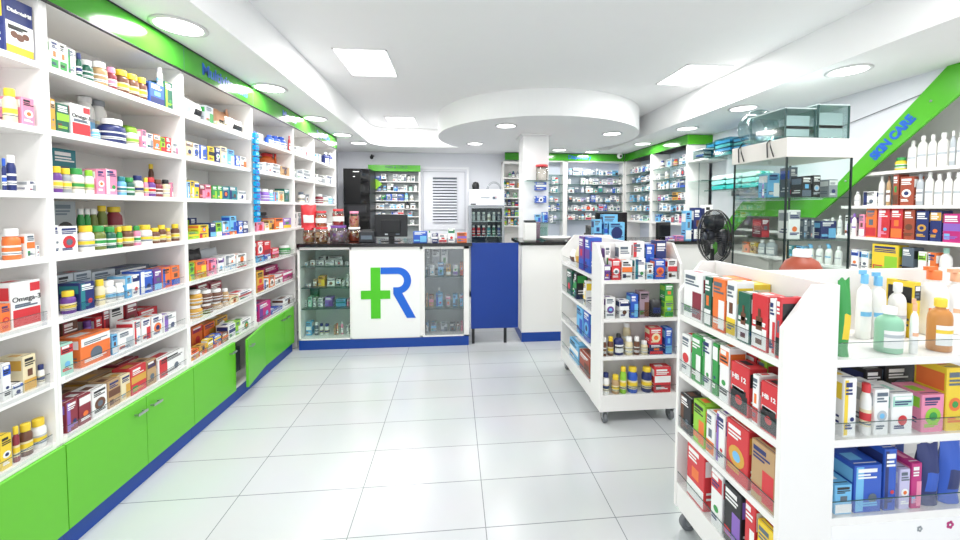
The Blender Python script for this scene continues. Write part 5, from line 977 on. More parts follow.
('c',2,1.125,2.388,0.958,0.071,0.07,0.127,'white','orange','white and orange carton, third from left, front row, top shelf, near end of middle gondola', 10, '', 1),
('c',2,1.213,2.388,0.958,0.071,0.07,0.139,'white','teal','white and teal carton, fourth from left, front row, top shelf, near end of middle gondola', 10, '', 1),
('c',2,1.282,2.388,0.958,0.044,0.07,0.105,'white','skyblue','white and skyblue carton, fifth from left, front row, top shelf, near end of middle gondola', 10, '', 1),
('c',2,1.351,2.388,0.958,0.072,0.07,0.13,'blue','orange','blue and orange carton, sixth from left, front row, top shelf, near end of middle gondola', 10, '', 1),
('c',2,1.437,2.388,0.958,0.065,0.07,0.129,'white','red','white and red carton, seventh from left, front row, top shelf, near end of middle gondola', 10, '', 1),
('c',2,1.027,2.47,0.958,0.038,0.07,0.218,'white','purple','white and purple carton, first from left, back row, top shelf, near end of middle gondola', 10, '', 1),
('c',2,1.149,2.47,0.958,0.087,0.07,0.224,'white','slate','white and slate carton, second from left, back row, top shelf, near end of middle gondola', 10, '', 1),
('c',2,1.243,2.47,0.958,0.081,0.07,0.243,'white','red','white and red carton, third from left, back row, top shelf, near end of middle gondola', 10, '', 1),
('c',2,1.325,2.47,0.958,0.06,0.07,0.222,'blue','skyblue','blue and skyblue carton, fourth from left, back row, top shelf, near end of middle gondola', 10, '', 1),
('c',2,1.402,2.47,0.958,0.074,0.07,0.248,'navy','orange','navy and orange carton, fifth from left, back row, top shelf, near end of middle gondola', 10, '', 1),
('c',2,1.016,2.388,0.705,0.064,0.07,0.139,'white','purple','white and purple carton, first from left, front row, second shelf, near end of middle gondola', 10, '', 1),
('c',2,1.111,2.388,0.705,0.064,0.07,0.117,'white','navy','white and navy carton, second from left, front row, second shelf, near end of middle gondola', 10, '', 1),
('c',2,1.179,2.388,0.705,0.051,0.07,0.155,'blue','skyblue','blue and skyblue carton, third from left, front row, second shelf, near end of middle gondola', 10, '', 1),
('c',2,1.247,2.388,0.705,0.065,0.07,0.173,'mauve','brown','mauve and brown carton, fourth from left, front row, second shelf, near end of middle gondola', 10, '', 1),
('p',2,1.334,2.388,0.705,0.086,0.052,0.118,'black','navy','black and navy pouch, fifth from left, front row, second shelf, near end of middle gondola', 38, '', 1),
('c',2,1.418,2.388,0.705,0.059,0.07,0.103,'lime','green','lime and green carton, sixth from left, front row, second shelf, near end of middle gondola', 10, '', 1),
('c',2,1.417,2.388,0.809,0.057,0.07,0.113,'green','lime','green and lime carton, first from left, upper row, second shelf, near end of middle gondola', 10, '', 1),
('b',2,0.984,2.388,0.456,0.022,0.022,0.122,'brown','white','brown white pill bottle, first from left, front row, third shelf, near end of middle gondola', 27, '', 1),
('b',2,1.027,2.388,0.456,0.037,0.037,0.125,'brown','yellow','brown yellow pill bottle, second from left, front row, third shelf, near end of middle gondola', 27, '', 1),
('t',2,1.088,2.388,0.456,0.065,0.065,0.138,'navy','black','navy black tall bottle, third from left, front row, third shelf, near end of middle gondola', 47, '', 1),
('b',2,1.155,2.388,0.456,0.051,0.051,0.118,'cream','white','cream white pill bottle, fourth from left, front row, third shelf, near end of middle gondola', 27, '', 1),
('b',2,1.207,2.388,0.456,0.038,0.038,0.119,'brown','white','brown white pill bottle, fifth from left, front row, third shelf, near end of middle gondola', 27, '', 1),
('b',2,1.261,2.388,0.456,0.045,0.045,0.089,'cream','white','cream white pill bottle, sixth from left, front row, third shelf, near end of middle gondola', 27, '', 1),
('b',2,1.179,2.47,0.456,0.053,0.053,0.187,'cream','white','cream white pill bottle, first from left, back row, third shelf, near end of middle gondola', 27, '', 1),
('c',2,1.335,2.388,0.456,0.093,0.07,0.068,'navy','red','navy and red carton, seventh from left, front row, third shelf, near end of middle gondola', 10, '', 1),
('c',2,1.331,2.388,0.524,0.085,0.07,0.107,'red','cream','red and cream carton, first from left, upper row, third shelf, near end of middle gondola', 10, '', 1),
('c',2,1.421,2.388,0.456,0.045,0.07,0.172,'blue','skyblue','blue and skyblue carton, eighth from left, front row, third shelf, near end of middle gondola', 10, '', 1),
('b',2,1.0,2.388,0.199,0.044,0.044,0.14,'white','navy','white and navy pill bottle, first from left, lowest shelf, near end of middle gondola', 27, '', 1),
('b',2,1.067,2.388,0.199,0.05,0.05,0.122,'tan','yellow','tan and yellow pill bottle, second from left, lowest shelf, near end of middle gondola', 27, '', 1),
('b',2,1.118,2.388,0.199,0.043,0.043,0.176,'lime','yellow','lime and yellow pill bottle, third from left, lowest shelf, near end of middle gondola', 27, '', 1),
('b',2,1.188,2.388,0.199,0.066,0.066,0.168,'blue','yellow','blue and yellow pill bottle, fourth from left, lowest shelf, near end of middle gondola', 27, '', 1),
('b',2,1.287,2.388,0.199,0.066,0.066,0.164,'navy','yellow','navy and yellow pill bottle, fifth from left, lowest shelf, near end of middle gondola', 27, '', 1),
('c',2,1.383,2.388,0.199,0.115,0.07,0.168,'red','white','red and white carton, sixth from left, lowest shelf, near end of middle gondola', 10, '', 1),
('p',1,0.965,3.1,0.958,0.133,0.08,0.126,'white','brown','white and brown pouch, first from left, top shelf, left side of middle gondola', 37, '', 1),
('p',1,0.965,2.956,0.958,0.096,0.058,0.165,'cream','gold','cream and gold pouch, second from left, top shelf, left side of middle gondola', 37, '', 1),
('c',1,0.965,2.826,0.958,0.11,0.09,0.254,'purple','blue','purple and blue carton, third from left, top shelf, left side of middle gondola', 9, '', 1),
('c',1,0.965,2.695,0.958,0.1,0.09,0.256,'blue','purple','blue and purple carton, fourth from left, top shelf, left side of middle gondola', 9, '', 1),
('c',1,0.965,3.125,0.705,0.136,0.09,0.2,'forest','black','forest and black carton, first from left, second shelf, left side of middle gondola', 9, '', 1),
('c',1,0.965,2.958,0.705,0.059,0.09,0.207,'black','green','black and green carton, second from left, second shelf, left side of middle gondola', 9, '', 1),
('b',1,0.965,3.019,0.705,0.056,0.056,0.145,'green','white','green and white pill bottle, third from left, second shelf, left side of middle gondola', 26, '', 1),
('c',1,0.965,2.736,0.705,0.031,0.09,0.184,'white','yellow','white and yellow carton, fourth from left, second shelf, left side of middle gondola', 9, '', 1),
('b',1,0.965,2.77,0.705,0.029,0.029,0.161,'white','yellow','white and yellow pill bottle, fifth from left, second shelf, left side of middle gondola', 26, '', 1),
('c',1,0.965,2.85,0.456,0.137,0.09,0.206,'skyblue','blue','skyblue and blue carton, first from left, third shelf, left side of middle gondola', 9, '', 1),
('c',1,0.965,2.694,0.456,0.122,0.09,0.217,'blue','skyblue','blue and skyblue carton, second from left, third shelf, left side of middle gondola', 9, '', 1),
('c',1,0.965,2.982,0.199,0.227,0.115,0.153,'skyblue','white','skyblue and white carton, first from left, lowest shelf, left side of middle gondola', 9, '', 1),
('c',1,0.965,2.733,0.199,0.213,0.115,0.141,'rust','brown','rust and brown carton, second from left, lowest shelf, left side of middle gondola', 9, '', 1),
('c',1,0.998,1.509,0.958,0.123,0.07,0.196,'white','maroon','white and maroon carton, first from left, front row, top shelf, left end of front gondola', 8, '', 1),
('c',1,0.998,1.412,0.958,0.037,0.07,0.195,'forest','white','forest and white carton, second from left, front row, top shelf, left end of front gondola', 8, '', 1),
('c',1,0.998,1.35,0.958,0.067,0.07,0.199,'orange','white','orange and white carton, third from left, front row, top shelf, left end of front gondola', 8, '', 1),
('c',1,0.998,1.284,0.958,0.046,0.07,0.2,'white','yellow','white and yellow carton, fourth from left, front row, top shelf, left end of front gondola', 8, '', 1),
('c',1,0.998,1.224,0.958,0.055,0.07,0.173,'forest','white','forest and white carton, fifth from left, front row, top shelf, left end of front gondola', 8, 'GREEN', 1),
('c',1,0.998,1.155,0.958,0.065,0.07,0.181,'red','white','red and white carton, sixth from left, front row, top shelf, left end of front gondola', 8, 'RED', 1),
('c',1,0.998,1.103,0.958,0.022,0.07,0.18,'white','red','white and red carton, seventh from left, front row, top shelf, left end of front gondola', 8, '', 1),
('c',1,0.998,1.081,0.958,0.016,0.07,0.191,'red','black','red and black carton, eighth from left, front row, top shelf, left end of front gondola', 8, '', 1),
('c',1,1.08,1.418,0.958,0.096,0.07,0.189,'orange','gold','orange and gold carton, first from left, back row, top shelf, left end of front gondola', 8, '', 1),
('c',1,1.08,1.318,0.958,0.074,0.07,0.188,'yellow','cream','yellow and cream carton, second from left, back row, top shelf, left end of front gondola', 8, '', 1),
('c',1,0.998,1.547,0.705,0.059,0.07,0.172,'white','red','white and red carton, first from left, front row, second shelf, left end of front gondola', 8, '', 1),
('c',1,0.998,1.476,0.705,0.061,0.07,0.192,'green','white','green and white carton, second from left, front row, second shelf, left end of front gondola', 8, '', 1),
('c',1,0.998,1.411,0.705,0.05,0.07,0.201,'white','green','white and green carton, third from left, front row, second shelf, left end of front gondola', 8, '', 1),
('c',1,0.998,1.361,0.705,0.029,0.07,0.199,'green','white','green and white carton, fourth from left, front row, second shelf, left end of front gondola', 8, '', 1),
('c',1,0.998,1.312,0.705,0.048,0.07,0.205,'white','orange','white and orange carton, fifth from left, front row, second shelf, left end of front gondola', 8, '', 1),
('c',1,0.998,1.235,0.705,0.084,0.07,0.169,'red','black','red and black carton, sixth from left, front row, second shelf, left end of front gondola', 8, 'HB12', 1),
('c',1,0.998,1.162,0.705,0.025,0.07,0.164,'white','red','white and red carton, seventh from left, front row, second shelf, left end of front gondola', 8, '', 1),
('c',1,0.998,1.107,0.705,0.068,0.07,0.158,'red','black','red and black carton, eighth from left, front row, second shelf, left end of front gondola', 8, 'HB12', 1),
('c',1,1.08,1.342,0.705,0.052,0.07,0.179,'orange','red','orange and red carton, first from left, back row, second shelf, left end of front gondola', 8, '', 1),
('c',1,1.08,1.284,0.705,0.047,0.07,0.19,'red','white','red and white carton, second from left, back row, second shelf, left end of front gondola', 8, '', 1),
('c',1,1.08,1.231,0.705,0.039,0.07,0.188,'lime','red','lime and red carton, third from left, back row, second shelf, left end of front gondola', 8, '', 1),
('c',1,0.998,1.54,0.456,0.073,0.07,0.156,'black','brown','black and brown carton, first from left, front row, third shelf, left end of front gondola', 8, '', 1),
('c',1,0.998,1.45,0.456,0.072,0.07,0.173,'lime','orange','lime and orange carton, second from left, front row, third shelf, left end of front gondola', 8, '', 1),
('c',1,0.998,1.379,0.456,0.048,0.07,0.169,'white','orange','white and orange carton, third from left, front row, third shelf, left end of front gondola', 8, '', 1),
('c',1,0.998,1.323,0.456,0.044,0.07,0.195,'white','violet','white and violet carton, fourth from left, front row, third shelf, left end of front gondola', 8, '', 1),
('c',1,0.998,1.239,0.456,0.104,0.07,0.202,'red','gold','red and gold carton, fifth from left, front row, third shelf, left end of front gondola', 8, '', 1),
('c',1,0.998,1.125,0.456,0.095,0.07,0.195,'tan','red','tan and red carton, sixth from left, front row, third shelf, left end of front gondola', 8, '', 1),
('c',1,1.08,1.518,0.456,0.098,0.07,0.174,'brown','black','brown and black carton, first from left, back row, third shelf, left end of front gondola', 8, '', 1),
('c',1,0.998,1.465,0.199,0.112,0.07,0.23,'red','white','red and white carton, first from left, lowest shelf, left end of front gondola', 8, '', 1),
('c',1,0.998,1.336,0.199,0.061,0.07,0.216,'white','red','white and red carton, second from left, lowest shelf, left end of front gondola', 8, '', 1),
('c',1,0.998,1.253,0.199,0.083,0.07,0.216,'black','violet','black and violet carton, third from left, lowest shelf, left end of front gondola', 8, '', 1),
('c',1,0.998,1.171,0.199,0.043,0.07,0.23,'red','white','red and white carton, fourth from left, lowest shelf, left end of front gondola', 8, '', 1),
('c',1,0.998,1.106,0.199,0.065,0.07,0.199,'yellow','red','yellow and red carton, fifth from left, lowest shelf, left end of front gondola', 8, '', 1),
('p',2,1.22,1.065,0.958,0.04,0.04,0.249,'green','yellow','green and yellow pouch, first from left, front row, top shelf, front side of front gondola', 35, '', 1),
('t',2,1.41,1.065,0.958,0.078,0.078,0.148,'sage','white','sage white tall bottle, second from left, front row, top shelf, front side of front gondola', 45, '', 1),
('t',2,1.465,1.065,0.958,0.023,0.023,0.166,'white','peach','white peach tall bottle, third from left, front row, top shelf, front side of front gondola', 45, '', 1),
('t',2,1.589,1.065,0.958,0.067,0.067,0.173,'amber','yellow','amber yellow tall bottle, fourth from left, front row, top shelf, front side of front gondola', 45, '', 1),
('t',2,1.458,1.2,0.958,0.047,0.047,0.234,'white','skyblue','white skyblue tall bottle, first from left, back row, top shelf, front side of front gondola', 45, '', 1),
('t',2,1.515,1.2,0.958,0.052,0.052,0.225,'white','skyblue','white skyblue tall bottle, second from left, back row, top shelf, front side of front gondola', 45, '', 1),
('t',2,1.597,1.2,0.958,0.055,0.055,0.199,'white','white','white tall bottle, third from left, back row, top shelf, front side of front gondola', 45, '', 1),
('c',2,1.641,1.2,0.958,0.025,0.09,0.203,'yellow','black','yellow and black carton, fourth from left, back row, top shelf, front side of front gondola', 6, '', 1),
('t',2,1.767,1.2,0.958,0.088,0.088,0.24,'white','orange','white orange tall bottle, fifth from left, back row, top shelf, front side of front gondola', 45, '', 1),
('t',2,1.875,1.2,0.958,0.094,0.094,0.23,'white','peach','white peach tall bottle, sixth from left, back row, top shelf, front side of front gondola', 45, '', 1),
('c',2,1.236,1.065,0.705,0.044,0.09,0.187,'white','yellow','white and yellow carton, first from left, front row, second shelf, front side of front gondola', 6, '', 1),
('j',2,1.306,1.065,0.705,0.028,0.028,0.164,'white','red','white and red tub, second from left, front row, second shelf, front side of front gondola', 55, '', 1),
('c',2,1.348,1.065,0.705,0.049,0.09,0.147,'white','silver','white and silver carton, third from left, front row, second shelf, front side of front gondola', 6, '', 1),
('c',2,1.421,1.065,0.705,0.074,0.09,0.13,'white','mint','white and mint carton, fourth from left, front row, second shelf, front side of front gondola', 6, '', 1),
('c',2,1.531,1.065,0.705,0.079,0.09,0.122,'pink','lime','pink and lime carton, fifth from left, front row, second shelf, front side of front gondola', 6, '', 1),
('c',2,1.609,1.065,0.705,0.062,0.09,0.206,'yellow','orange','yellow and orange carton, sixth from left, front row, second shelf, front side of front gondola', 6, '', 1),
('c',2,1.482,1.2,0.705,0.067,0.09,0.149,'black','navy','black and navy carton, first from left, back row, second shelf, front side of front gondola', 6, '', 1),
('c',2,1.585,1.2,0.705,0.116,0.09,0.159,'black','slate','black and slate carton, second from left, back row, second shelf, front side of front gondola', 6, '', 1),
('c',2,1.705,1.2,0.705,0.085,0.09,0.168,'lime','pink','lime and pink carton, third from left, back row, second shelf, front side of front gondola', 6, '', 1),
('c',2,1.225,1.065,0.456,0.059,0.09,0.094,'skyblue','white','skyblue and white carton, first from left, front row, third shelf, front side of front gondola', 6, '', 1),
('c',2,1.31,1.065,0.456,0.095,0.09,0.153,'blue','skyblue','blue and skyblue carton, second from left, front row, third shelf, front side of front gondola', 6, '', 1),
('c',2,1.388,1.065,0.456,0.042,0.09,0.2,'blue','navy','blue and navy carton, third from left, front row, third shelf, front side of front gondola', 6, '', 1),
('c',2,1.441,1.065,0.456,0.036,0.09,0.131,'lavender','white','lavender and white carton, fourth from left, front row, third shelf, front side of front gondola', 6, '', 1),
('c',2,1.483,1.065,0.456,0.036,0.09,0.148,'magenta','pink','magenta and pink carton, fifth from left, front row, third shelf, front side of front gondola', 6, '', 1),
('p',2,1.548,1.065,0.456,0.076,0.046,0.203,'navy','blue','navy and blue pouch, sixth from left, front row, third shelf, front side of front gondola', 35, '', 1),
('p',2,1.63,1.065,0.456,0.074,0.044,0.212,'blue','navy','blue and navy pouch, seventh from left, front row, third shelf, front side of front gondola', 35, '', 1),
('c',2,1.395,1.2,0.456,0.09,0.09,0.121,'navy','blue','navy and blue carton, first from left, back row, third shelf, front side of front gondola', 6, '', 1),
('c',2,1.537,1.2,0.456,0.156,0.1,0.134,'blue','navy','blue and navy carton, second from left, back row, third shelf, front side of front gondola', 6, '', 1),
('j',1,3.315,2.585,1.716,0.067,0.067,0.096,'yellow','green','yellow and green tub, first from left, top shelf under skin care band', 58, '', 1),
('t',1,3.315,2.51,1.716,0.054,0.054,0.209,'white','white','white tall bottle, second from left, top shelf under skin care band', 52, '', 1),
('t',1,3.315,2.45,1.716,0.055,0.055,0.234,'white','white','white tall bottle, third from left, top shelf under skin care band', 52, '', 1),
('t',1,3.315,2.39,1.716,0.046,0.046,0.229,'white','white','white tall bottle, fourth from left, top shelf under skin care band', 52, '', 1),
('t',1,3.315,2.334,1.716,0.057,0.057,0.232,'white','white','white tall bottle, fifth from left, top shelf under skin care band', 52, '', 1),
('t',1,3.315,2.275,1.716,0.029,0.029,0.233,'silver','white','silver and white tall bottle, sixth from left, top shelf under skin care band', 52, '', 1),
('t',1,3.315,2.237,1.716,0.038,0.038,0.232,'white','white','white tall bottle, seventh from left, top shelf under skin care band', 52, '', 1),
('t',1,3.315,2.878,1.452,0.043,0.043,0.118,'white','white','white tall bottle, first from left, second shelf of skin care wall', 52, '', 1),
('c',1,3.315,2.77,1.452,0.095,0.09,0.113,'white','navy','white and navy carton, second from left, second shelf of skin care wall', 17, '', 1),
('t',1,3.315,2.698,1.452,0.04,0.04,0.234,'white','white','white tall bottle, third from left, second shelf of skin care wall', 52, '', 1),
('t',1,3.315,2.646,1.452,0.03,0.03,0.229,'tan','brown','tan and brown tall bottle, fourth from left, second shelf of skin care wall', 52, '', 1),
('c',1,3.315,2.589,1.452,0.035,0.09,0.232,'rust','brown','rust and brown carton, fifth from left, second shelf of skin care wall', 17, '', 1),
('c',1,3.315,2.519,1.452,0.083,0.09,0.21,'rust','white','rust and white carton, sixth from left, second shelf of skin care wall', 17, '', 1),
('t',1,3.315,2.451,1.452,0.043,0.043,0.226,'silver','grey','silver and grey tall bottle, seventh from left, second shelf of skin care wall', 52, '', 1),
('t',1,3.315,2.398,1.452,0.047,0.047,0.235,'white','white','white tall bottle, eighth from left, second shelf of skin care wall', 52, '', 1),
('t',1,3.315,2.344,1.452,0.045,0.045,0.216,'white','white','white tall bottle, ninth from left, second shelf of skin care wall', 52, '', 1),
('t',1,3.315,2.293,1.452,0.043,0.043,0.224,'white','white','white tall bottle, tenth from left, second shelf of skin care wall', 52, '', 1),
('t',1,3.315,2.243,1.452,0.044,0.044,0.219,'white','white','white tall bottle, eleventh from left, second shelf of skin care wall', 52, '', 1),
('c',1,3.315,3.457,1.2,0.063,0.09,0.085,'white','skyblue','white and skyblue carton, first from left, third shelf of skin care wall', 17, '', 1),
('t',1,3.315,3.392,1.2,0.06,0.06,0.097,'white','skyblue','white and skyblue tall bottle, second from left, third shelf of skin care wall', 52, '', 1),
('c',1,3.315,3.134,1.2,0.048,0.09,0.132,'white','grey','white and grey carton, third from left, third shelf of skin care wall', 17, '', 1),
('t',1,3.315,3.083,1.2,0.046,0.046,0.151,'white','white','white tall bottle, fourth from left, third shelf of skin care wall', 52, '', 1),
('t',1,3.315,3.014,1.2,0.039,0.039,0.169,'white','white','white tall bottle, fifth from left, third shelf of skin care wall', 52, '', 1),
('c',1,3.315,2.935,1.2,0.039,0.09,0.171,'white','violet','white and violet carton, sixth from left, third shelf of skin care wall', 17, '', 1),
('t',1,3.315,2.893,1.2,0.037,0.037,0.188,'white','violet','white and violet tall bottle, seventh from left, third shelf of skin care wall', 52, '', 1),
('c',1,3.315,2.821,1.2,0.042,0.09,0.18,'pink','white','pink and white carton, eighth from left, third shelf of skin care wall', 17, '', 1),
('c',1,3.315,2.751,1.2,0.077,0.09,0.229,'orange','red','orange and red carton, ninth from left, third shelf of skin care wall', 17, '', 1),
('c',1,3.315,2.662,1.2,0.079,0.09,0.228,'red','pink','red and pink carton, tenth from left, third shelf of skin care wall', 17, '', 1),
('c',1,3.315,2.575,1.2,0.074,0.09,0.228,'red','orange','red and orange carton, eleventh from left, third shelf of skin care wall', 17, '', 1),
('c',1,3.315,2.495,1.2,0.064,0.09,0.22,'rust','brown','rust and brown carton, twelfth from left, third shelf of skin care wall', 17, '', 1),
('c',1,3.315,2.417,1.2,0.072,0.09,0.213,'navy','gold','navy and gold carton, thirteenth from left, third shelf of skin care wall', 17, '', 1),
('c',1,3.315,2.34,1.2,0.062,0.09,0.213,'navy','gold','navy and gold carton, fourteenth from left, third shelf of skin care wall', 17, '', 1),
('c',1,3.315,2.252,1.2,0.094,0.09,0.193,'magenta','violet','magenta and violet carton, fifteenth from left, third shelf of skin care wall', 17, '', 1),
('c',1,3.315,4.065,0.93,0.101,0.09,0.117,'orange','tan','orange and tan carton, first from left, lower shelf of skin care wall', 17, '', 1),
('c',1,3.315,3.957,0.93,0.077,0.09,0.127,'tan','yellow','tan and yellow carton, second from left, lower shelf of skin care wall', 17, '', 1),
('t',1,3.315,3.871,0.93,0.087,0.087,0.154,'silver','white','silver and white tall bottle, third from left, lower shelf of skin care wall', 52, '', 1),
('t',1,3.315,3.759,0.93,0.111,0.111,0.174,'silver','white','silver and white tall bottle, fourth from left, lower shelf of skin care wall', 52, '', 1),
('c',1,3.315,3.484,0.93,0.087,0.09,0.136,'teal','tan','teal and tan carton, fifth from left, lower shelf of skin care wall', 17, '', 1),
('c',1,3.315,3.373,0.93,0.081,0.09,0.136,'skyblue','white','skyblue and white carton, sixth from left, lower shelf of skin care wall', 17, '', 1),
('t',1,3.315,3.29,0.93,0.067,0.067,0.153,'white','skyblue','white and skyblue tall bottle, seventh from left, lower shelf of skin care wall', 52, '', 1),
('t',1,3.315,3.199,0.93,0.063,0.063,0.162,'white','grey','white and grey tall bottle, eighth from left, lower shelf of skin care wall', 52, '', 1),
('t',1,3.315,3.113,0.93,0.06,0.06,0.17,'white','skyblue','white and skyblue tall bottle, ninth from left, lower shelf of skin care wall', 52, '', 1),
('t',1,3.315,3.023,0.93,0.057,0.057,0.169,'white','white','white tall bottle, tenth from left, lower shelf of skin care wall', 52, '', 1),
('c',1,3.315,2.866,0.93,0.06,0.09,0.159,'white','blue','white and blue carton, eleventh from left, lower shelf of skin care wall', 17, '', 1),
('c',1,3.315,2.788,0.93,0.056,0.09,0.151,'white','skyblue','white and skyblue carton, twelfth from left, lower shelf of skin care wall', 17, '', 1),
('c',1,3.315,2.645,0.93,0.181,0.09,0.221,'yellow','lime','yellow and lime carton, thirteenth from left, lower shelf of skin care wall', 17, '', 1),
('c',1,3.315,2.495,0.93,0.07,0.09,0.212,'slate','black','slate and black carton, fourteenth from left, lower shelf of skin care wall', 17, '', 1),
('c',1,3.315,2.407,0.93,0.048,0.09,0.192,'white','lime','white and lime carton, fifteenth from left, lower shelf of skin care wall', 17, '', 1),
('c',1,3.315,2.353,0.93,0.041,0.09,0.191,'orange','white','orange and white carton, sixteenth from left, lower shelf of skin care wall', 17, '', 1),
('t',1,3.315,2.296,0.93,0.065,0.065,0.23,'white','mint','white and mint tall bottle, seventeenth from left, lower shelf of skin care wall', 52, '', 1),
('c',2,-1.504,4.05,0.839,0.031,0.085,0.032,'white','grey','white and grey carton, first from left, front row, top shelf, left counter case', 7, '', 0),
('c',2,-1.442,4.05,0.839,0.045,0.085,0.052,'white','silver','white and silver carton, second from left, front row, top shelf, left counter case', 7, '', 0),
('c',2,-1.368,4.05,0.839,0.075,0.056,0.051,'white','grey','white and grey carton, third from left, front row, top shelf, left counter case', 7, '', 0),
('c',2,-1.274,4.05,0.839,0.085,0.064,0.049,'white','silver','white and silver carton, fourth from left, front row, top shelf, left counter case', 7, '', 0),
('c',2,-1.18,4.05,0.839,0.076,0.057,0.048,'white','grey','white and grey carton, fifth from left, front row, top shelf, left counter case', 7, '', 0),
('c',2,-1.381,4.15,0.839,0.077,0.085,0.079,'white','grey','white and grey carton, first from left, back row, top shelf, left counter case', 7, '', 0),
('c',2,-1.249,4.15,0.839,0.139,0.085,0.078,'white','silver','white and silver carton, second from left, back row, top shelf, left counter case', 7, '', 0),
('c',2,-1.1,4.05,0.839,0.036,0.085,0.036,'white','grey','white and grey carton, sixth from left, front row, top shelf, left counter case', 7, '', 0),
('c',2,-1.492,4.05,0.623,0.057,0.045,0.025,'white','grey','white and grey carton, first from left, second shelf, left counter case', 7, '', 0),
('c',2,-1.421,4.05,0.623,0.035,0.085,0.072,'tan','white','tan and white carton, second from left, second shelf, left counter case', 7, '', 0),
('c',2,-1.356,4.05,0.623,0.065,0.085,0.102,'gold','yellow','gold and yellow carton, third from left, second shelf, left counter case', 7, '', 0),
('c',2,-1.262,4.05,0.623,0.075,0.085,0.079,'white','grey','white and grey carton, fourth from left, second shelf, left counter case', 7, '', 0),
('c',2,-1.188,4.05,0.623,0.046,0.085,0.067,'white','black','white and black carton, fifth from left, second shelf, left counter case', 7, '', 0),
('c',2,-1.138,4.05,0.623,0.026,0.085,0.056,'white','grey','white and grey carton, sixth from left, second shelf, left counter case', 7, '', 0),
('c',2,-1.097,4.05,0.623,0.026,0.085,0.117,'white','silver','white and silver carton, seventh from left, second shelf, left counter case', 7, '', 0),
('c',2,-1.513,4.05,0.412,0.014,0.085,0.068,'white','grey','white and grey carton, first from left, front row, third shelf, left counter case', 7, '', 0),
('c',2,-1.474,4.05,0.412,0.035,0.085,0.098,'mint','white','mint and white carton, second from left, front row, third shelf, left counter case', 7, '', 0),
('c',2,-1.429,4.05,0.412,0.026,0.085,0.087,'white','grey','white and grey carton, third from left, front row, third shelf, left counter case', 7, '', 0),
('c',2,-1.37,4.05,0.412,0.046,0.085,0.085,'white','grey','white and grey carton, fourth from left, front row, third shelf, left counter case', 7, '', 0),
('c',2,-1.286,4.05,0.412,0.076,0.085,0.094,'violet','purple','violet and purple carton, fifth from left, front row, third shelf, left counter case', 7, '', 0),
('c',2,-1.166,4.05,0.412,0.096,0.072,0.07,'skyblue','teal','skyblue and teal carton, sixth from left, front row, third shelf, left counter case', 7, '', 0),
('c',2,-1.096,4.05,0.412,0.016,0.085,0.068,'pink','white','pink and white carton, seventh from left, front row, third shelf, left counter case', 7, '', 0),
('p',2,-1.468,4.15,0.412,0.097,0.058,0.17,'forest','green','forest and green pouch, first from left, back row, third shelf, left counter case', 36, '', 0),
('c',2,-1.488,4.05,0.116,0.055,0.085,0.137,'skyblue','white','skyblue and white carton, first from left, lowest shelf, left counter case', 7, '', 0),
('b',2,-1.416,4.05,0.116,0.036,0.036,0.129,'slate','white','slate and white pill bottle, second from left, lowest shelf, left counter case', 25, '', 0),
('b',2,-1.366,4.05,0.116,0.036,0.036,0.117,'white','navy','white and navy pill bottle, third from left, lowest shelf, left counter case', 25, '', 0),
('b',2,-1.313,4.05,0.116,0.046,0.046,0.113,'white','navy','white and navy pill bottle, fourth from left, lowest shelf, left counter case', 25, '', 0),
('c',2,-1.231,4.05,0.116,0.016,0.085,0.097,'tan','pink','tan and pink carton, fifth from left, lowest shelf, left counter case', 7, '', 0),
('t',2,-1.203,4.05,0.116,0.016,0.016,0.115,'peach','red','peach and red tall bottle, sixth from left, lowest shelf, left counter case', 46, '', 0),
('t',2,-1.159,4.05,0.116,0.026,0.026,0.133,'pink','white','pink and white tall bottle, seventh from left, lowest shelf, left counter case', 46, '', 0),
('c',2,-1.105,4.05,0.116,0.026,0.085,0.094,'white','grey','white and grey carton, eighth from left, lowest shelf, left counter case', 7, '', 0),
('c',2,-0.287,4.05,0.719,0.016,0.085,0.092,'teal','white','teal and white carton, first from left, front row, top shelf, right counter case', 14, '', 0),
('c',2,-0.238,4.05,0.719,0.069,0.085,0.112,'white','slate','white and slate carton, second from left, front row, top shelf, right counter case', 14, '', 0),
('c',2,-0.139,4.05,0.719,0.059,0.085,0.131,'skyblue','navy','skyblue and navy carton, third from left, front row, top shelf, right counter case', 14, '', 0),
('c',2,-0.06,4.05,0.719,0.049,0.085,0.109,'gold','white','gold and white carton, fourth from left, front row, top shelf, right counter case', 14, '', 0),
('c',2,0.014,4.05,0.719,0.049,0.085,0.108,'white','violet','white and violet carton, fifth from left, front row, top shelf, right counter case', 14, '', 0),
('c',2,0.079,4.05,0.719,0.031,0.085,0.128,'orange','red','orange and red carton, sixth from left, front row, top shelf, right counter case', 14, '', 0),
('c',2,-0.278,4.15,0.719,0.034,0.085,0.26,'white','grey','white and grey carton, first from left, back row, top shelf, right counter case', 14, '', 0),
('c',2,-0.194,4.15,0.719,0.081,0.085,0.28,'white','grey','white and grey carton, second from left, back row, top shelf, right counter case', 14, '', 0),
('c',2,-0.103,4.15,0.719,0.071,0.085,0.279,'white','silver','white and silver carton, third from left, back row, top shelf, right counter case', 14, '', 0),
('c',2,-0.287,4.05,0.386,0.016,0.085,0.129,'peach','tan','peach and tan carton, first from left, front row, middle shelf, right counter case', 14, '', 0),
('c',2,-0.24,4.05,0.386,0.048,0.085,0.117,'tan','pink','tan and pink carton, second from left, front row, middle shelf, right counter case', 14, '', 0),
('c',2,-0.156,4.05,0.386,0.069,0.085,0.136,'skyblue','blue','skyblue and blue carton, third from left, front row, middle shelf, right counter case', 14, '', 0),
('c',2,-0.062,4.05,0.386,0.049,0.085,0.112,'grey','pink','grey and pink carton, fourth from left, front row, middle shelf, right counter case', 14, '', 0),
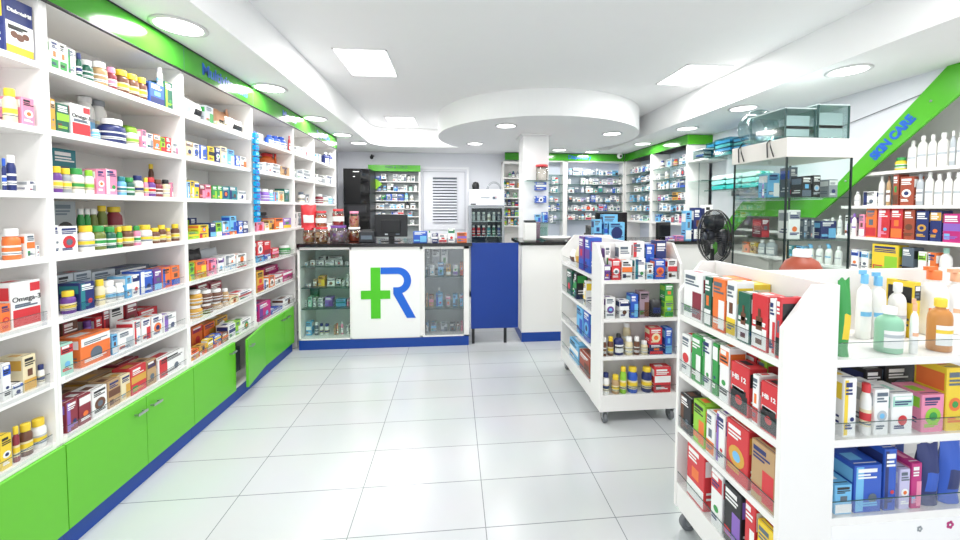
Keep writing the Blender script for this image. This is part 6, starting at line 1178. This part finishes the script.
('c',2,0.012,4.05,0.386,0.049,0.085,0.121,'skyblue','slate','skyblue and slate carton, fifth from left, front row, middle shelf, right counter case', 14, '', 0),
('c',2,0.078,4.05,0.386,0.032,0.085,0.12,'skyblue','pink','skyblue and pink carton, sixth from left, front row, middle shelf, right counter case', 14, '', 0),
('b',2,-0.161,4.15,0.386,0.028,0.028,0.176,'skyblue','white','skyblue and white pill bottle, first from left, back row, middle shelf, right counter case', 31, '', 0),
('c',2,-0.287,4.05,0.116,0.016,0.085,0.08,'slate','white','slate and white carton, first from left, lowest shelf, right counter case', 14, '', 0),
('c',2,-0.283,4.05,0.116,0.024,0.085,0.1,'skyblue','white','skyblue and white carton, second from left, lowest shelf, right counter case', 14, '', 0),
('c',2,-0.216,4.05,0.116,0.059,0.085,0.098,'grey','skyblue','grey and skyblue carton, third from left, lowest shelf, right counter case', 14, '', 0),
('c',2,-0.106,4.05,0.116,0.07,0.085,0.084,'silver','slate','silver and slate carton, fourth from left, lowest shelf, right counter case', 14, '', 0),
('c',2,-0.016,4.05,0.116,0.06,0.085,0.081,'slate','black','slate and black carton, fifth from left, lowest shelf, right counter case', 14, '', 0),
('c',2,0.042,4.05,0.116,0.028,0.085,0.079,'grey','maroon','grey and maroon carton, sixth from left, lowest shelf, right counter case', 14, '', 0),
('c',2,0.082,4.05,0.116,0.023,0.085,0.088,'pink','red','pink and red carton, seventh from left, lowest shelf, right counter case', 14, '', 0),
('c',2,-0.349,3.995,1.071,0.139,0.104,0.113,'blue','skyblue','blue and skyblue carton, first from left, left counter top near the till', 1, '', 1),
('t',2,-0.253,3.995,1.071,0.027,0.027,0.121,'white','green','white and green tall bottle, second from left, left counter top near the till', 41, '', 1),
('c',2,-0.196,3.995,1.071,0.058,0.09,0.091,'navy','white','navy and white carton, third from left, left counter top near the till', 1, '', 1),
('c',2,-0.114,3.995,1.071,0.078,0.09,0.08,'white','red','white and red carton, fourth from left, left counter top near the till', 1, '', 1),
('c',2,-0.026,3.995,1.071,0.068,0.09,0.141,'white','green','white and green carton, fifth from left, left counter top near the till', 1, '', 1),
('c',2,0.083,3.995,1.071,0.1,0.075,0.099,'orange','violet','orange and violet carton, sixth from left, left counter top near the till', 1, '', 1),
('c',2,1.595,4.12,1.071,0.088,0.09,0.235,'skyblue','navy','skyblue and navy carton, first from left, front row, right counter top behind gondola', 1, '', 1),
('c',2,1.687,4.12,1.071,0.042,0.09,0.201,'skyblue','blue','skyblue and blue carton, second from left, front row, right counter top behind gondola', 1, '', 1),
('c',2,1.814,4.12,1.071,0.182,0.09,0.201,'skyblue','navy','skyblue and navy carton, third from left, front row, right counter top behind gondola', 1, '', 1),
('c',2,1.801,4.27,1.071,0.175,0.09,0.288,'skyblue','navy','skyblue and navy carton, first from left, back row, right counter top behind gondola', 1, '', 1),
('c',2,2.425,4.065,1.071,0.078,0.059,0.042,'violet','white','violet and white carton, first from left, front row, right counter top by the fan', 1, '', 1),
('c',2,2.525,4.065,1.071,0.091,0.068,0.053,'pink','violet','pink and violet carton, second from left, front row, right counter top by the fan', 1, '', 1),
('c',2,2.627,4.065,1.071,0.067,0.09,0.333,'skyblue','white','skyblue and white carton, third from left, front row, right counter top by the fan', 1, '', 1),
('c',2,2.718,4.2,1.071,0.07,0.09,0.077,'blue','skyblue','blue and skyblue carton, first from left, back row, right counter top by the fan', 1, '', 1),
('c',2,2.733,4.065,1.071,0.091,0.09,0.366,'navy','white','navy and white carton, fourth from left, front row, right counter top by the fan', 1, '', 1),
('c',2,2.864,4.065,1.071,0.092,0.09,0.4,'white','navy','white and navy carton, fifth from left, front row, right counter top by the fan', 1, '', 1),
('t',2,2.228,2.57,1.505,0.016,0.016,0.121,'violet','white','violet and white tall bottle, first from left, back row, upper glass shelf of showcase tower', 41, '', 1),
('c',2,2.431,2.435,1.505,0.071,0.09,0.144,'black','slate','black and slate carton, first from left, front row, upper glass shelf of showcase tower', 1, '', 1),
('c',2,2.506,2.435,1.505,0.057,0.09,0.152,'black','silver','black and silver carton, second from left, front row, upper glass shelf of showcase tower', 1, '', 1),
('c',2,2.634,2.435,1.505,0.066,0.09,0.125,'grey','white','grey and white carton, third from left, front row, upper glass shelf of showcase tower', 1, '', 1),
('c',2,2.305,2.57,1.505,0.09,0.09,0.177,'skyblue','white','skyblue and white carton, second from left, back row, upper glass shelf of showcase tower', 1, '', 1),
('c',2,2.461,2.57,1.505,0.059,0.09,0.222,'slate','blue','slate and blue carton, third from left, back row, upper glass shelf of showcase tower', 1, '', 1),
('c',2,2.25,2.57,1.216,0.061,0.09,0.135,'maroon','red','maroon and red carton, first from left, back row, middle glass shelf of showcase tower', 1, '', 1),
('c',2,2.348,2.435,1.216,0.086,0.09,0.2,'white','grey','white and grey carton, first from left, front row, middle glass shelf of showcase tower', 1, '', 1),
('c',2,2.433,2.435,1.216,0.026,0.09,0.137,'slate','grey','slate and grey carton, second from left, front row, middle glass shelf of showcase tower', 1, '', 1),
('c',2,2.486,2.435,1.216,0.026,0.09,0.137,'slate','silver','slate and silver carton, third from left, front row, middle glass shelf of showcase tower', 1, '', 1),
('c',2,2.608,2.435,1.216,0.118,0.09,0.122,'navy','skyblue','navy and skyblue carton, fourth from left, front row, middle glass shelf of showcase tower', 1, '', 1),
('b',2,2.023,6.51,2.012,0.06,0.06,0.113,'lavender','skyblue','lavender and skyblue pill bottle, first from left, top shelf of rear glass wall', 30, '', 0),
('b',1,3.01,5.359,2.015,0.06,0.06,0.114,'white','navy','white and navy pill bottle, first from left, top shelf, near right dispensary bay', 28, '', 0),
('b',1,3.01,5.023,2.015,0.06,0.06,0.09,'gold','red','gold and red pill bottle, third from left, top shelf, near right dispensary bay', 28, '', 0),
('t',1,3.01,4.901,2.015,0.055,0.06,0.109,'white','teal','white and teal tall bottle, fourth from left, top shelf, near right dispensary bay', 48, '', 0),
('t',2,2.007,6.51,1.851,0.049,0.06,0.109,'white','grey','white and grey tall bottle, first from left, second shelf of rear glass wall', 50, '', 0),
('t',2,2.322,6.51,1.851,0.055,0.06,0.109,'white','slate','white and slate tall bottle, third from left, second shelf of rear glass wall', 50, '', 0),
('b',2,2.387,6.51,1.851,0.049,0.06,0.124,'white','grey','white and grey pill bottle, fourth from left, second shelf of rear glass wall', 30, '', 0),
('t',2,2.915,6.51,1.851,0.055,0.06,0.109,'white','black','white and black tall bottle, tenth from left, second shelf of rear glass wall', 50, '', 0),
('b',2,1.597,6.51,1.851,0.06,0.06,0.091,'blue','navy','blue and navy pill bottle, first from left, second shelf behind the column', 33, '', 0),
('b',2,1.778,6.51,1.851,0.057,0.06,0.111,'mint','red','mint and red pill bottle, third from left, second shelf behind the column', 33, '', 0),
('b',1,3.01,5.237,1.853,0.06,0.06,0.118,'white','silver','white and silver pill bottle, second from left, second shelf, near right dispensary bay', 28, '', 0),
('b',1,3.01,6.102,1.853,0.06,0.06,0.073,'skyblue','skyblue','skyblue pill bottle, second from left, second shelf, far right dispensary bay', 21, '', 0),
('b',2,2.241,6.51,1.704,0.06,0.06,0.095,'lavender','silver','lavender and silver pill bottle, third from left, third shelf of rear glass wall', 30, '', 0),
('t',2,2.414,6.51,1.704,0.049,0.06,0.109,'white','teal','white and teal tall bottle, fifth from left, third shelf of rear glass wall', 50, '', 0),
('b',2,2.933,6.51,1.704,0.041,0.06,0.116,'silver','silver','silver pill bottle, twelfth from left, third shelf of rear glass wall', 30, '', 0),
('t',2,1.612,6.51,1.704,0.055,0.06,0.114,'white','slate','white and slate tall bottle, first from left, third shelf behind the column', 51, '', 0),
('t',1,3.01,5.209,1.707,0.055,0.06,0.109,'white','skyblue','white and skyblue tall bottle, third from left, third shelf, near right dispensary bay', 48, '', 0),
('b',1,3.01,5.101,1.707,0.06,0.06,0.077,'lavender','skyblue','lavender and skyblue pill bottle, fourth from left, third shelf, near right dispensary bay', 28, '', 0),
('b',1,3.01,5.795,1.707,0.06,0.06,0.086,'mint','silver','mint and silver pill bottle, fourth from left, third shelf, far right dispensary bay', 21, '', 0),
('t',2,2.344,6.51,1.542,0.055,0.06,0.109,'white','navy','white and navy tall bottle, fifth from left, fourth shelf of rear glass wall', 50, '', 0),
('t',2,1.596,6.51,1.542,0.055,0.06,0.114,'skyblue','blue','skyblue and blue tall bottle, first from left, fourth shelf behind the column', 51, '', 0),
('b',2,1.685,6.51,1.542,0.06,0.06,0.099,'white','skyblue','white and skyblue pill bottle, second from left, fourth shelf behind the column', 33, '', 0),
('t',1,3.01,5.806,1.545,0.055,0.06,0.104,'white','grey','white and grey tall bottle, fourth from left, fourth shelf, far right dispensary bay', 42, '', 0),
('t',2,2.492,6.51,1.388,0.055,0.06,0.109,'mint','grey','mint and grey tall bottle, seventh from left, fifth shelf of rear glass wall', 50, '', 0),
('b',2,1.587,6.51,1.388,0.047,0.06,0.082,'white','skyblue','white and skyblue pill bottle, first from left, fifth shelf behind the column', 33, '', 0),
('b',2,1.645,6.51,1.388,0.056,0.06,0.088,'white','blue','white and blue pill bottle, second from left, fifth shelf behind the column', 33, '', 0),
('b',2,1.806,6.51,1.388,0.06,0.06,0.127,'slate','blue','slate and blue pill bottle, fifth from left, fifth shelf behind the column', 33, '', 0),
('t',1,3.01,5.999,1.391,0.055,0.06,0.104,'white','skyblue','white and skyblue tall bottle, third from left, fifth shelf, far right dispensary bay', 42, '', 0),
('t',1,3.01,5.856,1.391,0.055,0.06,0.104,'white','slate','white and slate tall bottle, fourth from left, fifth shelf, far right dispensary bay', 42, '', 0),
('b',2,2.192,6.51,1.232,0.041,0.06,0.09,'white','slate','white and slate pill bottle, fourth from left, sixth shelf of rear glass wall', 30, '', 0),
('b',2,2.253,6.51,1.232,0.06,0.06,0.091,'white','skyblue','white and skyblue pill bottle, fifth from left, sixth shelf of rear glass wall', 30, '', 0),
('b',2,2.445,6.51,1.232,0.06,0.06,0.099,'white','slate','white and slate pill bottle, seventh from left, sixth shelf of rear glass wall', 30, '', 0),
('t',2,2.841,6.51,1.232,0.055,0.06,0.109,'mint','black','mint and black tall bottle, twelfth from left, sixth shelf of rear glass wall', 50, '', 0),
('t',2,1.606,6.51,1.232,0.055,0.06,0.114,'white','skyblue','white and skyblue tall bottle, first from left, sixth shelf behind the column', 51, '', 0),
('b',2,1.753,6.51,1.232,0.06,0.06,0.082,'lavender','silver','lavender and silver pill bottle, third from left, sixth shelf behind the column', 33, '', 0),
('t',1,3.01,5.33,1.235,0.055,0.06,0.109,'grey','skyblue','grey and skyblue tall bottle, second from left, sixth shelf, near right dispensary bay', 48, '', 0),
('b',2,0.957,6.51,1.95,0.049,0.06,0.102,'green','grey','green and grey pill bottle, first from left, top shelf of white rack beside fridge', 34, '', 0),
('t',2,1.016,6.51,1.95,0.055,0.06,0.123,'navy','teal','navy and teal tall bottle, second from left, top shelf of white rack beside fridge', 53, '', 0),
('t',2,1.092,6.51,1.95,0.055,0.06,0.123,'grey','silver','grey and silver tall bottle, third from left, top shelf of white rack beside fridge', 53, '', 0),
('t',2,0.867,6.51,1.775,0.048,0.06,0.123,'green','skyblue','green and skyblue tall bottle, first from left, second shelf of white rack beside fridge', 53, '', 0),
('t',2,0.921,6.51,1.775,0.047,0.06,0.123,'yellow','blue','yellow and blue tall bottle, second from left, second shelf of white rack beside fridge', 53, '', 0),
('t',2,0.923,6.51,1.613,0.055,0.06,0.123,'teal','slate','teal and slate tall bottle, second from left, third shelf of white rack beside fridge', 53, '', 0),
('t',2,0.873,6.51,1.47,0.055,0.06,0.123,'slate','skyblue','slate and skyblue tall bottle, first from left, fourth shelf of white rack beside fridge', 53, '', 0),
('b',2,0.948,6.51,1.47,0.06,0.06,0.134,'navy','slate','navy and slate pill bottle, second from left, fourth shelf of white rack beside fridge', 34, '', 0),
('b',2,1.015,6.51,1.47,0.045,0.06,0.088,'lime','grey','lime and grey pill bottle, third from left, fourth shelf of white rack beside fridge', 34, '', 0),
('t',2,1.146,6.51,1.47,0.055,0.06,0.123,'grey','skyblue','grey and skyblue tall bottle, fifth from left, fourth shelf of white rack beside fridge', 53, '', 0),
('b',2,0.945,6.51,1.298,0.05,0.06,0.125,'yellow','red','yellow and red pill bottle, second from left, fifth shelf of white rack beside fridge', 34, '', 0),
('t',2,0.998,6.51,1.14,0.05,0.06,0.123,'yellow','red','yellow and red tall bottle, third from left, sixth shelf of white rack beside fridge', 53, '', 0),
('t',2,1.117,6.51,1.14,0.046,0.06,0.123,'orange','skyblue','orange and skyblue tall bottle, fifth from left, sixth shelf of white rack beside fridge', 53, '', 0),
('t',2,-0.76,6.59,1.876,0.055,0.06,0.114,'white','black','white and black tall bottle, sixth from left, top shelf of back display under green sign', 40, '', 0),
('b',2,-1.259,6.59,1.716,0.06,0.06,0.094,'blue','skyblue','blue and skyblue pill bottle, first from left, second shelf of back display under green sign', 20, '', 0),
('b',2,-1.163,6.59,1.716,0.06,0.06,0.087,'slate','skyblue','slate and skyblue pill bottle, second from left, second shelf of back display under green sign', 20, '', 0),
('b',2,-0.733,6.59,1.716,0.06,0.06,0.106,'mint','black','mint and black pill bottle, seventh from left, second shelf of back display under green sign', 20, '', 0),
('t',2,-0.649,6.59,1.716,0.055,0.06,0.114,'white','silver','white and silver tall bottle, eighth from left, second shelf of back display under green sign', 40, '', 0),
('b',2,-0.803,6.59,1.556,0.06,0.06,0.129,'mint','skyblue','mint and skyblue pill bottle, sixth from left, third shelf of back display under green sign', 20, '', 0),
('b',2,-0.716,6.59,1.556,0.06,0.06,0.102,'white','silver','white and silver pill bottle, seventh from left, third shelf of back display under green sign', 20, '', 0),
('t',2,-0.786,6.59,1.421,0.055,0.06,0.114,'black','navy','black and navy tall bottle, seventh from left, fourth shelf of back display under green sign', 40, '', 0),
('b',2,-1.185,6.59,1.29,0.06,0.06,0.078,'white','slate','white and slate pill bottle, second from left, fifth shelf of back display under green sign', 20, '', 0),
('b',2,-1.277,6.59,1.15,0.06,0.06,0.126,'silver','silver','silver pill bottle, first from left, sixth shelf of back display under green sign', 20, '', 0),
]
GROUPS=['cartons on back display', 'cartons on counter top', 'cartons on far right dispensary bay', 'cartons on farthest left bay', 'cartons on fifth left bay', 'cartons on fourth left bay', 'cartons on front side of front gondola', 'cartons on left counter case', 'cartons on left end of front gondola', 'cartons on left side of middle gondola', 'cartons on near end of middle gondola', 'cartons on near right dispensary bay', 'cartons on nearest left bay', 'cartons on rear glass wall', 'cartons on right counter case', 'cartons on second left bay', 'cartons on shelves behind the column', 'cartons on skin care wall', 'cartons on third left bay', 'cartons on white rack beside fridge', 'pill bottles on back display', 'pill bottles on far right dispensary bay', 'pill bottles on farthest left bay', 'pill bottles on fifth left bay', 'pill bottles on fourth left bay', 'pill bottles on left counter case', 'pill bottles on left side of middle gondola', 'pill bottles on near end of middle gondola', 'pill bottles on near right dispensary bay', 'pill bottles on nearest left bay', 'pill bottles on rear glass wall', 'pill bottles on right counter case', 'pill bottles on second left bay', 'pill bottles on shelves behind the column', 'pill bottles on white rack beside fridge', 'pouches on front side of front gondola', 'pouches on left counter case', 'pouches on left side of middle gondola', 'pouches on near end of middle gondola', 'pouches on third left bay', 'tall bottles on back display', 'tall bottles on counter top', 'tall bottles on far right dispensary bay', 'tall bottles on farthest left bay', 'tall bottles on fourth left bay', 'tall bottles on front side of front gondola', 'tall bottles on left counter case', 'tall bottles on near end of middle gondola', 'tall bottles on near right dispensary bay', 'tall bottles on nearest left bay', 'tall bottles on rear glass wall', 'tall bottles on shelves behind the column', 'tall bottles on skin care wall', 'tall bottles on white rack beside fridge', 'tubs on fourth left bay', 'tubs on front side of front gondola', 'tubs on nearest left bay', 'tubs on second left bay', 'tubs on skin care wall', 'tubs on third left bay']
for i, r in enumerate(ITEMS): product(*r, i)
if REST:
    mb = MB()
    for i, (face, x, y, z, w_, d_, h_, a, b) in enumerate(REST):
        q = carton(w_, d_, h_, a, b, random.Random(i*5+1), ''); M = Matrix.Translation((x, y, z)) @ Matrix.Rotation(ROT[face], 4, 'Z')
        for f, k, sm in zip(q.f, q.m, q.sm): mb.f.append([j+len(mb.v) for j in f]); mb.m.append(mb.mi(q.mats[k])); mb.sm.append(sm)
        mb.v += [tuple(M @ Vector(v)) for v in q.v]
    tag(mb.build('medicine_cartons'), 'the many smallest medicine cartons along all the rear shelves behind the counters', 'cartons', None, 'stuff')
# ------------------------------------------------------------------ world, camera, view
w = bpy.data.worlds.new('World'); bpy.context.scene.world = w; w.use_nodes = True
w.node_tree.nodes['Background'].inputs['Color'].default_value = (.93, .97, 1, 1); w.node_tree.nodes['Background'].inputs['Strength'].default_value = 3.0
cam = bpy.data.cameras.new('Camera'); co = bpy.data.objects.new('Camera', cam); C.objects.link(co); bpy.context.scene.camera = co
cam.sensor_width = 36; cam.lens = 382.59/960*36; cam.clip_start = .02
cam.shift_x = -(490.46-480)/960; cam.shift_y = -(270-223.11)/960
PITCH, YAW, ROLL = .03706, .09515, -.00194
co.location = (0, 0, 1.4193)
co.matrix_world = Matrix.Translation(co.location) @ Matrix.Rotation(-YAW, 4, 'Z') @ Matrix.Rotation(PI/2-PITCH, 4, 'X') @ Matrix.Rotation(-ROLL, 4, 'Z')
vs = bpy.context.scene.view_settings; vs.view_transform = 'Standard'; vs.look = 'None'; vs.exposure = -.78; vs.gamma = 1; vs.use_curve_mapping = False
